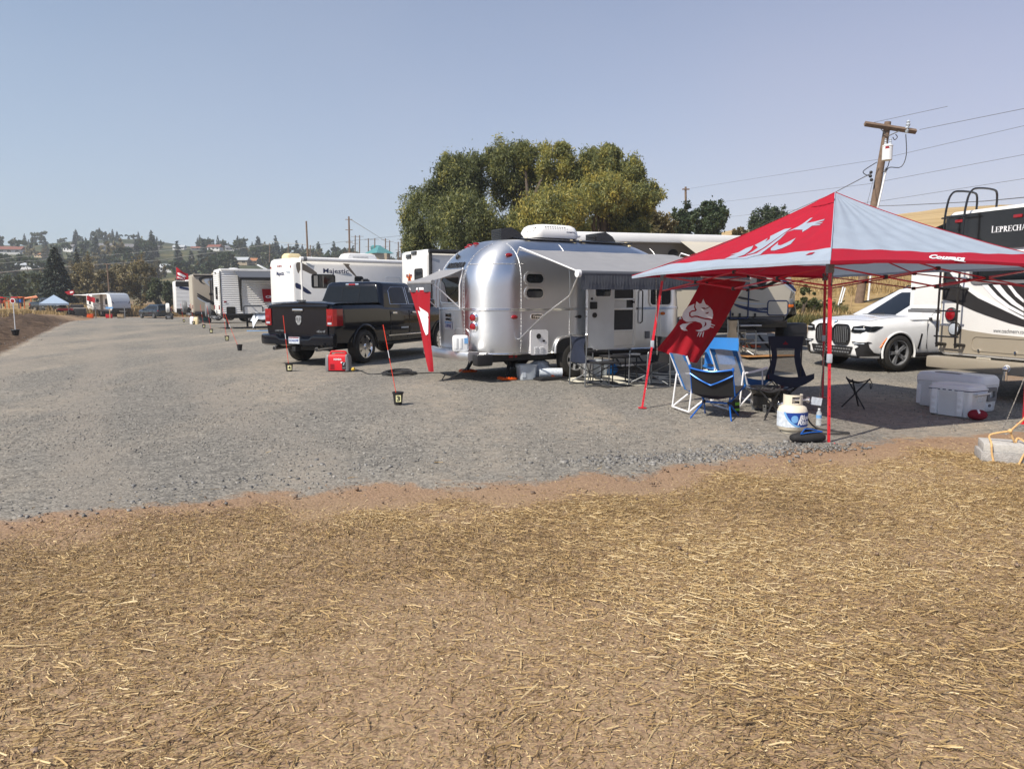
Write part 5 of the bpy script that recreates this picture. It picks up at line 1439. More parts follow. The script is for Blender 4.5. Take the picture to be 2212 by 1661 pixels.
def kodiak():
 W, L = 2.45, 7.0
 h = Vector((.80, -.60, 0)).normalized(); rz = math.atan2(h.y, h.x); left = Vector((-h.y, h.x, 0))
 corner = Vector((-.5325 * 97, 97, 0))
 loc = corner - h * L + left * (W / 2); loc.z = tz(corner.x, corner.y) + .15
 t = thing('travel_trailer', 'small white travel trailer with grey rounded front at the far end of the gravel', 'travel trailer', loc, rz)
 Mw = mat_of(loc, rz)
 prof = [(0, .75), (0, 2.85), (L - 1.4, 2.95), (L - .6, 2.75), (L - .2, 2.2), (L, 1.5), (L, .75)]
 profile_body(prof, W, .08).build('body', M['white'], t)
 fc = [(L - 1.15, 2.90), (L - .58, 2.77), (L - .17, 2.2), (L + .02, 1.5), (L + .02, 1.0)]
 MB().grid(lambda a, b: (lambda k, f: Vector((fc[k][0] + (fc[k + 1][0] - fc[k][0]) * f + .03, -W / 2 + .04 + (W - .08) * a, fc[k][1] + (fc[k + 1][1] - fc[k][1]) * f + .02)))(min(3, int(b * 4)), b * 4 - min(3, int(b * 4))), 8, 8).build('front_cap', M['silverg'], t)
 MB().box((L + .01, 0, .80), (.08, W - .02, .5), bev=.02).build('front_guard', M['trimblk'], t)
 MB().text('KODIAK', .42, F((L - .06, 0, 1.86), (0, 1, 0), (-.4, 0, 1)), .02, .006, width=1.5).build('lettering', M['navyg'], t)
 for s in (-1, 1):
  MB().prism([(s * 1.1, 1.9), (s * 1.15, 1.8), (s * .5, 1.0), (s * .55, 1.0)], 0, .01, front_side(L + .03, 0, 0)).build('graphic', M['chg'], t)
 MB().box((L / 2, 0, .72), (L - .3, W, .2), bev=.03).build('skirt', M['greyp'], t)
 under(t, .3, L - .3, W, .6, (3.0, 3.9))
 Xs = lambda x, z: right_side(x, -W / 2 - .002, z)
 for x in (1.0, 5.6): window(t, Xs(x, 1.85), .55, .75, .1)
 window(t, Xs(3.2, 2.0), .8, .45, .1)
 d = MB().prism(rrect(.75, 2.0, .06), 0, .02, Xs(4.3, 1.75)).build('door', M['brn'], t)
 MB().box((.28, 0, .03), (.06, .1, .03), Xs(4.3, 1.6)).build('door_handle', M['black'], d)
 for x in (1.9, 6.4): hatch(t, Xs(x, 1.15), .8, .5, .06, M['greyp'], M['white'])
 MB().box((2.4, -W / 2 - .002, 1.35), (2.4, .01, .05)).build('graphic', M['chg'], t)
 MB().grid(lambda a, b: Vector((1.6 + 4.2 * a, -W / 2 - .05 - 2.2 * b, 2.86 - .18 * b)), 6, 3).build('awning_fabric', M['white'], t)
 MB().cyl((1.6, -W / 2 - 2.25, 2.68), (5.8, -W / 2 - 2.25, 2.68), .07).build('awning_roller', M['white'], t)
 for x in (1.65, 5.75): MB().tube([(x, -W / 2, 1.1), (x, -W / 2 - 1.2, 1.7), (x, -W / 2 - 2.25, 2.68)], .05, 5).build('awning_strut', M['greyp'], t)
 MB().box((4.6, 0, 3.02), (1.1, .8, .26), bev=.06).build('air_conditioner', M['trimblk'], t)
 MB().tube([(L, -.5, .6), (L + 1.1, 0, .55), (L, .5, .6)], .06, 5).build('hitch', M['black'], t)
kodiak()
# ---------------------------------------------------------------- cars
def mirror(half):                       # half section from bottom centre to top centre -> closed ring (y, z)
 return [(-y, z) for y, z in half] + [(y, z) for y, z in reversed(half[1:-1])]
def car_loft(stations):
 return MB().loft([[(x, y, z) for y, z in mirror(h)] for x, h in stations])
def dens(pts, n=3): return [tuple(p[:2]) for p in spl([(a, b, 0) for a, b in pts], n, False)]
def panel(o, pts, fn, m, name, trim=None, maxl=.14, tr=.008, cuts=4):
 b = MB().sheet(pts, fn, cuts, maxl=maxl)
 w = b.build(name, m, o)
 if trim:
  MB().tube([fn(*p) for p in pts], tr, 5, closed=True).build('trim', trim, w)
 return w
def pickup(loc, rz, paint, label, group=None, detail=True, plate='D26634F'):
 t = thing('pickup_truck', label, 'pickup truck', loc, rz, group)
 def sec(hw, zb, zs, zt, cr=.03):
  return dens([(0, zb), (hw - .16, zb), (hw - .05, zb + .08), (hw - .005, zb + .30), (hw, (zb + zs) / 2 + .1), (hw - .02, zs), (hw - .06, zt - .05), (hw - .13, zt), (hw * .5, zt + cr), (0, zt + cr + .01)], 2)
 S = [(.13, sec(.97, .56, 1.28, 1.40)), (.17, sec(1.0, .52, 1.28, 1.41)), (.5, sec(1.02, .50, 1.28, 1.415)), (1.9, sec(1.025, .48, 1.27, 1.41)), (2.06, sec(1.025, .46, 1.26, 1.39)),
          (3.2, sec(1.025, .45, 1.22, 1.36)), (4.2, sec(1.025, .46, 1.2, 1.34)), (4.6, sec(1.02, .48, 1.18, 1.32)), (5.3, sec(1.0, .5, 1.14, 1.28)), (5.65, sec(.97, .52, 1.1, 1.23)), (5.80, sec(.90, .55, 1.05, 1.14))]
 body = car_loft(S).build('body', [paint], t)
 cut(body, [(1.25, .42, .50, -1.3, -.5), (1.25, .42, .50, .5, 1.3), (4.92, .42, .50, -1.3, -.5), (4.92, .42, .50, .5, 1.3)], M['black'])
 for x in (1.25, 4.92):
  for s in (-1, 1):
   a = [(x + .505 * math.cos(R(k)), s * 1.022, .42 + .505 * math.sin(R(k))) for k in range(-8, 189, 9)]
   MB().tube(a, .028, 6).build('wheel_arch', M['trimblk'], t)
   wheel(t, (x, s * .90, .405), .405, .29, .275, 6, s, M['chrome'], .62)
 # cab
 def cf(z): return (z - 1.34) / .60
 def cxr(z): return 2.02 + .17 * cf(z)
 def cxf(z): return 4.50 - .95 * cf(z)
 def chw(z): return .975 - .16 * cf(z)
 rings = []
 for z in (1.30, 1.45, 1.6, 1.75, 1.86):
  w, a, b = chw(z), cxr(z), cxf(z)
  rings.append([((a + b) / 2 + x, y, z) for x, y in rrect(b - a, 2 * w, .14, 5)])
 for z, s in ((1.91, .975), (1.945, .90), (1.965, .70), (1.972, .3)):
  w, a, b = chw(1.88) * s, cxr(1.9), cxf(1.9); c = (a + b) / 2; L_ = (b - a) * (1 - (1 - s) * .5)
  rings.append([(c + x, y, z) for x, y in rrect(L_, 2 * w, min(.14, w * .9), 5)])
 MB().loft(rings).build('cab', paint, t, ang=50)
 # glass
 fr_ = lambda y, z: Vector((cxr(z) - .006, -y, z))
 rw = panel(t, rrect(1.60, .40, .05, 3), lambda a, b: fr_(a * (1 - .10 * b / .2), b + 1.645), M['glass'], 'rear_window')
 sl = MB()
 for y in (-.26, .26): sl.box((cxr(1.645) - .012, y, 1.645), (.012, .018, .38), rot=(0, R(16), 0))
 sl.box((cxr(1.82) - .012, 0, 1.82), (.012, .54, .018)); sl.build('slider_frame', M['trimblk'], rw)
 for s in (-1, 1):
  fs = lambda x, z, s=s: Vector((x, s * (chw(z) + .005), z))
  for q in ([(2.42, 1.40), (3.22, 1.40), (3.20, 1.83), (2.60, 1.83), (2.46, 1.74)], [(3.30, 1.40), (4.22, 1.38), (3.75, 1.80), (3.62, 1.83), (3.28, 1.83)]):
   panel(t, q, fs, M['glass'], 'side_window', M['chrome'])
  if detail or s < 0:
   for x in (2.36, 3.26, 4.30): MB().box((x, s * 1.022, .88), (.008, .012, .72)).build('door_seam', M['black'], t)
   for x in (2.52, 3.46): MB().box((x, s * 1.035, 1.18), (.2, .04, .05), bev=.015).build('door_handle', M['chrome'], t)
   MB().box((3.2, s * 1.028, .62), (1.9, .02, .03), bev=.006).build('rocker_trim', M['chrome'], t)
   mr = MB().box((4.12, s * 1.14, 1.42), (.14, .24, .22), bev=.05).cyl((4.15, s * .95, 1.36), (4.13, s * 1.08, 1.40), .03)
   mr.build('mirror', paint, t)
   MB().box((3.2, s * .96, .42), (2.2, .14, .05), bev=.02).build('running_board', M['black'], t)
   MB().box((3.0, s * 1.03, .80), (.34, .012, .04), bev=.004).build('badge', M['silverg'], t)
 panel(t, [(-.82, 0), (.82, 0), (.70, 1), (-.70, 1)], lambda a, b: Vector((cxf(1.38 + .48 * b) + .008, a, 1.38 + .48 * b)), M['glass'], 'windshield', None, .3)
 bl = MB().box((cxr(1.90) + .01, 0, 1.895), (.05, .40, .06), bev=.02).build('brake_light', M['chrome'], t)
 MB().box((cxr(1.90) - .012, 0, 1.895), (.03, .2, .045), bev=.01).build('lens', M['lens'], bl)
 MB().loft([[(x, y, z) for x, y in rrect(l_, w_, .05)] for l_, w_, z in ((.34, .12, 1.96), (.30, .10, 2.02), (.1, .02, 2.05))], Matrix.Translation((2.75, 0, 0))).build('roof_antenna', M['black'], t)
 # bed cover, tailgate
 MB().grid(lambda a, b: Vector((.14 + 1.92 * a, -.94 + 1.88 * b, 1.435 + .045 * math.sin(math.pi * b) ** .6 + .01 * a + (-.03 if a < .02 else 0))), 24, 14).build('bed_cover', paint, t)
 MB().box((.20, 0, 1.50), (.08, .22, .03), bev=.012).build('cover_latch', M['trimblk'], t)
 tg = MB().loft([[(x, y, z) for y, z in rrect(1.60, .80, .05, 4)] for x in (.16, .10)], Matrix.Translation((0, 0, .99))).build('tailgate', paint, t)
 MB().box((.10, 0, 1.37), (.10, 1.66, .06), bev=.025).build('tailgate_spoiler', paint, tg)
 MB().box((.085, .02, 1.285), (.03, .30, .05), bev=.012).build('tailgate_handle', M['chrome'], tg)
 MB().box((.095, .02, 1.235), (.02, .22, .045), bev=.01).build('handle_recess', M['black'], tg)
 em = [(x * .8, y * .8) for x, y in [(-.10, .09), (-.06, .13), (.06, .13), (.10, .09), (.09, -.05), (.04, -.12), (0, -.135), (-.04, -.12), (-.09, -.05)]]
 e = MB().prism(em, 0, .02, rear_side(.098, .0, 1.05))
 e = e.build('emblem', M['alu2'], tg)
 em2 = MB()
 for s in (-1, 1): em2.prism([tuple(v[:2]) for v in spl([(s * .012, .05, 0), (s * .048, .07, 0), (s * .064, .03, 0), (s * .048, -.01, 0), (s * .036, .025, 0), (s * .016, -.065, 0)], 3)], .02, .025, rear_side(.098, .0, 1.05))
 em2.build('emblem_mark', M['greyp'], e)
 MB().text('LIMITED', .06, rear_side(.096, .58, .80), .006, .001, width=.26).build('lettering', M['steel'], tg)
 MB().text('4x4', .08, rear_side(.096, -.60, .80), .006, .002, .3, width=.26).build('lettering', M['steel'], tg)
 for s in (-1, 1):
  lg = MB().loft([[(.075, s * .80, z), (.075, s * .97, z), (.14, s * 1.035, z), (.36, s * 1.04, z), (.30, s * .9, z), (.2, s * .80, z)] for z in (.93, .98, 1.27, 1.31)])
  tl = lg.build('tail_light', M['lens'], t)
  MB().box((.071, s * .885, 1.10), (.014, .11, .13), bev=.02).build('lamp_inset', M['lens'], tl)
  MB().box((.071, s * .885, .985), (.014, .11, .05), bev=.01).build('reverse_lamp', M['silverg'], tl)
 # bumper, plate, exhaust, hitch
 bp = []
 for y in np.linspace(-1.03, 1.03, 21):
  a = abs(y); o = .10 * max(0, (a - .7) / .33) ** 2; zt = .73 if a > .42 else .63
  bp.append([(o, y, .46), (-.10 + o, y, .50), (-.12 + o, y, .58), (-.11 + o, y, min(zt, .70)), (-.06 + o, y, zt), (.13, y, zt), (.13, y, .50)])
 MB().loft(bp).build('rear_bumper', paint, t)
 pl = MB().box((0, 0, 0), (.305, .155, .012), rear_side(-.118, -.02, .60), bev=.004).build('license_plate', M['labelwht'], t)
 MB().text(plate, .075, rear_side(-.126, -.02, .595), .003, .001, width=.26).build('lettering', M['labelblue'], pl)
 MB().box((0, .062, .007), (.28, .022, .004), rear_side(-.118, -.02, .60)).build('plate_band', M['redprint'], pl)
 for y in (.60, -.62):
  MB().tube([(.45, y, .42), (.1, y, .41), (-.08, y, .40)], .05, 14).build('exhaust_pipe', M['alu2'], t)
  MB().cyl((-.075, y, .40), (-.088, y, .40), .042).build('exhaust_opening', M['black'], t)
 MB().box((-.02, 0, .40), (.2, .10, .10), bev=.01).build('hitch_receiver', M['black'], t)
 MB().box((2.9, 0, .42), (5.0, 1.1, .16)).cyl((1.25, -.85, .40), (1.25, .85, .40), .06).ball((1.25, 0, .40), .16, 10).build('chassis', M['black'], t)
 # front
 gr = MB().box((5.80, 0, .90), (.10, 1.2, .40), bev=.04).build('grille', M['trimblk'], t)
 g2 = MB()
 for z in (.76, .86, .96, 1.06): g2.box((5.86, 0, z), (.03, 1.1, .02))
 g2.box((5.87, 0, .91), (.03, .06, .36)); g2.build('grille_bars', M['chrome'], gr)
 for s in (-1, 1): MB().box((5.74, s * .78, 1.0), (.16, .32, .2), bev=.05).build('headlight', M['silverg'], t)
 MB().loft([[(5.78 + q - .10 * (abs(y) / .98) ** 3, y, z) for q, z in ((0, .46), (.12, .5), (.12, .68), (0, .7))] for y in np.linspace(-.98, .98, 13)]).build('front_bumper', M['chrome'], t)
 return t
pickup((-4.95, 17.2, 0), R(66.0), M['darkblue'], 'glossy dark navy four door pickup truck with bed cover seen from behind')
def suv(loc, rz, paint, label, group=None, front=True, s_=1.0, wheels_mat=None):
 t = thing('parked_suv', label, 'car', loc, rz, group)
 t.scale = (s_, s_, s_)
 def sec(hw, zb, zs, zt):
  return dens([(0, zb), (hw - .2, zb), (hw - .07, zb + .06), (hw - .015, zb + .24), (hw, (zb + zs) / 2 + .06), (hw - .012, zs - .10), (hw - .05, zs), (hw - .16, zt - .012), (hw * .45, zt + .015), (0, zt + .02)], 2)
 S = [(-2.575, sec(.80, .46, .92, 1.00)), (-2.53, sec(.90, .38, .98, 1.06)), (-2.40, sec(.955, .30, 1.03, 1.12)), (-2.0, sec(.985, .26, 1.06, 1.15)), (-1.0, sec(.99, .25, 1.05, 1.14)),
          (.3, sec(.99, .25, 1.04, 1.15)), (.95, sec(.995, .25, 1.03, 1.17)), (1.3, sec(.995, .25, 1.02, 1.16)), (1.75, sec(.99, .25, 1.0, 1.13)), (2.1, sec(.98, .25, .98, 1.10)), (2.32, sec(.965, .26, .96, 1.06)),
          (2.44, sec(.94, .27, .94, 1.035)), (2.52, sec(.90, .29, .90, 1.0)), (2.565, sec(.84, .32, .86, .96)), (2.585, sec(.76, .36, .80, .91))]
 body = car_loft(S).build('body', [paint], t)
 ax, ar = (1.715, -1.39), .43
 cut(body, [(x, .385, ar, a, b) for x in ax for a, b in ((-1.3, -.55), (.55, 1.3))], M['black'])
 for x in ax:
  for s in (-1, 1):
   a = [(x + .435 * math.cos(R(k)), s * .985, .385 + .435 * math.sin(R(k))) for k in range(-14, 195, 9)]
   MB().tube(a, .022, 6).build('wheel_arch', paint, t)
   wheel(t, (x, s * .865, .385), .385, .27, .27, 5, s, wheels_mat or M['greyp'], twin=True)
 def cf(z): return (z - 1.12) / .60
 def cxr(z): return -2.50 + .38 * cf(z)
 def cxf(z): return 1.40 - 1.17 * cf(z)
 def chw(z): return .93 - .235 * cf(z)
 rings = []
 for z in (1.08, 1.2, 1.35, 1.5, 1.62):
  w, a, b = chw(z), cxr(z), cxf(z)
  rings.append([((a + b) / 2 + x, y, z) for x, y in rrect(b - a, 2 * w, .16, 6)])
 for z, s in ((1.69, .97), (1.735, .90), (1.77, .72), (1.785, .3)):
  w, a, b = chw(1.66) * s, cxr(1.66), cxf(1.68); c = (a + b) / 2
  rings.append([(c + x, y, z) for x, y in rrect((b - a) * (1 - (1 - s) * .45), 2 * w, min(.16, w * .9), 6)])
 MB().loft(rings).build('cabin', paint, t, ang=50)
 wsf = lambda a, b: Vector((cxf(1.15 + .52 * b) + .012 - .10 * abs(a / .85) ** 3, a, 1.15 + .52 * b))
 ws = panel(t, [(-.84, 0), (.84, 0), (.80, .3), (.68, 1), (-.68, 1), (-.80, .3)], wsf, M['glass'], 'windshield', M['trimblk'], .12, .012)
 MB().tube([wsf(-.5, .02) + Vector((.02, 0, .005)), wsf(.1, .08) + Vector((.015, 0, .01))], .01, 5).build('wiper', M['black'], ws)
 panel(t, [(-.78, 0), (.78, 0), (.66, 1), (-.66, 1)], lambda a, b: Vector((cxr(1.2 + .42 * b) - .012, a, 1.2 + .42 * b)), M['glass'], 'rear_window', None, .2)
 for s in (-1, 1):
  fs = lambda x, z, s=s: Vector((x, s * (chw(z) + .008), z))
  for q in ([(-2.2, 1.22), (-1.42, 1.18), (-1.42, 1.56), (-1.95, 1.53)], [(-1.34, 1.18), (-.30, 1.17), (-.32, 1.60), (-1.34, 1.575)], [(-.22, 1.17), (.80, 1.17), (.34, 1.48), (.12, 1.58), (-.22, 1.60)]):
   panel(t, q, fs, M['glass'], 'side_window', M['trimblk'])
  for x in (.98, -.26, -1.3): MB().box((x, s * .992, .76), (.007, .012, .60)).build('door_seam', M['black'], t)
  for x in (.02, -1.05): MB().box((x, s * 1.0, .95), (.2, .03, .035), bev=.012).build('door_handle', paint, t)
  MB().loft([[(.80 + x, s * (.93 + y), 1.13 + z) for x, z in rrect(l_, h_, .06)] for y, l_, h_ in ((.04, .12, .12), (.1, .20, .18), (.26, .16, .16), (.3, .08, .1))]).build('mirror', paint, t)
  MB().box((.84, s * .95, 1.10), (.12, .12, .05), bev=.01).build('mirror_arm', M['black'], t)
  MB().box((.16, s * .985, .33), (2.2, .03, .10), bev=.01).build('rocker_trim', M['trimblk'], t)
  MB().tube([(-1.9, s * .66, 1.76), (-1.8, s * .66, 1.81), (-.1, s * .66, 1.82), (.02, s * .66, 1.75)], .018, 6).build('roof_rail', M['trimblk'], t)
  tl = MB().box((-2.46, s * .80, .98), (.14, .34, .13), bev=.03).build('tail_light', M['lens'], t)
  MB().box((1.16, s * .992, .62), (.05, .012, .34), rot=(0, R(-14), 0), bev=.006).build('fender_vent', M['trimblk'], t)
 MB().box((-2.57, 0, .80), (.03, .5, .14), bev=.02).build('tailgate_recess', M['trimblk'], t)
 MB().box((-2.57, 0, .38), (.08, 1.3, .2), bev=.04).build('rear_diffuser', M['black'], t)
 MB().box((-.3, 0, .28), (3.6, 1.3, .16)).build('underbody', M['black'], t)
 if not front: return t
 from mathutils.bvhtree import BVHTree
 bv = BVHTree.FromPolygons([v.co for v in body.data.vertices], [p.vertices for p in body.data.polygons])
 def xf(y, z):
  h = bv.ray_cast(Vector((5, max(-.93, min(.93, y)), z)), Vector((-1, 0, 0)))
  return h[0].x - .025 if h[0] else 2.3
 def ff(y, z, o=0):
  h = bv.ray_cast(Vector((5, max(-.955, min(.955, y)), z)), Vector((-1, 0, 0)))
  return h[0] + (h[1] if h[1].x > 0 else -h[1]) * (o * .8 - .018) if h[0] else Vector((2.2 + o, y, z))
 for s in (-1, 1):
  k = [(y + s * .265, z + .755) for y, z in rrect(.50, .42, .13, 5)]
  g = MB().sheet(k, lambda a, b: ff(a, b, .035), 6, maxl=.05).build('grille', M['black'], t)
  MB().tube([ff(a, b, .04) for a, b in k], .018, 6, closed=True).build('grille_frame', M['trimblk'], g)
  br = MB()
  for i in range(8):
   y = s * .265 + (i - 3.5) * .055
   hh = .17 if 0 < i < 7 else .12
   br.tube([ff(y, .755 - hh, .05), ff(y, .755 + hh, .05)], .009, 5)
  br.build('grille_bars', M['steel'], g)
  hl = [(s * .56, .835), (s * .60, .93), (s * .80, .955), (s * .90, .935), (s * .925, .86), (s * .80, .815), (s * .66, .82)]
  def hf(a, b, o=.028):
   return ff(a, b, o + .012)
  h = MB().sheet(hl, hf, 6, maxl=.035).build('headlight', M['glass'], t)
  MB().tube([hf(a, b, .03) for a, b in hl], .010, 5, closed=True).build('headlight_rim', M['trimblk'], h)
  bm_ = MB()
  bm_.tube([hf(s * a, .885, .03) for a in np.linspace(.64, .86, 8)], .016, 6)
  bm_.build('headlight_lamp', M['silverg'], h)
  def sf_(a, b):
   q_ = bv.ray_cast(Vector((a, s * 3, b)), Vector((0, -s, 0)))
   return (q_[0] if q_[0] else Vector((a, s * .9, b))) + Vector((.012, s * .012, 0))
  MB().sheet([(2.12, .945), (2.30, .955), (2.50, .94), (2.50, .84), (2.36, .84), (2.22, .90)], sf_, 5, maxl=.04).build('headlight_side', M['glass'], h)
  iv = [(s * .60, .61), (s * .92, .62), (s * .93, .33), (s * .72, .31), (s * .70, .47), (s * .80, .53)]
  def vf(a, b, o=.03):
   return ff(a, b, o + .012)
  n_ = MB().sheet(iv, vf, 6, maxl=.035).build('side_intake', M['black'], t)
  MB().tube([vf(a, b, .035) for a, b in iv], .012, 5, closed=True).build('intake_trim', M['trimblk'], n_)
  MB().tube([vf(s * .66, .585, .045), vf(s * .88, .59, .045)], .014, 6).build('fog_lamp', M['silverg'], n_)
  MB().tube([(2.16 - .12, s * .985, .70), (2.16 - .02, s * .985, .60), (2.2, s * .975, .50)], .014, 5).build('side_reflector', M['amber'], t)
 def up(x, y): return bv.ray_cast(Vector((x, y, 3)), Vector((0, 0, -1)))[0] + Vector((0, 0, .002))
 for s in (-1, 1): MB().tube([up(x, s * (.80 - .02 * (x - 1.2))) for x in np.linspace(1.25, 2.36, 12)], .006, 5).build('bonnet_seam', M['greyp'], t)
 MB().tube([up(2.40 - .08 * (y / .78) ** 2, y) for y in np.linspace(-.78, .78, 14)], .006, 5).build('bonnet_seam', M['greyp'], t)
 lo = [(-.62, .50), (.62, .50), (.56, .36), (.4, .335), (-.4, .335), (-.56, .36)]
 li = MB().sheet(lo, lambda a, b: ff(a, b, .05), 6, maxl=.05).build('lower_intake', M['black'], t)
 MB().tube([ff(a, b, .052) for a, b in lo], .012, 5, closed=True).build('intake_trim', M['trimblk'], li)
 me_ = MB()
 for i in range(14):
  for j in range(2): me_.box(ff(-.5 + i * .077 + j * .038, .385 + j * .07, .05), (.01, .05, .03))
 me_.build('intake_mesh', M['greyp'], li)
 b = MB().lathe([(.045, 0), (.045, .008), (.002, .012)], 18, F((2.52, 0, 1.025), (0, 1, 0), (-.8, 0, .6)), caps=False).build('emblem', M['trimblk'], t)
 e2 = MB(); e3 = MB()
 for q in range(4):
  pts = [(0, 0)] + [(.033 * math.cos(R(q * 90 + k)), .033 * math.sin(R(q * 90 + k))) for k in range(0, 91, 18)]
  (e2 if q % 2 else e3).prism(pts, .012, .014, F((2.52, 0, 1.025), (0, 1, 0), (-.8, 0, .6)))
 e2.build('emblem_mark', M['labelsky'], b); e3.build('emblem_mark', M['print'], b)
 MB().loft([[(xf(y, .40) + o - .03, y, z) for o, z in ((.0, .27), (.05, .28), (.05, .31), (.0, .33))] for y in np.linspace(-.72, .72, 17)]).build('front_lip', M['trimblk'], t)
 return t
suv((9.54, 17.32, .02), math.atan2(-.31, -.95), M['wht_car'], 'white SUV with large black double grille parked beside the black and white motorhome')
M['darkteal'] = mat('dark_teal_paint', (.008, .016, .024), .2, .3, .05, coat=1)
q = T(323, 688)
suv((q.x, q.y + 1.5, q.z), math.atan2(.6, -.8), M['darkteal'], 'dark blue SUV at the far end of the gravel beside the grey fronted trailer', front=False, s_=.95)
q = on(106, 101)
pickup((q.x - 2.5, q.y + 1.2, q.z), math.atan2(-.42, .9), M['darkteal'], 'distant dark pickup truck parked beside the pale blue canopy', detail=False, plate='')
# ---------------------------------------------------------------- camp furniture and small things
def place(o, p, rz=0.0):
 o.location = (p[0], p[1], p[2] if len(p) > 2 else tz(p[0], p[1])); o.rotation_euler = (0, 0, rz); return o
def director_chair(p, rz, fab, frm, label, table=True, group=None):   # local +X forward
 t = thing('folding_chair', label, 'chair', (p[0], p[1], tz(*p[:2])), rz, group)
 for s in (-1, 1):
  y = s * .27
  MB().tube([tuple(v) for v in spl([(-.22, y, .62), (-.24, y, .9)], 2, False)], .012, 7).tube([tuple(v) for v in spl([(-.24, y, .9), (-.23, y, .6), (-.25, y, .03), (-.2, y, .015), (.22, y, .015), (.25, y, .05), (.24, y, .58), (.18, y, .62), (-.22, y, .62)], 4, False)], .012, 7).build('side_frame', frm, t)
  MB().box((.0, y, .635), (.44, .05, .03), bev=.012).build('armrest', M['black'], t)
 MB().tube([(-.22, -.27, .42), (.2, .27, .06)], .011, 6).tube([(-.22, .27, .42), (.2, -.27, .06)], .011, 6).tube([(.22, -.27, .42), (-.2, .27, .06)], .011, 6).tube([(.22, .27, .42), (-.2, -.27, .06)], .011, 6).build('cross_braces', frm, t)
 MB().grid(lambda a, b: Vector((-.24 + .48 * a, -.27 + .54 * b, .43 - .03 * math.sin(math.pi * b))), 6, 8).build('seat', fab, t)
 MB().grid(lambda a, b: Vector((-.24 - .05 * math.sin(math.pi * a) , (-.27 + .54 * a) * (1 - .26 * math.sin(math.pi * min(1, (1 - b) * 1.15)) ** 2), .42 + .48 * b - .02 * math.sin(math.pi * a) * b)), 12, 10).build('backrest', fab, t)
 if table:
  MB().box((.02, -.48, .44), (.44, .36, .025), bev=.008).build('side_table', M['black'], t)
  MB().tube([(-.1, -.62, .43), (.1, -.3, .2)], .008, 5).tube([(.1, -.62, .43), (-.1, -.3, .2)], .008, 5).build('table_brace', M['black'], t)
 return t
CG = 'folding chairs with side frames around the camp'
director_chair((1.40, 13.50), R(26), M['navycloth'], M['steel'], 'navy folding director chair with grey tube frame beside the open trailer door', True, CG)
director_chair((2.45, 13.25), R(206), M['blackcloth'], M['steel'], 'grey framed folding director chair left of the hanging crimson flag', False, CG)
M['brownmesh'] = mat('brown_mesh', (.09, .075, .06), .8, 0, .15)
director_chair(T(1600, 770)[:2], R(10), M['brownmesh'], M['steel'], 'brown folding chair with aluminium frame near the beige trailer steps', False, CG)
def folding_table(p, rz, L, W, H, m, lab, leg):
 t = thing('folding_table', lab, 'table', (p[0], p[1], tz(*p[:2])), rz)
 MB().box((0, 0, H), (L, W, .04), bev=.012).build('table_top', m, t)
 for sx in (-1, 1):
  for sy in (-1, 1): MB().tube([(sx * L * .42, sy * W * .4, H), (sx * L * .45, sy * W * .43, 0)], .013, 6).build('leg', leg, t)
 MB().tube([(-L * .44, W * .4, H * .55), (L * .44, W * .4, H * .55)], .009, 5).tube([(-L * .44, -W * .4, H * .55), (L * .44, -W * .4, H * .55)], .009, 5).build('table_brace', leg, t)
 return t
folding_table((1.98, 13.75), R(28), .62, .42, .50, M['black'], 'low black folding table between the two director chairs', M['black'])
def rug():
 m = bpy.data.materials.new('patterned_rug'); m.use_nodes = True
 n, l = m.node_tree.nodes, m.node_tree.links
 tc = n.new('ShaderNodeTexCoord'); mp = n.new('ShaderNodeMapping'); mp.inputs['Scale'].default_value = (.55, 1.5, 1)
 w = n.new('ShaderNodeTexWave'); w.inputs['Scale'].default_value = 1.3; w.inputs['Distortion'].default_value = 7; w.inputs['Detail'].default_value = .6; w.inputs['Detail Scale'].default_value = .9
 cr = n.new('ShaderNodeValToRGB'); cr.color_ramp.interpolation = 'CONSTANT'
 cr.color_ramp.elements[0].color = (.035, .035, .034, 1); cr.color_ramp.elements[1].position = .52; cr.color_ramp.elements[1].color = (.58, .56, .47, 1)
 l.new(tc.outputs['Object'], mp.inputs[0]); l.new(mp.outputs[0], w.inputs[0]); l.new(w.outputs[0], cr.inputs[0]); l.new(cr.outputs[0], n['Principled BSDF'].inputs['Base Color'])
 n['Principled BSDF'].inputs['Roughness'].default_value = .9
 o = MB().grid(lambda a, b: Vector((-1.8 + 3.6 * a, -.85 + 1.7 * b, .012 + .006 * math.sin(a * 20 + b * 9))), 40, 20).build('outdoor_rug', m)
 p = A(3.4, -2.1); place(o, (p.x, p.y, 0), ARZ)
 tag(o, 'black and cream patterned outdoor rug laid in front of the trailer door', 'rug')
rug()
def orange_mat():
 p = T(1650, 768)
 m = mat('woven_orange_mat', (.34, .17, .06), .9, 0, .5, 40)
 o = MB().box((0, 0, .012), (1.5, .9, .012), bev=.004).build('doormat', m); place(o, p, R(16))
 tag(o, 'woven orange brown mat lying on the gravel near the beige trailer', 'mat')
orange_mat()
def tub(name, p, rz, L, W, H, m, label, cat, lid=None, taper=.86):
 t = thing(name, label, cat, (p[0], p[1], p[2] if len(p) > 2 else tz(*p[:2])), rz)
 out = [[(x, y, z) for x, y in rrect(L * s, W * s, .05)] for s, z in ((taper, 0), (1, H * .96), (1.06, H * .96), (1.06, H), (.96, H), (taper * .95, .015))]
 MB().loft(out).build('tub', m, t, ang=50)
 if lid: MB().loft([[(x, y, z) for x, y in rrect(L * s, W * s, .05)] for s, z in ((1.07, H), (1.07, H + .03), (.98, H + .05))]).build('lid', lid, t)
 else:
  for s in (-1, 1): MB().box((s * L * .53, 0, H * .9), (.03, W * .4, .03), bev=.01).build('handle', m, t)
 return t
t_ = tub('storage_bin', T(1137, 819)[:2], R(20), .36, .30, .29, M['bin'], 'clear plastic bin under the side of the silver trailer, no lid', 'bin')
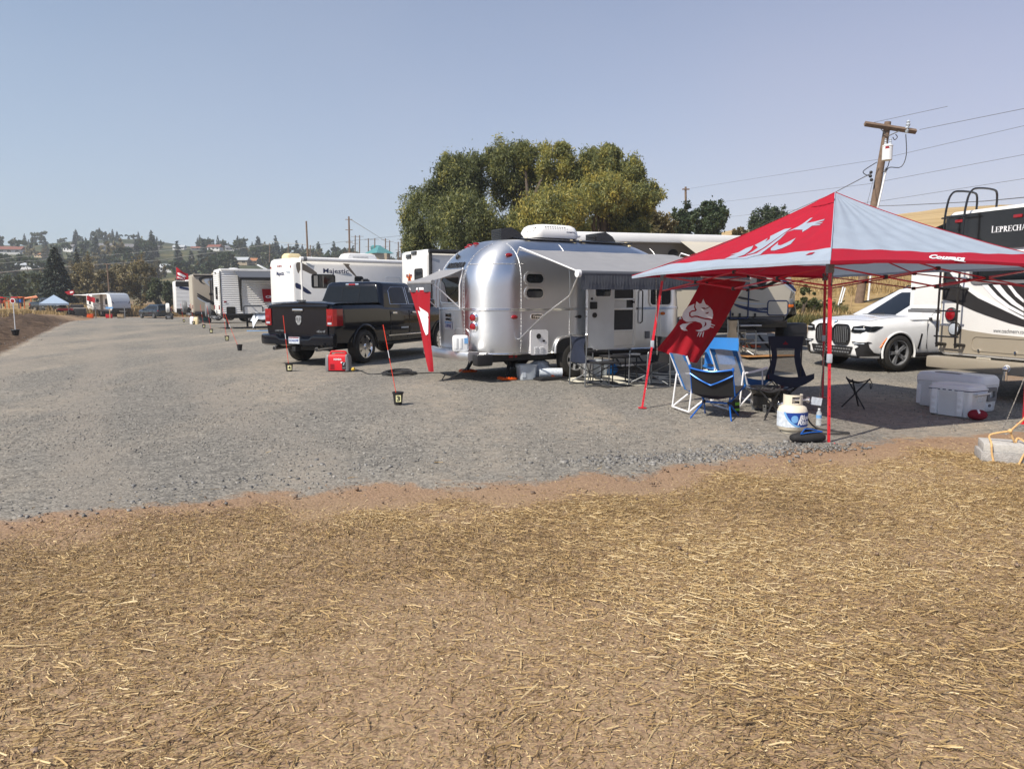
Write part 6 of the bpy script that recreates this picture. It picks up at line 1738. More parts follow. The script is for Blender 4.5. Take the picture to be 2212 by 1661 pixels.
MB().box((-.1, -.135, .14), (.07, .012, .18)).build('sticker', M['labelwht'], t_)
q = A(2.62, -1.25)
t_ = tub('storage_bin', (q.x, q.y, .02), R(26), .44, .30, .28, M['bin'], 'clear lidded bin with a label between the director chair and the trailer', 'bin', M['bin'])
MB().box((.02, -.135, .14), (.06, .012, .2)).build('sticker', M['labelwht'], t_)
def bag(name, p, rz, r, m, label, cat, seed):
 b = MB(); rg = random.Random(seed)
 k = [[rg.uniform(.8, 1.15) for _ in range(12)] for _ in range(8)]
 rings = []
 for i in range(8):
  z = i / 7; f = math.sin(math.pi * (.16 + .78 * z)) ** .5
  rings.append([(r[0] * f * k[i][j] * math.cos(6.283 * j / 12), r[1] * f * k[i][j] * math.sin(6.283 * j / 12), r[2] * z) for j in range(12)])
 o = b.loft(rings).build(name, m, None, ang=80)
 place(o, p, rz); return tag(o, label, cat)
q = A(1.55, -.80); bag('white_sack', (q.x, q.y, 0), .5, (.26, .2, .34), M['labelwht'], 'crumpled white sack lying under the silver trailer behind the clear bin', 'sack', 3)
q = A(2.98, -1.25); bag('blue_sack', (q.x, q.y, .02), .4, (.16, .14, .26), M['skycloth'], 'bright blue plastic bag beside the lidded clear bin', 'bag', 5)
def roll():
 a, b = A(1.35, -1.12, .13), A(1.75, -1.32, .13)
 o = MB().cyl(a, b, .085, n=18)
 d = (b - a).normalized()
 t = o.build('rolled_mat', M['labelwht']); tag(t, 'white rolled up mat lying beside the trailer wheel', 'rolled mat')
 MB().cyl(b + d * .002, b + d * .006, .055, n=16).build('roll_end', M['tan'], t)
 q = A(1.5, -1.3)
 o = MB().box((0, 0, .02), (.62, .3, .035), bev=.01).box((0, 0, .045), (.56, .24, .02), bev=.005).build('black_tray', M['black']); place(o, (q.x, q.y, 0), ARZ)
 tag(o, 'flat black tray on the gravel under the rolled mat', 'tray')
 q = A(2.32, -1.35)
 o = MB().cyl((0, 0, .02), (0, 0, .36), .13, n=20).lathe([(.135, .36), (.135, .38), (.1, .40), (.002, .405)], 20, caps=False).build('canister', M['alu2']); place(o, (q.x, q.y, .02))
 tag(o, 'brushed steel canister standing beside the trailer wheel', 'canister')
roll()
def jack_pad(p, label, s=1.0, rz=.4):
 b = MB().box((0, 0, .02), (.30 * s, .30 * s, .04), bev=.01)
 for i in range(-2, 3): b.box((i * .055 * s, 0, .045), (.02, .27 * s, .02), bev=.004)
 b.box((.17 * s, 0, .015), (.06, .12, .03), bev=.008)
 o = b.build('levelling_pad', M['orange']); place(o, p, rz)
 return tag(o, label, 'levelling pad', 'orange plastic levelling pads under the trailers')
jack_pad(A(.78, -.85), 'orange levelling pad under the near rear jack of the silver trailer')
jack_pad(A(.78, .85), 'orange levelling pad under the far rear jack, below the crimson pennant')
jack_pad(A(1.62, -.2), 'orange levelling block standing under the middle of the silver trailer', 1.1)
jack_pad(A(3.35, -.7), 'orange levelling pad in the shade behind the low black table')
o = MB().prism([(-.16, 0), (.16, 0), (.12, .05), (-.06, .17), (-.14, .14)], -.1, .1, F((0, 0, 0), (1, 0, 0), (0, 0, 1))).build('wheel_chock', M['orange'])
q = A(1.68, -1.2); place(o, q, ARZ); tag(o, 'orange wheel chock jammed against the silver trailer wheel', 'wheel chock')
jack_pad(T(1623, 750), 'orange levelling block under the beige trailer steps', 1.2)
# ---- chairs around the fire pit
def beach_chair(p, rz, blue, label):
 t = thing('beach_chair', label, 'chair', (p[0], p[1], tz(*p[:2])), rz, 'blue and white low beach chairs')
 fw = .27
 bk = lambda b: (-.16 - .26 * b, .30 + .58 * b)        # back line from hip to top
 MB().grid(lambda a, b: Vector((bk(b)[0] - .03 * math.sin(math.pi * a), -fw + 2 * fw * a, bk(b)[1] + .02 * math.sin(math.pi * a))), 10, 8).build('backrest', M['mesh'], t)
 e = MB()
 for s in (-1, 1):
  e.grid(lambda a, b, s=s: Vector((bk(b)[0] - .006, s * (fw + .02 - .11 * a), bk(b)[1])), 2, 6)
 e.grid(lambda a, b: Vector((bk(.86 + .16 * b)[0] - .010, -fw - .02 + (2 * fw + .04) * a, bk(.86 + .16 * b)[1])), 6, 2)
 e.build('back_border', blue, t)
 MB().grid(lambda a, b: Vector((-.16 + .50 * b, -fw + 2 * fw * a, .30 + .10 * b ** 2 - .05 * math.sin(math.pi * b) - .02 * math.sin(math.pi * a))), 8, 8).build('seat', blue, t)
 for s in (-1, 1):
  y = s * (fw + .03)
  MB().tube([(bk(1)[0], y, bk(1)[1]), (-.2, y, .36), (.10, y, .22), (.36, y, .03)], .015, 7).build('side_rail', M['whitemetal'], t)
  MB().tube([(.34, y, .37), (-.1, y, .22), (-.36, y, .03)], .015, 7).build('rear_leg', M['whitemetal'], t)
  MB().tube([(-.3, y, .56), (-.36, y, .03)], .013, 7).build('strut', M['whitemetal'], t)
  MB().loft([[(x, y + dy, .55 + dz + z) for dy, dz in rrect(.06, .03, .012)] for x, z in ((-.28, -.01), (-.1, .0), (.12, .03), (.22, .05))]).build('armrest', M['whitep'], t)
  MB().tube([(.12, y, .56), (.14, y, .24)], .012, 6).build('arm_post', M['whitemetal'], t)
 MB().tube([(.36, -fw - .03, .03), (.36, fw + .03, .03)], .014, 6).build('front_bar', M['whitemetal'], t)
 MB().tube([(-.36, -fw - .03, .03), (-.36, fw + .03, .03)], .014, 6).build('rear_bar', M['whitemetal'], t)
 return t
BC = beach_chair((2.68, 10.45), R(12), M['skycloth'], 'white framed beach chair with pale blue and grey mesh, seen side on at left'); BC.scale = (.9, .9, .9)
beach_chair((3.42, 11.05), R(30), M['bluecloth'], 'dark blue and grey mesh beach chair with white arms behind the fire pit').scale = (.93, .93, .93)
o = MB().ball((0, 0, .10), (.12, .11, .10), 16).build('blue_hat', M['navycloth']); place(o, (2.66, 10.32, .28)); tag(o, 'navy cap with white mark resting on the pale blue beach chair', 'cap')
o = MB().lathe([(.05, 0), (.07, .06), (.06, .12), (.002, .13)], 12, caps=False).build('plastic_bag', M['pet']); place(o, (2.88, 10.38, .33)); tag(o, 'clear plastic bag lying on the seat of the pale blue beach chair', 'bag')
def sling_chair(p, rz):
 t = thing('camp_chair', 'small camp chair with bright blue poles and black fabric, its back to the camera', 'chair', (p[0], p[1], tz(*p[:2])), rz)
 top = [(-.30, -.28, .67), (-.30, .28, .69)]
 fr = [(.28, -.29, .42), (.28, .29, .42)]
 hub = [(-.02, -.17, .20), (-.02, .17, .20)]
 for k, s in enumerate((-1, 1)):
  MB().tube([top[k], hub[k]], .011, 7).build('back_pole', M['bluemetal'], t)
  MB().tube([fr[k], hub[k]], .011, 7).build('front_pole', M['bluemetal'], t)
  MB().tube([(-.26, s * .27, .0), hub[k]], .011, 7).build('leg', M['bluemetal'], t)
  MB().tube([(.24, s * .23, .0), hub[k]], .011, 7).build('leg', M['bluemetal'], t)
  MB().ball(hub[k], .03, 8).build('hub', M['black'], t)
  MB().ball(top[k], (.02, .02, .03), 8).build('corner_cap', M['bluemetal'], t)
 MB().tube([hub[0], hub[1]], .014, 7).build('cross_bar', M['bluemetal'], t)
 def back(a, b):
  y = (-.28 + .56 * a) * (1 + .02 * b); sagx = math.sin(math.pi * a)
  z = .67 - .03 * sagx - (.35 * b) * (1 - .06 * sagx); x = -.30 + .12 * b - .07 * sagx * (1 - b * .4)
  return Vector((x, y, z))
 MB().grid(back, 14, 10).build('backrest', M['blackcloth'], t)
 MB().grid(lambda a, b: Vector((-.18 + .46 * b, (-.28 + .56 * a), .32 + .10 * b - .06 * math.sin(math.pi * a) * (1 - .3 * b))), 12, 10).build('seat', M['blackcloth'], t)
 pi_ = MB().tube([back(i / 12, 0) + Vector((-.006, 0, 0)) for i in range(13)], .012, 6)
 pi_.tube([back(i / 12, .22 + .34 * (1 - abs(2 * i / 12 - 1))) + Vector((-.012, 0, 0)) for i in range(13)], .010, 6)
 for e in (0, 1): pi_.tube([back(e, i / 8) for i in range(9)], .008, 6)
 pi_.build('piping', M['bluemetal'], t)
sling_chair((2.73, 9.86), R(58))
def high_chair(p, rz):
 t = thing('camp_chair', 'tall high back black camp chair with mesh window facing the camera', 'chair', (p[0], p[1], tz(*p[:2])), rz)
 def b_(a, b):
  y = -1 + 2 * a; w = .30 - .095 * ss(0, .55, b) + .045 * ss(.6, 1, b)
  return Vector((-.10 - .16 * b + .05 * (y * y), y * w, .34 + .66 * b))
 MB().grid(lambda a, b: b_(a, .74 + .27 * b), 10, 6).build('headrest', M['navycloth'], t)
 MB().grid(lambda a, b: b_(.18 + .64 * a, .2 + .54 * b) + Vector((-.004, 0, 0)), 8, 8).build('mesh_back', M['mesh2'], t)
 sd = MB()
 for lo, hi in ((0, .2), (.8, 1)): sd.grid(lambda a, b, lo=lo, hi=hi: b_(lo + (hi - lo) * a, .76 * b), 3, 10)
 sd.build('back_sides', M['navycloth'], t)
 def seat(a, b):
  y = -1 + 2 * a
  return Vector((-.10 + .42 * b, y * (.29 + .02 * b), .36 + .09 * b + .06 * y * y - .04 * (1 - b)))
 MB().grid(seat, 12, 8).build('seat', M['navycloth'], t)
 MB().grid(lambda a, b: seat(a, 1) + Vector((.012, 0, -.15 * b * (1 - .5 * (2 * a - 1) ** 2))), 12, 3).build('seat_front', M['navycloth'], t)
 MB().prism([tuple(v[:2]) for v in spl([(-.04, -.01, 0), (0, -.02, 0), (.04, -.01, 0), (.01, .015, 0), (0, .035, 0), (-.015, .012, 0)], 3)], 0, .003, F((-.222, 0, .90), (0, 1, 0), (-.2, 0, 1))).build('emblem', M['redprint'], t)
 for e in (-1, 1):
  MB().tube([(-.25, e * .24, 1.0), (-.06, e * .20, .34), (.0, e * .06, .19)], .010, 6).build('back_pole', M['black'], t)
  MB().tube([(.32, e * .29, .47), (.02, e * .05, .19)], .010, 6).build('front_pole', M['black'], t)
  for x in (-.27, .27): MB().tube([(x, e * .24, .0), (x * .1, e * .03, .18)], .011, 6).build('leg', M['black'], t)
  MB().box((.31, e * .30, .45), (.012, .02, .05)).build('red_tab', M['redplastic'], t)
 MB().lathe([(.05, .14), (.06, .17), (.05, .22), (.002, .23)], 12, caps=False).build('hub', M['black'], t)
high_chair((4.05, 10.95), R(-100))
def quad_chair(p, rz):
 t = thing('camp_chair', 'bright blue folding camp chair half hidden behind the crimson flag', 'chair', (p[0], p[1], tz(*p[:2])), rz)
 MB().grid(lambda a, b: Vector((-.22 - .10 * b - .05 * math.sin(math.pi * a), -.28 + .56 * a, .42 + .46 * b)), 8, 6).build('backrest', M['skycloth'], t)
 MB().grid(lambda a, b: Vector((-.22 + .46 * b, -.28 + .56 * a, .42 - .06 * math.sin(math.pi * a))), 8, 6).build('seat', M['skycloth'], t)
 for s in (-1, 1):
  for q in ([(-.32, s * .28, .9), (-.26, s * .28, .0)], [(.24, s * .28, .62), (.26, s * .28, 0)], [(-.26, s * .28, .02), (.24, -s * .28, .42)], [(.26, s * .28, .02), (-.24, -s * .28, .42)], [(-.26, s * .28, .02), (.24, s * .28, .42)], [(.26, s * .28, .02), (-.24, s * .28, .42)]):
   MB().tube(q, .010, 6).build('leg' if q[0][2] > .5 else 'brace', M['steel'], t)
  MB().box((.0, s * .28, .62), (.5, .07, .02), bev=.008).build('armrest', M['black'], t)
quad_chair((3.56, 12.75), R(-110))
def stool(p, rz, label, h=.40):
 t = thing('tripod_stool', label, 'stool', (p[0], p[1], tz(*p[:2])), rz, 'black three legged folding stools')
 k = [(.19 * math.cos(R(90 + 120 * i)), .19 * math.sin(R(90 + 120 * i))) for i in range(3)]
 for i, (x, y) in enumerate(k):
  MB().tube([(x, y, h + .02), (-x * .95, -y * .95, 0)], .011, 7).build('leg', M['black'], t)
 def st(a, b):
  q = Vector((*k[0], 0)).lerp(Vector((*k[1], 0)), a).lerp(Vector((*k[2], 0)), b)
  d = min(1, (q.length / .19)) ** 2
  return Vector((q.x, q.y, h - .05 + .07 * d))
 MB().grid(st, 10, 10).build('seat', M['blackcloth'], t)
 MB().cyl((0, 0, h * .5 - .02), (0, 0, h * .5 + .02), .025, n=10).build('hub', M['black'], t)
 MB().tube([tuple(v) for v in spl([(k[2][0], k[2][1], h), (k[2][0] + .04, k[2][1], h - .06), (k[2][0] + .02, k[2][1], h - .13), (k[2][0], k[2][1], h - .05)], 4, False)], .006, 5).build('strap', M['black'], t)
 return t
stool((4.98, 10.75), R(20), 'black three legged stool standing alone in the canopy shadow')
stool((3.38, 9.62), R(70), 'black three legged stool between the fire pit and the propane tank')
def fire_pit(p):
 t = thing('fire_pit', 'round black metal propane fire pit on stubby legs between the chairs', 'fire pit', (p[0], p[1], tz(*p[:2])), R(15))
 MB().lathe([(.10, .17), (.20, .20), (.27, .29), (.31, .315), (.315, .335), (.30, .34), (.26, .315), (.18, .26), (.002, .25)], 32, caps=False).build('bowl', M['trimblk'], t)
 MB().lathe([(.21, .07), (.24, .09), (.24, .23), (.20, .25)], 8).build('base', M['trimblk'], t)
 for i in range(4):
  a = R(45 + 90 * i); MB().box((.20 * math.cos(a), .20 * math.sin(a), .06), (.05, .05, .14), rot=(0, .25, a), bev=.008).build('leg', M['steel'], t)
 kn = MB().lathe([(.05, 0), (.05, .02), (.035, .05), (.002, .055)], 14, F((.03, -.232, .13), (1, 0, 0), (0, 0, 1)), caps=False); kn.build('control_knob', M['chrome'], t)
 for a in (-.14, .14): MB().prism(rrect(.05, .06, .02), 0, .006, F((a, -.236, .19), (1, 0, 0), (0, 0, 1))).build('cutout', M['tan'], t)
 rg = random.Random(4); b = MB()
 for _ in range(60):
  r, a = .2 * rg.random() ** .5, rg.random() * 6.28; b.ball((r * math.cos(a), r * math.sin(a), .29 + .02 * rg.random()), .022, 6)
 o = b.build('lava_rock', M['black'], t)
fire_pit((3.58, 10.35))
def propane():
 p = T(1718, 938)
 t = thing('propane_tank', 'cream propane cylinder with a scuffed blue label and white words at the canopy leg', 'gas cylinder', (p.x, p.y + .12, p.z), R(0))
 s = 1.07
 MB().lathe([(.11 * s, .0), (.115 * s, .03), (.105 * s, .03), (.14 * s, .045), (.157 * s, .08), (.16 * s, .10), (.16 * s, .25), (.157 * s, .27), (.14 * s, .31), (.10 * s, .335), (.06 * s, .345), (.002, .347)], 40, caps=False).build('body', M['tank'], t)
 cr = MB()
 for a0, a1 in ((-200, -115), (-65, 20)):
  pts = [(.10 * s * math.cos(R(a)), .10 * s * math.sin(R(a))) for a in np.linspace(a0, a1, 12)]
  cr.loft([[(x * k, y * k, z) for k, z in ((.96, .325), (1.02, .325), (1.02, .455), (.96, .455))] for x, y in pts])
 for z in (.445,):
  pts = [(.10 * s * math.cos(R(a)), .10 * s * math.sin(R(a))) for a in np.linspace(-200, 20, 30)]
  cr.loft([[(x * k, y * k, z + q) for k, q in ((.96, -.012), (1.02, -.012), (1.02, .012), (.96, .012))] for x, y in pts])
  cr.loft([[(x * k, y * k, .335 + q) for k, q in ((.96, -.012), (1.02, -.012), (1.02, .022), (.96, .022))] for x, y in pts])
 cr.build('collar', M['tank'], t)
 vv = MB().cyl((0, 0, .34), (0, 0, .40), .02).cyl((0, 0, .385), (.16, -.02, .39), .014).lathe([(.035, 0), (.035, .02), (.012, .03)], 12, F((.16, -.02, .39), (0, 1, 0), (0, 0, 1)))
 vv.build('valve', M['alu2'], t)
 MB().box((.27, -.02, .375), (.13, .006, .09), rot=(0, .15, .1)).build('tag', M['labelwht'], t)
 rr = .1605 * s
 def wrap(o): return lambda x, y: Vector(((rr + o) * math.sin(x / rr), -(rr + o) * math.cos(x / rr), y))
 MB().sheet([(-.30, .085), (.30, .085), (.30, .262), (-.30, .262)], wrap(.001), 5, maxl=.04).build('label', M['labelwht'], t)
 arc = [(-.155, .255), (.22, .258), (.22, .095), (.02, .092)] + [tuple(v[:2]) for v in spl([(-.03, .105, 0), (-.09, .15, 0), (-.13, .205, 0)], 4, False)]
 MB().sheet(arc, wrap(.0025), 5, maxl=.03).build('label_field', M['labelblue'], t)
 edge = spl([(-.16, .258, 0), (-.135, .205, 0), (-.095, .15, 0), (-.035, .105, 0), (.015, .091, 0)], 4, False)
 MB().sheet([tuple(v[:2]) for v in edge] + [(v.x + .02, v.y + .012) for v in reversed(edge)], wrap(.004), 3, maxl=.03).build('label_swoosh', M['labelsky'], t)
 tx = MB().text('Blue', .078, Matrix.Translation((.085, .20, 0)), 0, .003, .25).text('Rhino', .078, Matrix.Translation((.09, .145, 0)), 0, .003, .25)
 w = wrap(.005); tm = MB(); tm.add([w(x, y) for x, y, z in tx.v], tx.f); tm.build('lettering', M['print'], t)
 MB().sheet([tuple(v[:2]) for v in spl([(-.07, .20, 0), (-.045, .225, 0), (-.01, .222, 0), (.005, .19, 0), (-.005, .15, 0), (-.04, .14, 0), (-.065, .165, 0)], 3)], wrap(.004), 3, maxl=.03).build('label_patch', M['labelsky'], t)
 MB().box((-.2, -.03, .012), (.1, .1, .02), bev=.005)
 hs = spl([(p.x + .12, p.y + .2, .35), (p.x + .3, p.y + .25, .06), (p.x + .5, p.y + .1, .02), (p.x + .62, p.y + .0, .02), (p.x + .55, p.y - .06, .02), (p.x + .3, p.y - .02, .02), (p.x + .1, p.y + .5, .02), (3.6, 10.1, .05)], 6, False)
 line('gas_hose', hs, .010, M['wire'], 'black gas hose looping from the propane cylinder past the canopy leg', 'hose')
propane()
def bottle():
 p = T(1768, 919)
 t = thing('water_bottle', 'clear plastic water bottle with blue label standing behind the canopy leg', 'bottle', p)
 MB().lathe([(.028, 0), (.033, .01), (.033, .06), (.030, .07), (.033, .08), (.033, .14), (.028, .165), (.014, .19), (.013, .20)], 18).build('bottle', M['pet'], t)
 MB().lathe([(.0335, .095), (.0335, .135)], 18, caps=False).build('label', M['labelsky'], t)
 MB().cyl((0, 0, .20), (0, 0, .215), .015).build('cap', M['whitep'], t)
bottle()
def duffel():
 p = T(1748, 959)
 t = thing('storage_bag', 'small black drawstring bag with blue zip edge lying by the canopy leg', 'bag', (p.x, p.y + .05, p.z), R(6))
 rg = random.Random(2); rings = []
 for i in range(12):
  x = -.19 + .38 * i / 11; f = max(.12, math.sin(math.pi * (.06 + .88 * i / 11)) ** .45)
  rings.append([(x, .085 * f * math.cos(6.283 * j / 14) * (1 + .10 * rg.uniform(-1, 1)), .062 + .066 * f * math.sin(6.283 * j / 14) * (1 + .12 * rg.uniform(-1, 1))) for j in range(14)])
 MB().loft(rings).build('bag_body', M['blackcloth'], t, ang=70)
 MB().tube([(-.11, -.055, .112), (-.04, .0, .158), (.03, .01, .155), (.16, -.01, .125)], .007, 6).tube([(-.11, -.055, .112), (.0, -.05, .128), (.16, -.01, .125)], .007, 6).build('zip_edge', M['bluemetal'], t)
duffel()
def coolers():
 rz = math.atan2(-.89, .46)
 t = thing('cooler', 'large white wheeled ice chest with dark grey handles behind the smaller one', 'cooler', (6.42, 10.72, 0), rz)
 L, W = .98, .46
 MB().loft([[(x, y, z) for x, y in rrect(L * a, W * b, .07)] for a, b, z in ((.90, .86, 0), (.93, .90, .02), (.985, .98, .34), (1.0, 1.0, .35), (1.0, 1.0, .37))]).build('body', M['cooler'], t, ang=40)
 MB().loft([[(x, y, z) for x, y in rrect(L * a, W * b, .07)] for a, b, z in ((1.0, 1.0, .375), (1.0, 1.0, .44), (.95, .92, .485), (.90, .86, .50), (.6, .5, .505))]).build('lid', M['cooler'], t, ang=40)
 MB().box((-.05, -.12, .495), (.36, .12, .03), bev=.012).build('lid_handle', M['greyp'], t)
 for s in (-1, 1):
  h = MB().ring(rrect(.20, .19, .03), rrect(.12, .09, .015), 0, .03, (front_side if s > 0 else rear_side)(s * L * .493, 0, .25)).build('side_handle', M['greyp'], t)
  MB().box((s * L * .47, 0, .085), (.03, .16, .10), bev=.015).build('drain_panel', M['cooler'], t)
  MB().cyl((s * L * .46, 0, .09), (s * L * .50, 0, .09), .022).build('drain_plug', M['greyp'], t)
 for s in (-1, 1): MB().box((s * .42, -W * .47, .17), (.07, .03, .28), bev=.012).build('rib', M['cooler'], t)
 t = thing('cooler', 'smaller white ice chest with a navy gasket line and latches in front', 'cooler', (6.06, 10.08, 0), rz + .03)
 L, W = .60, .42
 MB().loft([[(x, y, z) for x, y in rrect(L * a, W * b, .05)] for a, b, z in ((.90, .88, 0), (.93, .91, .02), (.985, .98, .325), (1.0, 1.0, .33), (1.0, 1.0, .345))]).build('body', M['cooler'], t, ang=40)
 MB().loft([[(x, y, z) for x, y in rrect(L * 1.01, W * 1.01, .05)] for z in (.345, .358)]).build('gasket', M['navyg'], t)
 MB().loft([[(x, y, z) for x, y in rrect(L * a, W * b, .05)] for a, b, z in ((1.02, 1.02, .358), (1.02, 1.02, .372), (.95, .93, .378), (.93, .90, .41), (.86, .82, .425), (.5, .4, .43))]).build('lid', M['cooler'], t, ang=40)
 for x in (-.19, .16):
  l_ = MB().box((x, -W * .50, .18), (.085, .03, .34), bev=.01).build('latch', M['cooler'], t)
  for z in (.08, .16, .24): MB().box((x, -W * .50 - .016, z), (.055, .012, .045), bev=.008).build('latch_rib', M['whitep'], l_)
 for x in (-.10, -.02, .06): MB().box((x, -W * .508, .352), (.03, .012, .02)).build('lid_tab', M['cooler'], t)
 MB().loft([[(L * .47, y, z) for y, z in ((-.16, .32), (.16, .32), (.12, .27), (-.12, .27))], [(L * .58, y, z) for y, z in ((-.16, .325), (.16, .325), (.13, .31), (-.13, .31))]]).build('side_handle', M['cooler'], t)
 MB().box((L * .475, .02, .24), (.02, .14, .08), bev=.02).build('ice_bag', M['pet'], t)
 p = T(2116, 908)
 t = thing('football', 'small crimson and white football on the gravel by the smaller ice chest', 'football', (p.x, p.y + .05, p.z), R(-15))
 fb = [(.002 + .068 * math.cos(R(a)) ** .9, .115 * math.sin(R(a))) for a in range(-88, 89, 8)]
 X = Matrix.Translation((0, 0, .066)) @ Matrix.Rotation(R(90), 4, 'Y')
 MB().lathe(fb, 20, X).build('ball', M['redprint'], t, ang=70)
 def fp(a, b): r = .0705 * math.cos(b / .115 * 1.45) ** .9 if abs(b / .115) < 1.05 else .01; return Vector((b, -r * math.cos(a / .07), .066 + r * math.sin(a / .07)))
 MB().sheet([tuple(v[:2]) for v in spl([(.03, -.06, 0), (.075, -.06, 0), (.11, .02, 0), (.09, .105, 0), (.0, .105, 0), (-.05, .085, 0), (.02, .06, 0)], 3)], fp, 4, maxl=.03).build('panel', M['print'], t)
coolers()
def anchor_block():
 p = T(2140, 1003)
 t = thing('concrete_block', 'grey concrete block used as an anchor at the right edge of the straw', 'block', (p.x + .26, p.y + .18, p.z - .01), R(-22))
 MB().box((0, 0, .055), (.48, .34, .11), bev=.006).build('block', M['conc'], t)
 t2 = thing('paver', 'pale grey concrete paver resting on top of the anchor block', 'paver', (p.x + .28, p.y + .19, p.z + .101), R(-24))
 MB().box((0, 0, .04), (.46, .34, .08), bev=.006).build('slab', mat('pale_concrete', (.46, .45, .43), .9, 0, .15, 30, .4, 110), t2)
 kn = P(2182, 931, p.y + .12)
 c = Vector((p.x + .26, p.y + .18, 0))
 def loc_(x, y, z): return Matrix.Translation(c) @ Matrix.Rotation(R(-23), 4, 'Z') @ Vector((x, y, z))
 a = spl([kn, loc_(-.14, .02, .24), loc_(-.16, -.175, .19), loc_(-.15, -.185, .09), loc_(-.13, -.19, .0)], 5, False)
 b = spl([kn, kn + Vector((.07, .02, -.12)), loc_(.10, .05, .22), loc_(.14, -.178, .185), loc_(.10, -.188, .08), loc_(.07, -.20, .0)], 5, False)
 top = [kn, P(2212, 905, p.y + .35), Vector((6.3, 8.6, .9)), Vector((6.75, 9.1, 1.9))]
 m = MB().tube(a, .0095, 7).tube(b, .0095, 7).tube([tuple(v) for v in top], .0095, 7).ball(kn, .022, 8)
 tag(m.build('anchor_rope', M['rope']), 'pale rope knotted round the concrete block and tied up to the canopy', 'rope')
anchor_block()
def speaker_can():
 o = MB().box((0, 0, .1), (.09, .09, .2), bev=.02).build('drink_carton', M['black']); p = T(1588, 893); place(o, p, .3)
 for z, h in ((.06, .03), (.14, .04)): MB().box((0, -.047, z), (.07, .006, h)).build('green_stripe', mat('lime_print', (.2, .55, .04), .5), o)
 tag(o, 'black and lime green carton standing behind the blue sling chair', 'carton')
speaker_can()
# ---- things around the pickup and the row of markers
def generator(p, rz):
 t = thing('generator', 'red portable generator with black ends on the gravel behind the dark pickup', 'generator', (p[0], p[1], tz(*p[:2])), rz)
 L, W = .50, .27
 MB().loft([[(x, y, z) for y, z in [(-W / 2, .03), (W / 2, .03), (W / 2, .30), (W * .38, .36), (-W * .38, .36), (-W / 2, .30)]] for x in (-L * .38, L * .38)]).build('housing', M['redplastic'], t)
 for s in (-1, 1):
  MB().loft([[(s * x, y * k, .03 + (z - .03) * k) for y, z in [(-W / 2 - .008, .02), (W / 2 + .008, .02), (W / 2 + .008, .30), (W * .38, .365), (-W * .38, .365), (-W / 2 - .008, .30)]] for x, k in ((L * .37, 1), (L * .44, 1.0), (L * .50, .86))]).build('end_cover', M['greyp'], t)
 MB().tube([tuple(v) for v in spl([(-.17, 0, .36), (-.15, 0, .415), (-.08, 0, .425), (.08, 0, .425), (.16, 0, .41), (.18, 0, .35)], 4, False)], .022, 8).build('handle', M['redplastic'], t)
 MB().box((.06, 0, .37), (.26, .12, .03), bev=.01).build('top_panel', M['redplastic'], t)
 X = right_side(0, -W / 2 - .002, 0)
 MB().text('HONDA', .055, X @ Matrix.Translation((.02, .265, 0)), .006, .002, width=.17).build('lettering', M['print'], t)
 MB().box((.11, .20, .002), (.045, .035, .006), X).build('sticker', M['print'], t)
 c = MB().box((.155, .13, .002), (.085, .16, .012), X, bev=.004).build('control_panel', M['black'], t)
 MB().box((.155, .17, .01), (.02, .06, .012), X, rot=(0, 0, -.4), bev=.004).build('switch', M['silverg'], c)
 for x in (.14, .175): MB().cyl((x, .085, .004), (x, .085, .014), .015, X=X).build('socket', M['greyp'], c)
 ls = MB()
 for k in range(6): ls.box((-.10, .06 + .02 * k, .002), (.09, .006, .006), X)
 ls.build('louvres', M['redprint'], t)
 MB().box((0, 0, .015), (L * .8, W * .8, .03), bev=.01).build('foot', M['black'], t)
 MB().cyl((.30, -.05, .04), (.36, -.06, .06), .035).build('plug', mat('yellow_plastic', (.55, .36, .03), .5), t)
q = T(729, 803); generator((q.x, q.y + .12), R(-3))
def cord():
 a = T(862, 808); g = T(756, 801)
 b = MB()
 pts = []
 for k in range(0, 90):
  an = k * 6.283 / 15; r_ = .30 + .06 * math.sin(k * .9)
  pts.append((a.x + r_ * math.cos(an), a.y + .45 * math.sin(an) * (r_ / .3), .012 + .0006 * k))
 b.tube(pts, .011, 6)
 b.tube([tuple(v) for v in spl([(g.x, g.y, .05), (g.x + .25, g.y - .1, .012), (a.x - .6, a.y - .1, .012), (a.x - .3, a.y, .012)], 6, False)], .010, 6)
 e = A(.1, -.6, .4)
 b.tube([tuple(v) for v in spl([(a.x + .3, a.y, .012), (a.x + .9, a.y + .1, .012), (e.x - .5, e.y - .2, .012), (e.x - .1, e.y, .2), e], 6, False)], .010, 6)
 tag(b.build('cable_coil', M['wire']), 'coiled black power cord running from the red generator to the silver trailer', 'cable')
cord()
def jug():
 p = A(-.16, -.74, .575)
 t = thing('water_jug', 'white plastic water jug with a blue sticker standing on the silver trailer bumper', 'jug', p, ARZ + R(-22))
 X = Matrix.Identity(4)
 MB().loft([[(x, y, z) for x, y in rrect(.30 * k, .20 * k, .04)] for k, z in ((.9, 0), (1, .03), (1, .24), (.95, .28), (.7, .30))]).build('jug_body', M['whitep'], t, ang=45)
 for x in (-.08, .0): MB().box((x, -.10, .15), (.05, .02, .2), bev=.01).build('rib', M['whitep'], t)
 MB().box((.10, -.102, .20), (.07, .012, .10)).build('sticker', M['labelsky'], t)
jug()
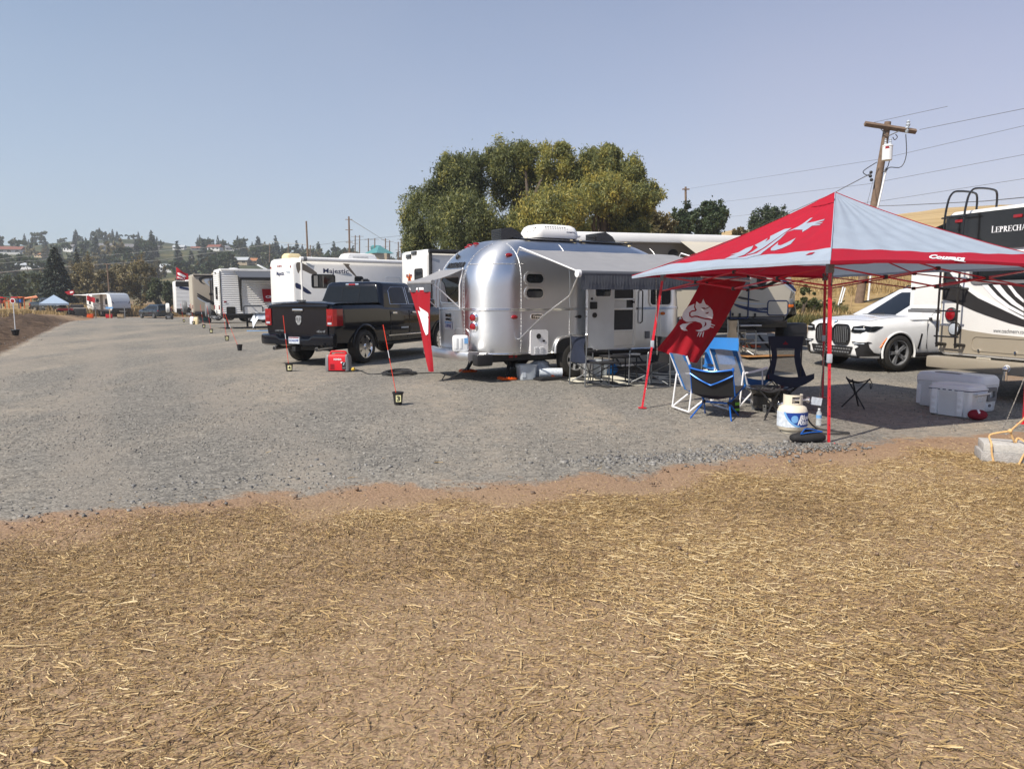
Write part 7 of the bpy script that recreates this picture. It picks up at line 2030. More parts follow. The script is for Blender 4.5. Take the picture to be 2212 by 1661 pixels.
def markers():
 data = [(860, 873, '3', .0, -26, -160), (625, 803, '4', .3, -8, -130), (518, 757.5, '', 0, -28, -110), (490.5, 736.5, '6', 0, -6, -96), (456.5, 719.7, '7', 0, -6, -60), (440.6, 709, '8', 0, -5, -56), (418.5, 701, '9', 0, -4, -46), (397.4, 696, '10', 0, -5, -40), (410.5, 692.5, '11', 0, -3, -34)]
 txt = {'3': 'numbered 3, nearest the camera', '4': 'numbered 4, behind the pickup tailgate', '': 'with no number showing, left of the pickup', '6': 'numbered 6 beyond the blank one', '7': 'numbered 7 beside the ribbed trailer',
          '8': 'numbered 8 in front of the teal generator', '9': 'numbered 9 in front of the pale jug', '10': 'farthest left, near the dark generator', '11': 'smallest and farthest, below the taupe trailer'}
 proto = None
 for k, (u, v, n_, a, sx, sy) in enumerate(data):
  p = T(u, v)
  if proto is None:
   root = thing('marker_pot', '', 'marker', p)
   MB().lathe([(.058, 0), (.060, .005), (.078, .165), (.086, .165), (.086, .185), (.076, .185), (.06, .12), (.002, .12)], 22, caps=False).build('pot', M['black'], root)
   sk = MB().cyl((0, 0, .1), (0, 0, .84), .0052, n=6).build('stake', M['stake'], root)
   MB().cyl((0, 0, .70), (0, 0, .82), .0058, n=6).build('stake_band', M['print'], sk)
   sk.data.transform(Matrix.Identity(4))
   MB().cyl((0, 0, .83), (0, 0, 1.2), .006, n=6).build('stake_top', M['stake'], sk)
   proto = root; cur = root; cards = []
  else:
   cur = copy_tree(proto); cur.location = p
  cur['label'] = 'small black pot with an orange stake ' + txt[n_]; cur['category'] = 'marker'; cur['group'] = 'numbered marker pots along the gravel drive'
  d = p.y / FPX
  for ch in cur.children:
   if ch.name.startswith('stake'):
    dx = sx * d * 1.0; ch.rotation_euler = (0, math.atan2(dx, 1.05), 0)
  cards.append((k, n_, cur))
 for k, n_, cur in cards:
  if n_:
   fz = F((0.018 if k == 0 else .03, -.079, .095), (1, .25, 0), (0, .12, 1))
   if k > 4:
    MB().text(n_, .11, fz, .003, .004).build('numeral', M['yel'], cur); continue
   pl = MB().box((0, 0, 0), (.075, .10, .004), fz).build('number_card', M['yel'], cur)
   MB().text(n_, .10, fz @ Matrix.Translation((0, -.004, .003)), .002, .004, width=.05 if len(n_) == 1 else .065).build('numeral', M['ink'], pl)
markers()
def left_sign():
 p = T(34, 725)
 t = thing('reflector_post', 'white leaning stake with a round red reflector in a pot at far left', 'marker post', p)
 a = Vector((0, 0, .1)); b = P(28, 650, p.y) - p
 MB().tube([a, b], .016, 7).build('stake', M['whitep'], t)
 MB().lathe([(.10, -.012), (.10, .0), (.002, .004)], 22, F(b + Vector((0, -.03, 0)), (1, 0, 0), (0, 0, 1)), caps=False).build('reflector', M['print'], t)
 MB().lathe([(.075, 0.004), (.002, .012)], 22, F(b + Vector((0, -.03, 0)), (1, 0, 0), (0, 0, 1)), caps=False).build('reflector_face', M['lens'], t)
 MB().lathe([(.10, 0), (.15, .22), (.165, .22), (.15, .24), (.002, .2)], 16, caps=False).build('pot', M['black'], t)
left_sign()
def left_things():
 p = T(561, 712)
 t = folding_table((p.x + .3, p.y), R(28), 1.2, .6, .8, M['greyp'], 'folding table with a white cloth thrown over it, left of the pickup', M['black'])
 cl = MB().grid(lambda a, b: Vector((-.65 + .8 * a, -.36 + .7 * b, .835 + .02 * math.sin(a * 9) - max(0, .3 - a) * 1.4 - max(0, .25 - b) * 1.3)), 16, 14).build('tablecloth', M['labelwht']); place(cl, (p.x + .3, p.y, tz(p.x, p.y)), R(28))
 tag(cl, 'white cloth draped over the folding table left of the pickup', 'cloth')
 def gen(u, v, m, lab, w=.62, ac=None):
  p = T(u, v)
  t = thing('generator', lab, 'generator', p, R(12))
  MB().loft([[(x, y, z) for x, y in rrect(w * k, .42 * k, .07)] for k, z in ((.95, .04), (1, .1), (1, .36), (.92, .44), (.8, .46))]).build('housing', m, t, ang=45)
  MB().tube([(-.2, 0, .45), (-.16, 0, .53), (.16, 0, .53), (.2, 0, .45)], .022, 6).build('handle', M['black'], t)
  MB().box((0, -.215, .24), (.36, .02, .2), bev=.01).build('control_panel', ac or M['greyp'], t)
  for s in (-1, 1): MB().cyl((s * w * .35, -.2, .07), (s * w * .35, .2, .07), .07).build('wheel', M['rubber'], t)
 gen(443, 697.5, M['greyp'], 'dark grey generator with a teal panel near the marker pots', .72, M['teal'])
 gen(366, 690, M['black'], 'black generator standing at the left end of the marker row', .8)
 for u, v, h, m, lab in ((416, 701, .5, M['print'], 'white plastic fuel jug beside the teal generator'), (424.5, 701.5, .48, M['cream'], 'cream plastic jug between the white jug and teal generator')):
  p = T(u, v - 1); t = thing('jug', lab, 'jug', p)
  MB().loft([[(x, y, z) for x, y in rrect(.26 * k, .2 * k, .05)] for k, z in ((.95, 0), (1, .05), (1, h * .7), (.6, h * .86), (.3, h * .88))]).build('jug_body', m, t, ang=45)
  MB().cyl((0, 0, h * .86), (0, 0, h), .04).build('cap', M['black'], t)
 p = T(548, 716)
 o = MB().box((0, 0, .01), (1.3, .5, .015), bev=.004).build('blue_mat', M['labelsky']); place(o, (p.x + .2, p.y + .5), R(20)); tag(o, 'pale blue mat on the gravel left of the pickup', 'mat')
 # flag over the farthest trailer
 p = P(381, 608, 57.5); q = P(381.6, 577, 57.5)
 t = thing('flag', 'crimson flag with white emblem flying above the farthest trailer in the row', 'flag', (p.x, p.y, p.z - 1.5))
 MB().tube([(0, 0, 0), (.02, 0, q.z - p.z + 1.55)], .025, 6).build('pole', M['greyp'], t)
 z1 = q.z - p.z + 1.5
 ff = lambda a, b: Vector((.02 + .85 * a, -.12 * math.sin(a * 5), z1 - .95 * b - .55 * a * (1 - b) + .04 * math.sin(a * 7)))
 f = MB().grid(ff, 12, 8).build('cloth', M['red'], t)
 fo = lambda x, y: ff(x, y) + Vector((0, -.02, 0))
 MB().sheet([(.15, .45), (.3, .38), (.5, .3), (.75, .35), (.85, .55), (.7, .5), (.75, .7), (.5, .6), (.3, .62), (.2, .56)], fo, 2).build('emblem', M['print'], f)
 MB().text('UMM', .2, Matrix.Identity(4), 0, .01)
 tx = MB().text('WSU', .3, Matrix.Identity(4), 0, .01, width=.6); tm = MB(); tm.add([fo(.42 + x, .86 - y * .7) for x, y, z in tx.v], tx.f); tm.build('lettering', M['print'], f)
left_things()
# ---------------------------------------------------------------- pop-up canopy, hanging flag, pennant
from mathutils.bvhtree import BVHTree
CT2 = Crop(2500, 740, 3100, 1993); C4b = Crop(2350, 1000, 3100, 2076); CS = Crop(1480, 850, 2100, 1716)
LEGT = [Vector((3.45, 8.2, 1.93)), Vector((2.22, 11.1, 1.90)), Vector((5.1, 12.3, 1.93)), Vector((6.42, 9.32, 1.93))]
EAVE = [Vector((3.27, 7.78, 1.965)), Vector((1.79, 11.28, 1.90)), Vector((5.27, 12.73, 1.93)), Vector((6.90, 9.12, 1.955))]
PEAK = Vector((4.33, 10.25, 2.98))
def canopy():
 ctr = sum(LEGT, Vector()) / 4
 t = thing('canopy_tent', 'crimson and pale grey pop up canopy with white emblem on thin red legs', 'canopy', (ctr.x, ctr.y, 0))
 off = Vector((-ctr.x, -ctr.y, 0))
 def face(i):
  e0, e1 = EAVE[i], EAVE[(i + 1) % 4]
  def fn(a, b):
   e = e0.lerp(e1, a)
   p = e.lerp(PEAK, b)
   p.z -= .30 * b * (1 - b) + .16 * math.sin(math.pi * a) * b * (1 - b) - .03 * math.sin(math.pi * a) * (1 - b) ** 2
   p.z += .006 * math.sin(a * 41 + b * 5) * b * (1 - b) * 4 + .004 * math.sin(a * 17 - b * 23) * (1 - b)
   return p + off
  return fn
 look = ((M['redband'], M['greyc']), (M['greyc'], M['redband']), (M['redband'], M['greyc']), (M['greyc'], M['redband']))
 trees = []
 for i in range(4):
  fn = face(i)
  m0 = MB().grid(lambda a, b: fn(a, .20 + .80 * b), 40, 30)
  pn = m0.build('canopy_panel', look[i][0], t, ang=70)
  m1 = MB().grid(lambda a, b: fn(a, .20 * b), 40, 5)
  m1.grid(lambda a, b: fn(a, 0) + Vector((0, 0, -.035 * b)), 40, 1)
  m1.build('canopy_band', look[i][1], pn, ang=50)
  v = [Vector(q) - off for q in m0.v]; nv = len(v)
  trees.append((pn, BVHTree.FromPolygons(v + [Vector(q) - off for q in m1.v], m0.f + [tuple(k + nv for k in f) for f in m1.f])))
  MB().tube([fn(0, b / 20) + Vector((0, 0, .004)) for b in range(21)], .006, 5).build('ridge_seam', look[i][1], pn)
 def proj(bv, crop, o=.006):
  def fn(x, y):
   u, v = crop((x, y)); d = ray(u, v).normalized()
   h = bv.ray_cast(Vector((0, 0, CAM_H)), d)
   if h[0] is None: return Vector((0, 0, CAM_H)) + d * 9 + off
   n = h[1] if h[1].dot(d) < 0 else -h[1]
   return h[0] + n * o + off
  return fn
 pn, bv = trees[0]; fn = proj(bv, CT2)
 g = MB()
 for p in ([(712, 778), (795, 740), (868, 713), (792, 722), (900, 690), (990, 640), (1082, 608), (1056, 656), (1015, 690), (970, 722), (860, 760)],
           [(985, 728), (1060, 688), (1140, 632), (1098, 602), (1262, 515), (1228, 562), (1285, 528), (1292, 490), (1470, 402), (1558, 388), (1470, 448), (1330, 548), (1200, 640), (1080, 702)],
           [(772, 774), (960, 748), (1120, 704), (1240, 630), (1350, 545), (1450, 470), (1540, 420), (1640, 370), (1690, 340), (1795, 264), (1822, 260), (1742, 330), (1835, 312), (1972, 276), (1955, 296), (1850, 330), (1950, 316), (1930, 330), (1840, 345), (1922, 342), (1905, 354), (1815, 360), (1750, 405), (1690, 440), (1696, 410), (1590, 408), (1500, 440), (1420, 520), (1320, 600), (1200, 690), (1170, 720), (1060, 752), (1130, 722), (1000, 766)],
           [(1392, 568), (1384, 600), (1420, 606), (1500, 570), (1610, 513), (1545, 590), (1440, 640), (1345, 670), (1298, 670), (1300, 642)]):
  g.sheet(p, fn, 5, maxl=40)
 g.build('emblem', M['greyc'], pn)
 MB().sheet([(1730, 728), (1778, 700), (1852, 688), (1808, 718)], proj(bv, CT2, .007), 2, maxl=40).build('maker_patch', M['redband'], pn)
 pn, bv = trees[3]; fn = proj(bv, CL, .008)
 tx = MB().text('Cougars', 44, Matrix.Identity(4), 0, 2.2, .35, width=300)
 m = MB(); m.add([fn(368 + x, 596 + .06 * x - y) for x, y, z in tx.v], tx.f)
 m.sheet([(310, 612), (420, 604), (530, 622), (524, 628), (420, 612)], fn, 3, maxl=30)
 m.build('lettering', M['print'], pn)
 fl = MB().grid(lambda a, b: face(0)(.02 + .75 * a, .86 + .05 * b) + Vector((-.02 * b, -.04 * b, .012 + .03 * b)), 8, 3); fl.build('vent_flap', M['redband'], trees[0][0])
 feet = [Vector((*flat(1790, 957), 0)), Vector((*flat(1387, 881), 0)), Vector((*flat(1777, 859), 0)), Vector((6.45, 9.3, 0))]
 feet[0].x += .0
 for i in range(4):
  a, b = LEGT[i] + off, feet[i] + off
  k = a.lerp(b, .52)
  q = [(.016, .016), (-.016, .016), (-.016, -.016), (.016, -.016)]
  lg = MB().loft([[(p.x + x * s, p.y + y * s, p.z) for x, y in q] for p, s in ((b, .78), (k, .78), (k, 1), (a, 1))]).build('leg', M['redpaint'], t)
  MB().box(k, (.05, .05, .10), bev=.01).build('slider', M['silverg'], lg)
  MB().box(b + Vector((0, 0, .004)), (.11, .11, .008)).build('foot', M['redpaint'], lg)
  MB().box(a + Vector((0, 0, -.02)), (.07, .07, .12), bev=.01).build('bracket', M['greyp'], lg)
  h = MB()
  for z in np.linspace(.1, .8, 8):
   c = b.lerp(a, z / a.z); h.cyl(c + Vector((0, -.0125, 0)), c + Vector((0, -.0145, 0)), .006, n=8)
  h.build('adjust_holes', M['black'], lg)
 bar = lambda p, q, w=.016: MB().tube([p, q], w, 4, flat=.6).build('truss_bar', M['redpaint'], t)
 mids = []
 for i in range(4):
  a, b = LEGT[i] + off, LEGT[(i + 1) % 4] + off
  U = lambda s: a.lerp(b, s) + Vector((0, 0, -.01)); D = lambda s: a.lerp(b, s) + Vector((0, 0, -.22))
  bar(U(0), D(.5)); bar(D(0), U(.5)); bar(U(.5), D(1)); bar(D(.5), U(1)); mids.append(U(.5))
  for k in (U(.5), D(.5), U(.25) + Vector((0, 0, -.105)), U(.75) + Vector((0, 0, -.105))): MB().box(k, (.045, .045, .045), bev=.01).build('truss_joint', M['black'], t)
 pk = PEAK + off + Vector((0, 0, -.06))
 for m_ in mids: bar(m_, pk + Vector((0, 0, -.55)))
 for i in range(4):
  k = (LEGT[i] + off).lerp(pk, .5) + Vector((0, 0, -.12)); MB().tube([LEGT[i] + off, k, pk], .012, 5).build('roof_rib', M['redpaint'], t)
 MB().cyl(pk + Vector((0, 0, -.6)), pk, .02).build('centre_pole', M['redpaint'], t)
 mrope = mat('speckled_guy_rope', (.16, .15, .14), .8, 0, .9, 60)
 line('guy_line', sag((3.40, 8.0, 1.9), T(1766, 900), .05), .007, mrope, 'dark speckled guy line hanging from the canopy corner beside the front leg', 'guy line')
 line('guy_line', sag((2.1, 11.0, 1.85), (2.12, 10.9, .75), .0), .007, mrope, 'dark speckled guy line hanging beside the left canopy leg', 'guy line')
 line('guy_line', sag((6.75, 9.2, 1.9), T(2165, 931), .03), .006, mrope, 'dark speckled guy line running down at the right edge behind the ice chests', 'guy line')
canopy()
def inv_bilinear(q):                    # point in a traced quad -> (a, b)
 def f(x, y):
  a = b = .5
  for _ in range(25):
   p = [(1 - a) * (1 - b) * q[0][i] + a * (1 - b) * q[1][i] + a * b * q[2][i] + (1 - a) * b * q[3][i] for i in (0, 1)]
   da = [(1 - b) * (q[1][i] - q[0][i]) + b * (q[2][i] - q[3][i]) for i in (0, 1)]
   db = [(1 - a) * (q[3][i] - q[0][i]) + a * (q[2][i] - q[1][i]) for i in (0, 1)]
   ex, ey = x - p[0], y - p[1]; det = da[0] * db[1] - da[1] * db[0]
   a += (ex * db[1] - ey * db[0]) / det; b += (da[0] * ey - da[1] * ex) / det
  return a, b
 return f
def big_flag():
 q = [P(1520, 600, 11.62), P(1612, 609, 12.0), P(1508, 786, 11.3), P(1418, 757, 10.95)]
 def fn(a, b):
  p = q[0].lerp(q[1], a).lerp(q[3].lerp(q[2], a), b)
  w = .035 * math.sin(a * 6 + b * 4) * b + .05 * math.sin(math.pi * b) * (1 - a) + .012 * math.sin(a * 23 - b * 6) * (.3 + b)
  return p + Vector((.3 * w, -w, -.3 * w))
 f = MB().grid(fn, 36, 40).build('hanging_flag', M['red'])
 tag(f, 'large crimson flag with a white emblem slanting down from the canopy frame', 'flag')
 rod = MB().cyl(q[0] + Vector((-.04, 0, .01)), q[1] + Vector((.08, 0.02, .01)), .012); rod.build('rod', M['whitep'], f)
 iv = inv_bilinear([(800, 120), (1240, 165), (740, 1010), (310, 870)])
 n = (q[1] - q[0]).cross(q[3] - q[0]).normalized(); n = n if n.y < 0 else -n
 def px(o): return lambda x, y: fn(*iv(x, y)) + n * o
 e = MB()
 for p in ([(775, 340), (800, 398), (850, 430), (878, 468), (880, 515), (868, 553), (800, 545), (720, 520), (690, 517), (650, 520), (634, 508), (634, 482), (648, 470), (690, 468), (706, 455), (690, 435), (682, 410), (697, 362), (728, 388), (755, 388)],
           [(676, 388), (620, 412), (575, 445), (550, 480), (544, 520), (565, 555), (592, 574), (640, 582), (700, 578), (745, 590), (768, 612), (772, 640), (745, 663), (695, 668), (722, 680), (760, 686), (800, 665), (832, 648), (850, 620), (858, 568), (800, 561), (720, 537), (690, 533), (650, 536), (620, 515), (620, 478), (646, 456), (682, 452), (668, 420)],
           [(532, 618), (560, 598), (610, 590), (682, 588), (640, 600), (605, 622), (594, 650), (628, 678), (580, 672), (548, 652)],
           [(852, 598), (900, 618), (897, 625), (850, 610)], [(846, 624), (884, 636), (880, 643), (842, 634)],
           [(730, 688), (712, 730), (720, 731), (745, 690)], [(752, 690), (735, 735), (743, 736), (766, 690)], [(774, 688), (763, 733), (770, 734), (786, 680)],
           [(520, 508), (546, 545), (504, 540)]):
  e.sheet(p, px(.006), 3, maxl=45)
 e.build('emblem', M['print'], f)
 d = MB()
 for p in ([(752, 432), (790, 436), (806, 450), (775, 450)], [(793, 492), (842, 484), (830, 502), (806, 502)], [(794, 582), (812, 600), (806, 622), (776, 641), (794, 618), (798, 602)], [(800, 440), (850, 424), (852, 430), (806, 448)]):
  d.sheet(p, px(.011), 2, maxl=45)
 d.build('emblem_detail', M['redprint'], f)
big_flag()
def pennant():
 def fn(a, b):
  yl = .56 - .98 * b ** 1.0; yr = -.42 - .10 * b
  z = 1.72 - 1.53 * b
  y = yl + (yr - yl) * a
  x = -.625 - .02 * b + .05 * math.sin(a * 9 + b * 5) * (.2 + .8 * b) * (1 - .4 * b)
  return A(x, y, z)
 f = MB().grid(fn, 24, 36).build('pennant', M['red'])
 tag(f, 'narrow crimson banner hanging from the small rear awning of the silver trailer', 'banner')
 MB().grid(lambda a, b: fn(a, -.03 + .03 * b) + Vector((0, -.004, 0)), 16, 1).build('hem', M['print'], f)
 def iv(x, y):
  b = (y - 665) / (1500 - 665); l = 195 + (402 - 195) * b; r = 388 + (443 - 388) * b
  return max(.02, min(.98, (x - l) / (r - l))), b
 n = Vector((-.6, -.8, 0))
 e = MB()
 for p in ([(300, 840), (345, 880), (378, 905), (388, 935), (368, 945), (388, 962), (394, 1100), (360, 1135), (345, 1080), (330, 1010), (312, 945), (280, 880), (318, 892)], [(390, 1150), (398, 1160), (399, 1190), (392, 1180)]):
  e.sheet(p, lambda x, y: fn(*iv(x, y)) + n * .008, 4, maxl=25)
 e.build('emblem', M['print'], f)
pennant()
# ---------------------------------------------------------------- trees
GR = {}
GR['willow'] = leafmat('willow_leaves', [(.052, .066, .028), (.118, .142, .054), (.21, .228, .082), (.36, .335, .085), (.48, .39, .09)], .42)
GR['dark'] = leafmat('dark_leaves', [(.014, .027, .011), (.04, .068, .024), (.075, .105, .036)], .3)
GR['olive'] = leafmat('olive_leaves', [(.07, .062, .028), (.14, .122, .052), (.22, .18, .08), (.29, .22, .10)], .35)
GR['spruce'] = leafmat('spruce_needles', [(.010, .018, .012), (.022, .036, .022), (.04, .056, .036)], .1)
GR['green'] = leafmat('green_leaves', [(.028, .042, .017), (.068, .088, .032), (.125, .135, .05)], .3)
GR['blue'] = leafmat('blue_green_needles', [(.014, .024, .02), (.03, .046, .036), (.05, .07, .05)], .1)
M['bark'] = mat('bark', (.085, .065, .05), .9, 0, .3, 6, .5, 20)
def leaves(name, parent, lobes, n, leaf, m, seed, droop=.3, slim=.36, clump=70):
 rg = np.random.default_rng(seed)
 L = np.array([l[:6] for l in lobes], float); tb = np.array([l[6] if len(l) > 6 else .5 for l in lobes])
 wgt = (L[:, 3] * L[:, 4] * L[:, 5]) ** .67; wgt /= wgt.sum()
 nc = max(6, n // clump)
 k = rg.choice(len(L), nc, p=wgt)
 d = rg.normal(size=(nc, 3)); d /= np.linalg.norm(d, axis=1)[:, None]
 rad = rg.uniform(.40, 1.0, nc) ** .5 * (1 + .12 * rg.normal(size=nc))
 cc = L[k, :3] + d * rad[:, None] * L[k, 3:]
 ct = tb[k] + rg.normal(0, .17, nc)
 j = rg.integers(0, nc, n)
 sg = (L[k[j], 3:].mean(1) * (.17 - .06 * droop))[:, None]
 p = cc[j] + rg.normal(size=(n, 3)) * sg * np.array([1, 1, .9 + .6 * droop])
 p[:, 2] -= droop * sg[:, 0] * rg.random(n) * 2.5
 ax = rg.normal(size=(n, 3)) + np.array([0, 0, -1.6 * droop]); ax /= np.linalg.norm(ax, axis=1)[:, None]
 out = d[j] * .8 + rg.normal(size=(n, 3)); sd = np.cross(ax, out); sd /= np.linalg.norm(sd, axis=1)[:, None] + 1e-9
 ln = leaf * rg.uniform(.6, 1.35, n)[:, None]
 a, b = ax * ln * .5, sd * ln * slim * .5
 V = np.stack([p - a, p + b * 1.0, p + a, p - b * 1.0], 1).reshape(-1, 3)
 Q = np.arange(n)[:, None] * 4 + np.arange(4)
 t = np.clip(ct[j] + rg.normal(0, .12, n), 0, 1)
 me = np_mesh(name, V, Q, m, np.repeat(t, 4))
 return np_obj(name, me, parent)
def limbs(t, base, tips, r, name='trunk'):
 b = MB(); c = Vector((0, 0, 0)); fork = Vector((0, 0, base))
 b.tube([c + Vector((0, 0, -.3)), fork * .5 + Vector((r * .3, 0, 0)), fork], [r * 1.25, r, r * .85], 9)
 for q in tips:
  q = Vector(q); m = fork.lerp(q, .5) + Vector((rnd.uniform(-.1, .1), rnd.uniform(-.1, .1), .08)) * q.length
  b.tube([fork - Vector((0, 0, .15)), fork.lerp(m, .5), m, q], [r * .6, r * .45, r * .3, r * .08], 6)
 return b.build(name, M['bark'], t)
def tree(label, u, vt, vb, y, wpx, m, seed, n=3000, leaf=.3, cat='tree', name='tree', group=None, lob=14, droop=.2, sink=True, slim=.5, tb=.5):
 b = on(u, y); k = y / FPX
 zt = CAM_H + (HORIZON - vt) * k; h = zt - b.z; w = wpx * k
 lo = max(.12 * h, CAM_H + (HORIZON - vb) * k - b.z) if sink else .1 * h
 t = thing(name, label, cat, b, rnd.uniform(0, 6), group)
 rg = random.Random(seed); L = []
 for i in range(lob):
  a = rg.uniform(0, 6.28); f = i / max(1, lob - 1); z = lo + (h - lo) * (.22 + .60 * f)
  s = math.sin(math.pi * (.22 + .62 * f)); rr = w * .5 * s * rg.uniform(.3, .78)
  q = w * rg.uniform(.14, .25) * (.65 + .35 * s)
  L.append((rr * math.cos(a), rr * math.sin(a), z, q, q, min(q * rg.uniform(.8, 1.1), h - z + q * .1), tb + rg.uniform(-.14, .14)))
 L.append((0, 0, (lo + h) / 2, w * .26, w * .26, (h - lo) * .42, tb))
 leaves('crown', t, L, n, leaf, m, seed, droop, slim)
 limbs(t, max(.3, lo + .12 * h), [(l[0] * .8, l[1] * .8, l[2]) for l in L[:6]], max(.06, h * .022))
 return t
def conifer(label, u, vt, y, wpx, m, seed, n=3000, leaf=.4, group=None, name='conifer_tree'):
 b = on(u, y); k = y / FPX; h = CAM_H + (HORIZON - vt) * k - b.z; w = wpx * k
 t = thing(name, label, 'tree', b, rnd.uniform(0, 6), group)
 conifer_mesh(t, h, w, m, seed, n, leaf); return t
def conifer_mesh(t, h, w, m, seed, n, leaf):
 rg = np.random.default_rng(seed)
 f = 1 - np.sqrt(rg.random(n)); f = np.floor(f * 17) / 17 + rg.random(n) * .045
 a = rg.uniform(0, 6.283, n); lobe = .82 + .18 * np.sin(a * 5 + np.floor(f * 17) * 2.1)
 R_ = w * .5 * (1 - f) ** .85 * lobe + .02 * w; r_ = R_ * rg.uniform(.15, 1, n) ** .5
 z = h * (.05 + .95 * f) - .16 * r_ + rg.normal(0, .012 * h, n)
 p = np.stack([r_ * np.cos(a), r_ * np.sin(a), z], 1)
 ax = np.stack([np.cos(a), np.sin(a), np.full(n, -.35)], 1) + rg.normal(0, .35, (n, 3)); ax /= np.linalg.norm(ax, axis=1)[:, None]
 sd = np.cross(ax, rg.normal(size=(n, 3)) + np.array([0, 0, 1.5])); sd /= np.linalg.norm(sd, axis=1)[:, None]
 ln = leaf * rg.uniform(.6, 1.3, n)[:, None]
 V = np.stack([p - ax * ln * .5, p + sd * ln * .2, p + ax * ln * .5, p - sd * ln * .2], 1).reshape(-1, 3)
 np_obj('crown', np_mesh('crown', V, np.arange(n)[:, None] * 4 + np.arange(4), m, np.repeat(np.clip(.25 + .6 * r_ / np.maximum(R_, .01) * rg.random(n), 0, 1), 4)), t)
 MB().tube([(0, 0, -.3), (0, 0, h * .95)], [h * .022, .02], 7).build('trunk', M['bark'], t)
def willows():
 cw = Crop(1500, 500, 2560, 2212); y0 = 44.0
 sets = [('broad grey green willow at the left of the clump behind the silver trailer', 430, [(470, 330, 180, 170, 0, .30), (180, 640, 150, 210, 0, .30), (500, 690, 240, 210, -2, .28), (330, 480, 140, 140, 0, .32), (150, 850, 130, 110, 0, .28), (640, 840, 200, 130, -1, .25), (560, 480, 120, 150, 1, .26), (590, 260, 70, 90, 0, .35), (380, 270, 90, 90, .5, .36)]),
   ('tall yellowish willow in the middle of the clump, its crown the highest', 1020, [(850, 240, 180, 170, 1, .40), (1210, 220, 150, 150, .5, .62), (960, 170, 130, 110, 1, .46), (880, 470, 170, 140, 2, .34), (1220, 580, 240, 180, -2.5, .66), (1080, 700, 200, 130, -2, .55), (1050, 400, 150, 130, 1.5, .40), (1330, 790, 200, 110, .5, .45), (920, 760, 180, 140, 0, .3), (1260, 130, 80, 60, .5, .6), (740, 200, 90, 90, 1, .42)]),
   ('spreading olive willow at the right of the clump with visible limbs', 1600, [(1560, 270, 160, 150, 1, .52), (1650, 170, 80, 80, 1, .52), (1500, 190, 80, 70, 1, .48), (1800, 340, 120, 150, 1, .48), (1930, 480, 120, 110, 0, .46), (1600, 470, 170, 140, -1.5, .60), (1720, 620, 160, 120, 1, .42), (1410, 380, 150, 150, 1, .50), (1800, 760, 140, 90, 0, .33), (1560, 760, 120, 100, 1, .34), (1860, 600, 110, 90, .5, .42)])]
 for i, (lab, ub, lo) in enumerate(sets):
  b = on(cw((ub, 0))[0], y0); t = thing('willow_tree', lab, 'tree', b); L = []
  for (x, y, rx, ry, dy, tb) in lo:
   u, v = cw((x, y)); p = P(u, v, y0 + dy) - b; s = cw.k * .57604 * y0 / FPX
   L.append((p.x, p.y, p.z, rx * s, (rx + ry) * .5 * s, ry * s, tb))
  leaves('crown', t, L, 80000, .20, GR['willow'], 40 + i, .55, .30, 95)
  limbs(t, 2.2, [(l[0] * .9, l[1] * .9, l[2] + l[5] * .3) for l in L], .42)
willows()
tree('dark green maple, right half of the pair behind the beige trailer', 1532, 433, 535, 62, 84, GR['dark'], 51, 16000, .22, lob=18)
tree('dark green maple with a thin pole in front, left half of the pair', 1474, 440, 535, 64, 66, GR['dark'], 52, 12000, .22, lob=16)
tree('yellowing shrub between the willow clump and the dark maples', 1415, 466, 530, 50, 130, GR['olive'], 53, 9000, .24, 'shrub', 'shrub', lob=13)
tree('round dark green tree on the wheat hill left of the canopy peak', 1668, 450, 520, 75, 100, GR['dark'], 54, 16000, .22, lob=18)
tree('small olive shrub on the wheat hill beside the dark maple', 1596, 494, 520, 60, 46, GR['olive'], 55, 1800, .22, 'shrub', 'shrub')
tree('young leafy sapling in dry grass right of the beige trailer nose', 1733, 612, 675, 28, 36, GR['green'], 56, 900, .14, 'tree', 'sapling', tb=.75)
tree('low green sapling left of the utility pole in the dry grass', 1757, 628, 680, 29, 26, GR['green'], 57, 500, .13, 'tree', 'sapling', tb=.8)
def vine():
 rg = np.random.default_rng(9); n = 700; c = T(1745, 678)
 x = c.x + rg.normal(0, .55, n); y = c.y + .3 + rg.normal(0, .3, n); z = terrain(x, y) + rg.uniform(.1, .45, n)
 a = rg.normal(size=(n, 3)) * np.array([1, 1, .35]); a /= np.linalg.norm(a, axis=1)[:, None]; b = np.cross(a, np.array([0, 0, 1.]) + rg.normal(0, .3, (n, 3)))
 p = np.stack([x, y, z], 1); s = .09
 o = np_obj('squash_plant', np_mesh('squash_plant', np.stack([p - a * s, p + b * s, p + a * s, p - b * s], 1).reshape(-1, 3), np.arange(n)[:, None] * 4 + np.arange(4), GR['green'], np.repeat(rg.uniform(.5, 1, n), 4)))
 tag(o, 'broad leaved green squash plant at the foot of the dry slope behind the white SUV', 'plant')
vine()
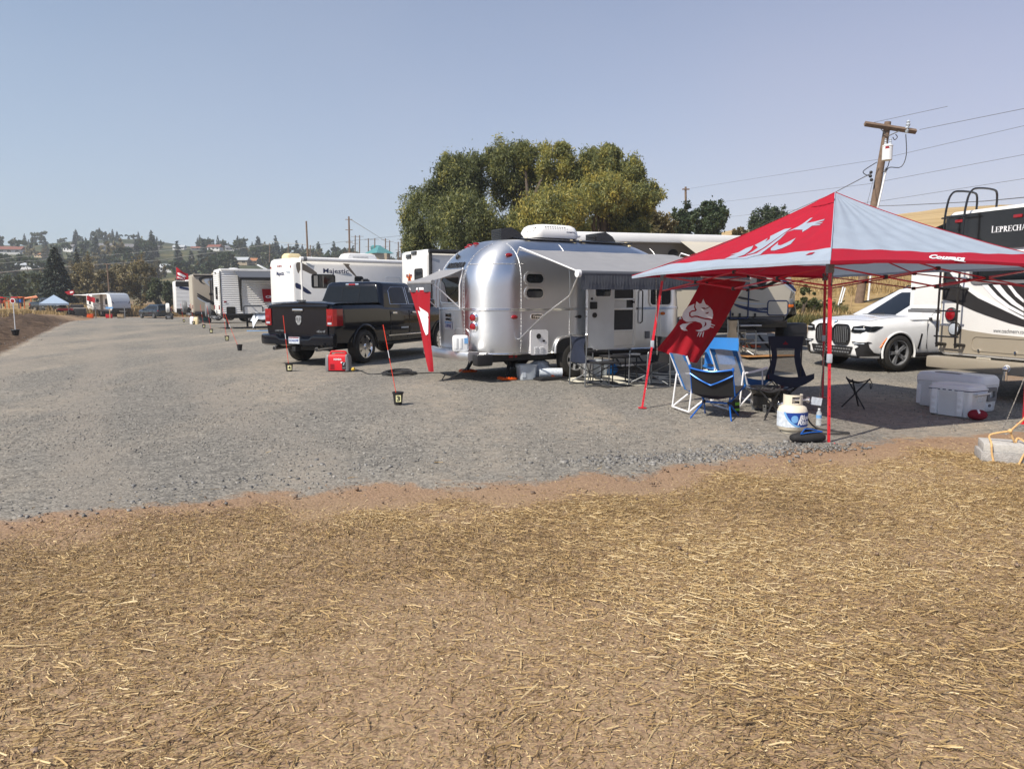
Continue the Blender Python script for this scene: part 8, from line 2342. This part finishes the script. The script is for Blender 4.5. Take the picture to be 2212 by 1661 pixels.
# left background
conifer('large dark spruce standing alone beyond the pale blue canopy', 125, 534, 112, 92, GR['spruce'], 60, 15000, .55)
conifer('dark pine rising behind the brown bushes, left of the two', 172, 534, 150, 36, GR['spruce'], 61, 2500, .6)
conifer('browner pine rising behind the bushes, right of the two', 197, 545, 150, 34, GR['olive'], 62, 2500, .6)
for i, (u, vt, vb, y, w, m, lab) in enumerate([(182, 556, 655, 124, 62, 'olive', 'tall brown olive willow bush just right of the spruce'), (216, 574, 655, 121, 52, 'olive', 'thin brown bush behind the lamp pole'), (262, 560, 655, 126, 72, 'olive', 'broad olive bush behind the far white trailer'),
  (306, 553, 660, 118, 92, 'olive', 'largest green olive willow bush above the dark blue SUV'), (338, 588, 655, 114, 50, 'green', 'dark green bush right of the largest willow bush'), (366, 600, 650, 108, 34, 'green', 'green bush left of the crimson flag'),
  (8, 588, 655, 138, 60, 'green', 'dark leafy tree at the left edge behind the play equipment'), (48, 584, 655, 140, 58, 'green', 'dark leafy tree behind the middle of the play equipment'), (84, 590, 650, 130, 44, 'green', 'lighter green tree just left of the spruce')]):
 tree(lab, u, vt, vb, y, w, GR[m], 70 + i, 5500 if w > 55 else 3200, .42, lob=10, sink=False, tb=.55 if m == 'olive' else .4)
tree('big round dark tree on the skyline, left of the two on the ridge', 100, 504, 548, 560, 44, GR['green'], 80, 1600, 1.6, tb=.3)
tree('round topped tree standing high on the ridge, right of the two', 217, 499, 535, 560, 30, GR['green'], 81, 1200, 1.5, tb=.3)
# ---------------------------------------------------------------- houses on the ridge
M['hw'] = mat('white_house_wall', (.62, .63, .64), .8, 0, .06); M['hg'] = mat('grey_house_wall', (.24, .25, .27), .8, 0, .08); M['ht'] = mat('tan_house_wall', (.42, .34, .24), .8, 0, .08)
M['rg'] = mat('grey_shingles', (.16, .16, .17), .9, 0, .15); M['rr'] = mat('red_tiles', (.20, .075, .055), .9, 0, .15); M['ro'] = mat('orange_roof', (.38, .17, .08), .9, 0, .12); M['rm'] = mat('metal_roof', (.42, .45, .48), .5, 0, .06)
HS = []
def house(u, vb, wpx, hpx, wall, roof, label, rz=None, win=3):
 p = T(u, vb); k = p.y / FPX; w, h = wpx * k, hpx * k; d = w * .55; rh = h * .42
 rz = rnd.uniform(-.4, .4) if rz is None else rz
 t = thing('house', label, 'house', p, rz)
 MB().box((0, 0, h * .29 - 1), (w, d, h * .58 + 2)).build('wall', M[wall], t)
 e = .06 * w; z0 = h * .58
 MB().loft([[(x, -d / 2 - e, z0 - .1), (x, d / 2 + e, z0 - .1), (x, 0, z0 + rh)] for x in (-w / 2 - e * .6, w / 2 + e * .6)]).build('roof', M[roof], t, smooth=False)
 for i in range(win):
  x = (i - (win - 1) / 2) * w / win
  MB().box((x, -d / 2 - .02, h * .33), (w / win * .42, .08, h * .2)).build('window', M['glass'], t)
 HS.append((u, p.y, wpx)); return t
for a in [(26, 549, 46, 16, 'hw', 'rr', 'wide white building with a dark red hipped roof at the left end of the ridge'), (152, 544, 24, 15, 'hw', 'rg', 'white two storey house right of the big skyline tree'), (233, 541, 34, 15, 'hg', 'rg', 'grey house below the tall ridge tree'),
          (296, 545, 46, 17, 'ht', 'rg', 'dark gabled timber fronted house at the middle of the ridge'), (331, 539, 24, 9, 'ht', 'rg', 'low brown house right of the timber fronted one'), (388, 540, 24, 10, 'hw', 'rm', 'white house with pale roof above the golden field'),
          (428, 541, 26, 8, 'hg', 'rr', 'low dark red house above the golden field'), (465, 542, 28, 13, 'hw', 'rr', 'white two storey house with a red roof on the ridge'), (500, 542, 24, 10, 'hw', 'rg', 'small white house with grey roof at the right of the ridge'),
          (20, 580, 30, 13, 'hw', 'rm', 'long pale low house at the left edge below the ridge'), (74, 581, 44, 14, 'hw', 'rm', 'long white low building left of the spruce'), (90, 556, 26, 10, 'ht', 'ro', 'tan building with orange roof half way up the ridge'),
          (362, 588, 28, 17, 'hw', 'rm', 'pale grey barn beside the olive bushes'), (515, 572, 44, 16, 'ht', 'rm', 'tan and white building with a steep front below the ridge'), (552, 572, 24, 14, 'ht', 'ro', 'brown building with an orange roof above the ribbed trailer'),
          (610, 545, 20, 11, 'hw', 'rg', 'small blue roofed house at the right end of the houses'), (575, 541, 14, 10, 'hw', 'rr', 'pale gabled house beside the roadside pole')]:
 house(*a)
def hillside_trees():
 protos = []
 rg = random.Random(17)
 for i, (kind, m) in enumerate((('c', 'blue'), ('c', 'spruce'), ('r', 'green'), ('r', 'olive'), ('r', 'dark'), ('c', 'blue'))):
  h, w = (9.5, 5.2) if kind == 'c' else (8.0, 7.2)
  t = thing('conifer_tree' if kind == 'c' else 'leafy_tree', '', 'tree', (0, 0, 0))
  if kind == 'c': conifer_mesh(t, h, w, GR[m], 90 + i, 500, 1.4)
  else:
   L = [(rg.uniform(-1, 1) * w * .28, rg.uniform(-1, 1) * w * .28, h * rg.uniform(.35, .78), w * .26, w * .26, h * .2, .5 + rg.uniform(-.15, .15)) for _ in range(8)]
   leaves('crown', t, L, 650, 1.2, GR[m], 95 + i, .1, .6, 30); limbs(t, h * .3, [(0, 0, h * .7)], .25)
  protos.append((t, kind, False))
 used = [False] * 6; n = 0
 lab = {0: 'blue green conifer', 1: 'dark spruce', 2: 'green leafy tree', 3: 'yellowing leafy tree', 4: 'dark leafy tree', 5: 'slim blue green conifer'}
 fields = [(357, 420, 533, 566), (448, 495, 546, 560), (95, 130, 560, 572)]
 for _ in range(4000):
  if n >= 290: break
  y = rg.choice((rg.uniform(250, 420), rg.uniform(400, 600))); u = rg.uniform(-10, 890)
  if u > 600 and rg.random() < .25: y = rg.uniform(200, 330)
  p = on(u, y); v = HORIZON - (p.z - CAM_H) / y * FPX
  if any(a < u < b and c < v < d for a, b, c, d in fields): continue
  if any(abs(u - hu) < w_ * .6 and y < hy and y > hy - 75 for hu, hy, w_ in HS): continue
  i = rg.choice((0, 0, 1, 2, 2, 3, 4, 4, 5))
  src = protos[i][0]
  o = src if not used[i] else copy_tree(src)
  used[i] = True; n += 1
  o.location = p; s = rg.uniform(.5, .88) if y > 430 else rg.uniform(.8, 1.3); o.scale = (s, s, s * rg.uniform(.9, 1.2)); o.rotation_euler = (0, 0, rg.uniform(0, 6))
  zone = 'at the left end of the ridge' if u < 150 else 'among the ridge houses' if u < 350 else 'round the golden field' if u < 480 else 'behind the ribbed trailer' if u < 640 else 'behind the power poles'
  lvl = 'high on the hill ' if y > 470 else 'half way up the hill ' if y > 340 else 'low on the hill '
  o['label'] = lab[i] + ' ' + lvl + zone; o['category'] = 'tree'; o['group'] = 'trees scattered over the far hillside'
hillside_trees()
# ---------------------------------------------------------------- poles, wires, tower
def upole(u, vt, y, lab, arms=((.35, 1.1),), r=.14, lean=0.0, group='power poles in the background', vb=None):
 b = on(u + lean, y); k = y / FPX; p = P(u, vt, y) - b
 t = thing('utility_pole', lab, 'utility pole', b, 0, group)
 MB().tube([(0, 0, -.3), p], [r * 1.25, r * .8], 8).build('pole', M['polewood'], t)
 d = p.normalized()
 for dz, hl in arms:
  c = p - d * dz; MB().box(c + Vector((0, -.1, 0)), (2 * hl, .1, .12)).build('crossarm', M['polewood'], t)
 return b + p
a_ = upole(661.5, 478, 150, 'tall leaning bare power pole above the white rental motorhome, left of two', (), .2, 8)
b_ = upole(753.5, 468, 150, 'tall power pole with several side arms above the white rental motorhome', ((.6, .7), (2.6, .7), (5, .7), (7, 1.3), (8.3, .9)), .2, 4)
c0 = C3
for i, (x, y) in enumerate(((1225, 380), (1285, 378), (1407, 422), (1495, 420), (1643, 422), (1700, 450), (1820, 470), (1860, 418), (300, 497), (45, 500), (605, 515))):
 u, v = c0((x, y)); nm = ('first', 'second', 'third', 'fourth', 'fifth', 'sixth', 'seventh', 'eighth')[i] + ' wooden pole from the left in the substation row' if i < 8 else ('short roadside pole right of the ridge houses', 'short roadside pole where the pale wire peaks', 'small thin pole beside the tall leaning pole')[i - 8]
 upole(u, v, 300, nm, ((.5, 1.6), (8, 1.5)) if i % 2 else ((.5, 1.6), (3.2, 1.2), (9, 1.5)), .26)
u, v = c0((1530, 517)); p = P(u, v, 330); b = on(u, 330)
t = thing('water_tower', 'pale teal water tower rising behind the substation poles', 'water tower', b)
h = p.z - b.z
MB().lathe([(.2, h - 2.6), (1.9, h - 2.4), (2.5, h - 1.6), (2.5, h - .6), (1.8, h - .1), (.2, h)], 18).build('tank', M['teal'], t)
MB().cyl((0, 0, -1), (0, 0, h - 2.4), .8).build('column', M['teal'], t)
u, v = c0((1570, 640)); b = on(u, 300); k = 300 / FPX
t = thing('pavilion', 'small pavilion with a teal pyramid roof below the water tower', 'pavilion', b)
z0 = CAM_H + (HORIZON - c0((0, 645))[1]) * k - b.z
MB().lathe([(8.5 * .7, z0), (.5, z0 + 3.0)], 4).build('roof', M['teal'], t, smooth=False)
MB().box((0, 0, z0 / 2 - .5), (7, 7, z0 + 1)).build('wall', M['ht'], t)
b = on(792, 200); t = thing('substation_frame', 'pale steel lattice frames of the substation behind the motorhome roof', 'substation', b)
fr = MB()
for i in range(9): fr.tube([(-7 + i * 1.9, 0, 0), (-6.4 + i * 1.9, 0, 9.8)], .12, 4).tube([(-6.4 + i * 1.9, 0, 9.8), (-5.5 + i * 1.9, 0, 6.5)], .10, 4)
fr.tube([(-8, 0, 8.6), (10, 0, 8.6)], .12, 4); fr.build('steel_frame', M['silverg'], t)
def big_pole():
 y = 32.0; b = on(1851, y); top = P(1918, 264, y); d = top - b
 t = thing('utility_pole', 'leaning wooden utility pole with crossarm and white transformer behind the canopy', 'utility pole', b)
 MB().tube([(0, 0, -.4), d * .5, d], [.19, .165, .13], 14).build('pole', M['polewood'], t)
 cp = Crop(2300, 400, 3840, 2212); q = lambda x, yy, dy=0: P(*cp((x, yy)), y + dy) - b
 l, r = q(1345, 98), q(1618, 140)
 MB().tube([l + Vector((0, -.16, 0)), r + Vector((0, -.16, 0))], .11, 4).build('crossarm', M['polewood'], t)
 MB().tube([q(1440, 120, -.2), q(1472, 155, -.2)], .02, 4).tube([q(1540, 132, -.2), q(1480, 160, -.2)], .02, 4).build('arm_brace', M['steel'], t)
 c = q(1476, 248, -.45)
 tr = MB().lathe([(x * .68, z * .76) for x, z in ((.26, -.42), (.29, -.40), (.29, .30), (.31, .32), (.31, .36), (.2, .42), (.002, .44))], 20, Matrix.Translation(c)).build('transformer', M['whitep'], t)
 bs = MB()
 for s in (-.1, .1): bs.lathe([(.04, .3), (.055, .36), (.03, .4), (.055, .44), (.03, .48), (.05, .52), (.002, .56)], 10, Matrix.Translation(c + Vector((s, 0, 0))))
 bs.build('bushing', M['silverg'], tr)
 MB().sheet([(-.18, .12), (-.02, .14), (-.04, .22), (-.18, .22)], lambda a, z: c + Vector((.203 * math.sin(a / .203), -.203 * math.cos(a / .203), z)), 3, maxl=.1).build('red_mark', M['lens'], tr)
 ins = MB()
 for x, yy in ((1588, 85), (1580, 118)): ins.lathe([(.05, -.1), (.09, 0), (.05, .06), (.08, .1), (.02, .18)], 10, Matrix.Translation(q(x, yy + 12, -.2)))
 ins.build('insulator', M['silverg'], t)
 w = MB()
 for pts in ([(1575, 150), (1578, 260), (1550, 325), (1490, 328), (1470, 345), (1445, 358)], [(1500, 235), (1480, 320), (1460, 345)], [(1420, 300), (1350, 345), (1355, 365), (1385, 375)], [(1520, 150), (1530, 165), (1515, 180), (1505, 165)]):
  w.tube([tuple(v) for v in spl([q(x, yy, -.25) for x, yy in pts], 4, False)], .018, 5)
 w.build('jumper_cable', M['wire'], t)
 f = MB()
 for x, yy in ((1388, 355), (1385, 375), (1390, 395)): f.ball(q(x, yy, -.2), .07, 8)
 f.build('service_clamp', M['black'], t)
 MB().tube([q(1472, 330, -.2), q(1420, 560, -.2), Vector((.3, -.25, .1))], .04, 6).build('conduit', M['whitep'], t)
 W = lambda x, yy, dy: P(*cp((x, yy)), y + dy)
 wl_ = [([W(1385, 90, 0), W(1800, 0, -3)], .014, 'upper power line leaving the left end of the crossarm'), ([W(1650, 125, -.2), W(2230, 8, -5)], .016, 'power line leaving the right end of the crossarm'),
          ([W(392, 445, 42), W(1430, 285, 1), W(2230, 100, -6)], .012, 'long power line crossing the sky just under the transformer'), ([W(392, 538, 42), W(1370, 418, 1), W(2230, 256, -6)], .012, 'middle long power line crossing behind the pole'),
          ([W(392, 618, 42), W(1450, 508, 1), W(2230, 386, -6)], .012, 'lowest long power line crossing behind the canopy peak'), ([W(690, 690, 30), W(975, 560, 20), W(1180, 470, 8), W(1385, 362, 0)], .03, 'thick cable sloping from the canopy ridge up to the pole'),
          ([W(1425, 535, -.2), W(1500, 534, -.5), W(1560, 532, -1), W(2000, 510, -8), W(2230, 488, -12)], .022, 'thick service cable running right from the pole above the motorhome'), ([W(1362, 545, -2), W(1400, 395, -.1)], .014, 'short guy wire beside the lower pole')]
 for pts, r_, lab in wl_: line('power_line', pts, r_ * .6, M['farwire'], lab, 'power line', 'power lines at the right', 5)
 upole(1481, 404, 76, 'thin bare pole in front of the dark maples', ((.25, .35), (4.3, .4)), .13, 0, None)
big_pole()
M['palewire'] = mat('yellowish_cable', (.55, .52, .44), .6, 0, .1)  # yellowish wires, one even pale colour
for pts, r_, lab in (([P(0, 588.7, 120), P(96, 579.5, 150), P(341, 562.6, 235), P(576, 529, 298), P(586, 522, 300)], .07, 'pale yellowish cable sloping up across the left hillside'), ([P(0, 569, 200), P(229, 551, 300), P(469, 533, 330)], .06, 'thin pale wire crossing the middle of the left hillside'),
             ([P(0, 560, 200), P(60, 553, 210), P(100, 548, 220)], .05, 'short pale wire at the left edge of the hillside'), ([P(586, 522, 300), P(640, 527, 300), P(662, 529, 300)], .07, 'pale wire running right from the roadside pole'), ([P(757, 474, 150), P(818, 512, 250), P(836, 524, 300)], .06, 'white cable dropping right from the tall armed pole'),
             ([P(675, 531, 300), P(745, 522, 299), P(880, 508, 300)], .05, 'dark wire strung along the substation poles')):
 line('power_line', pts, r_, M['palewire'] if 'dark' not in lab else M['wire'], lab, 'power line', 'power lines at the left', 4)
for i, (x0, x1, a, b_2) in enumerate(((1806, 1822, 668, 618), (1812, 1826, 668, 622))):
 p0 = on(x0, 30 + i); p1 = P(x1, b_2, 30 + i); line('plastic_pipe', [p0, p1], .03, M['whitep'], ('left' if i == 0 else 'right') + ' of two leaning white plastic pipes in the dry grass', 'pipe')
for u, v in ((1775, 648), (1836, 640), (1702, 645)):
 p = on(u, 31); line('fence_stake', [p, (p.x, p.y, CAM_H + (HORIZON - v) * 31 / FPX)], .025, M['palewood'], {1775: 'thin rusty stake in dry grass behind the white SUV bonnet', 1836: 'thin rusty stake nearest the leaning utility pole', 1702: 'thin stake hidden beside the beige trailer nose'}[u], 'stake', 'thin stakes in the dry grass')
# ---------------------------------------------------------------- far left end of the lot
def far_things():
 y = 85.0
 M['paleblue'] = cloth('pale_blue_canopy', rgb((170, 190, 214)), .2)
 b = on(118, y); k = y / FPX
 t = thing('canopy_tent', 'pale blue pop up canopy over the distant dark pickup', 'canopy', b, R(30))
 h = CAM_H + (HORIZON - 655) * k - b.z; pk = CAM_H + (HORIZON - 637) * k - b.z; s = 1.42
 c = [(-s, -s, h), (s, -s, h), (s, s, h), (-s, s, h)]
 for i in range(4): MB().add([c[i], c[(i + 1) % 4], (0, 0, pk), tuple(Vector(c[i]) - Vector((0, 0, .2))), tuple(Vector(c[(i + 1) % 4]) - Vector((0, 0, .2)))], [(0, 1, 2), (3, 4, 1, 0)]).build('canopy_panel', M['paleblue'], t, smooth=False)
 for x, y_, _ in c: MB().cyl((x * .96, y_ * .96, 0), (x * .96, y_ * .96, h), .03, n=6).build('leg', M['greyp'], t)
 ck = lambda x, yy, d: P(*CK((x, yy)), d)
 p0, p1 = ck(1270, 1072, 95), ck(1120, 1066, 93)
 t = thing('flag', 'crimson flag stretched from the roof corner of the far white trailer', 'flag', p0)
 MB().cyl((0, 0, 0), p1 - p0, .03, n=6).build('pole', M['greyp'], t)
 q = [ck(*a, 93) - p0 for a in ((1130, 1066), (1158, 1030), (1140, 990), (1080, 1000), (1005, 1018), (1050, 1056))]
 MB().add(q + [v + Vector((0, .05, 0)) for v in q], [(0, 1, 2, 3, 4, 5), (11, 10, 9, 8, 7, 6)]).build('cloth', M['red'], t)
 q = [ck(*a, 92.8) - p0 for a in ((1145, 1010), (1130, 1030), (1095, 1040), (1085, 1022), (1110, 1008))]
 MB().add(q, [(0, 1, 2, 3, 4)]).build('emblem', M['print'], t)
 o = MB().grid(lambda a, b: ck(1350, 1072, 95).lerp(ck(1485, 1110, 95), a).lerp(ck(1352, 1150, 95).lerp(ck(1480, 1190, 95), a), b) + Vector((0, -.06 * math.sin(a * 8), 0)), 8, 4).build('flag', M['red'])
 tag(o, 'crimson flag hanging over the awning of the far white trailer', 'flag')
 p = on(310, 1); p = T(*CK((1200, 1425))) if False else on(CK((1203, 0))[0], 90)
 t = folding_table((p.x, p.y), .2, 1.9, .7, .95, M['whitep'], 'long table with black cover at the left end of the far trailer', M['black'])
 MB().box((0, 0, .47), (1.8, .6, .9), bev=.02).build('table_skirt', M['black'], t); MB().box((0, .1, 1.2), (1.3, .5, .4), bev=.1).build('covered_grill', M['black'], t)
 p = on(CK((1015, 0))[0], 86)
 t = thing('utility_cart', 'small red and black utility cart in front of the distant pickup', 'cart', p, .3)
 MB().box((0, 0, .62), (1.5, .8, .3), bev=.08).build('cart_body', M['redplastic'], t); MB().box((-.2, 0, .95), (.6, .6, .3), bev=.08).build('seat', M['black'], t)
 for x in (-.55, .55):
  for s_ in (-1, 1): MB().cyl((x, s_ * .35, .28), (x, s_ * .55, .28), .28).build('wheel', M['rubber'], t)
 MB().tube([(.5, -.3, .8), (.65, 0, 1.25), (.5, .3, .8)], .03, 6).build('handlebar', M['black'], t)
 for i, (x, yt, yb, lab) in enumerate(((1703, 1250, 1430, 'pale stake with a small sign in front of the far white trailer'), (1482, 1255, 1440, 'grey post with a tap in front of the far white trailer'), (1936, 1245, 1425, 'grey post in front of the grey trailer nose'), (862, 1285, 1385, 'short stake in dry grass by the distant pickup'))):
  u, v = CK((x, yb)); p = on(u, 92 if i < 3 else 76); kz = p.y / FPX
  t = thing('marker_post', lab, 'post', p)
  zt = CAM_H + (HORIZON - CK((x, yt))[1]) * kz - p.z
  MB().box((0, 0, zt / 2), (.09, .06, zt)).build('post', M['palewood'] if i in (0, 3) else M['steel'], t)
  if i == 0: MB().box((0, -.05, zt - .1), (.9, .02, .22)).build('sign_board', M['labelsky'], t)
 for i, (x, c_, lab) in enumerate(((1335, 'black', 'black crate at the far trailer door side'), (1690, 'redplastic', 'red cooler box on the ground under the far trailer'), (1870, 'palewood', 'small wooden box by the far trailer wheels'), (1395, 'orange', 'orange box under the awning of the far trailer'))):
  p = on(CK((x, 0))[0], 93); o = MB().box((0, 0, .22), (.7, .5, .44), bev=.04).box((0, 0, .46), (.74, .54, .06), bev=.02).build('crate', M[c_]); place(o, p, .3); tag(o, lab, 'box')
 p = on(CK((1690, 0))[0], 104); q = P(*CK((1665, 585)), 104)
 t = thing('lamp_pole', 'dark leaning lamp pole rising in front of the brown bushes', 'lamp post', p)
 p = on(CK((1722, 0))[0], 104) - p
 MB().tube([p, q - t.location], [.14, .09], 8).build('pole', M['polewood'], t); MB().box(q - t.location, (.9, .12, .1)).build('lamp_head', M['polewood'], t)
 # play equipment
 yy = 128.0; b = on(45, yy); t = thing('play_structure', 'colourful playground structure at the far left edge of the field', 'playground', b)
 def at_(x, v): p = P(*CK((x, v)), yy); return p - b
 cols = (('redplastic', (0, 1095, 130, 1115)), ('dark', (70, 1090, 190, 1110)), ('redplastic', (190, 1095, 290, 1112)), ('amber', (300, 1092, 375, 1106)), ('navyg', (270, 1135, 315, 1190)), ('redprint', (0, 1140, 40, 1195)), ('bluemetal', (325, 1130, 345, 1185)))
 M['dark'] = mat('dark_green_panel', (.02, .07, .05), .5)
 for c_, (x0, y0, x1, y1) in cols:
  p0, p1 = at_(x0, y1), at_(x1, y0); MB().box((p0 + p1) / 2, (abs(p1.x - p0.x), .8, abs(p1.z - p0.z)), bev=.05).build('panel', M[c_], t)
 for x in (5, 70, 130, 195, 285, 310, 372, 480): p = at_(x, 1100); MB().cyl((p.x, 0, 0), (p.x, 0, p.z), .08, n=6).build('post', M['navyg'] if x % 2 else M['amber'], t)
 MB().tube([at_(375, 1120), at_(480, 1105), at_(590, 1085)], .16, 6).tube([at_(480, 1112), at_(590, 1100)], .12, 6).build('slide', M['amber'], t)
 MB().tube([at_(35, 1195), at_(60, 1160), at_(110, 1150), at_(160, 1165)], .14, 6).build('climbing_arch', M['orange'], t)
far_things()
# ---------------------------------------------------------------- smoke in the air
def haze():
 xs = (-900, 900)
 o = MB().box((0, 330, 43), (1500, 760, 92)).build('haze', None or M['glass'])
 o.data.materials.clear()
 m = bpy.data.materials.new('thin_smoke'); m.use_nodes = True
 n, l = m.node_tree.nodes, m.node_tree.links; n.clear()
 out = n.new('ShaderNodeOutputMaterial'); v = n.new('ShaderNodeVolumePrincipled')
 v.inputs['Color'].default_value = (.80, .86, .95, 1); v.inputs['Density'].default_value = .00045; v.inputs['Anisotropy'].default_value = .2
 l.new(v.outputs[0], out.inputs['Volume']); o.data.materials.append(m)
 o['kind'] = 'stuff'
HAZE = True
if HAZE: haze()
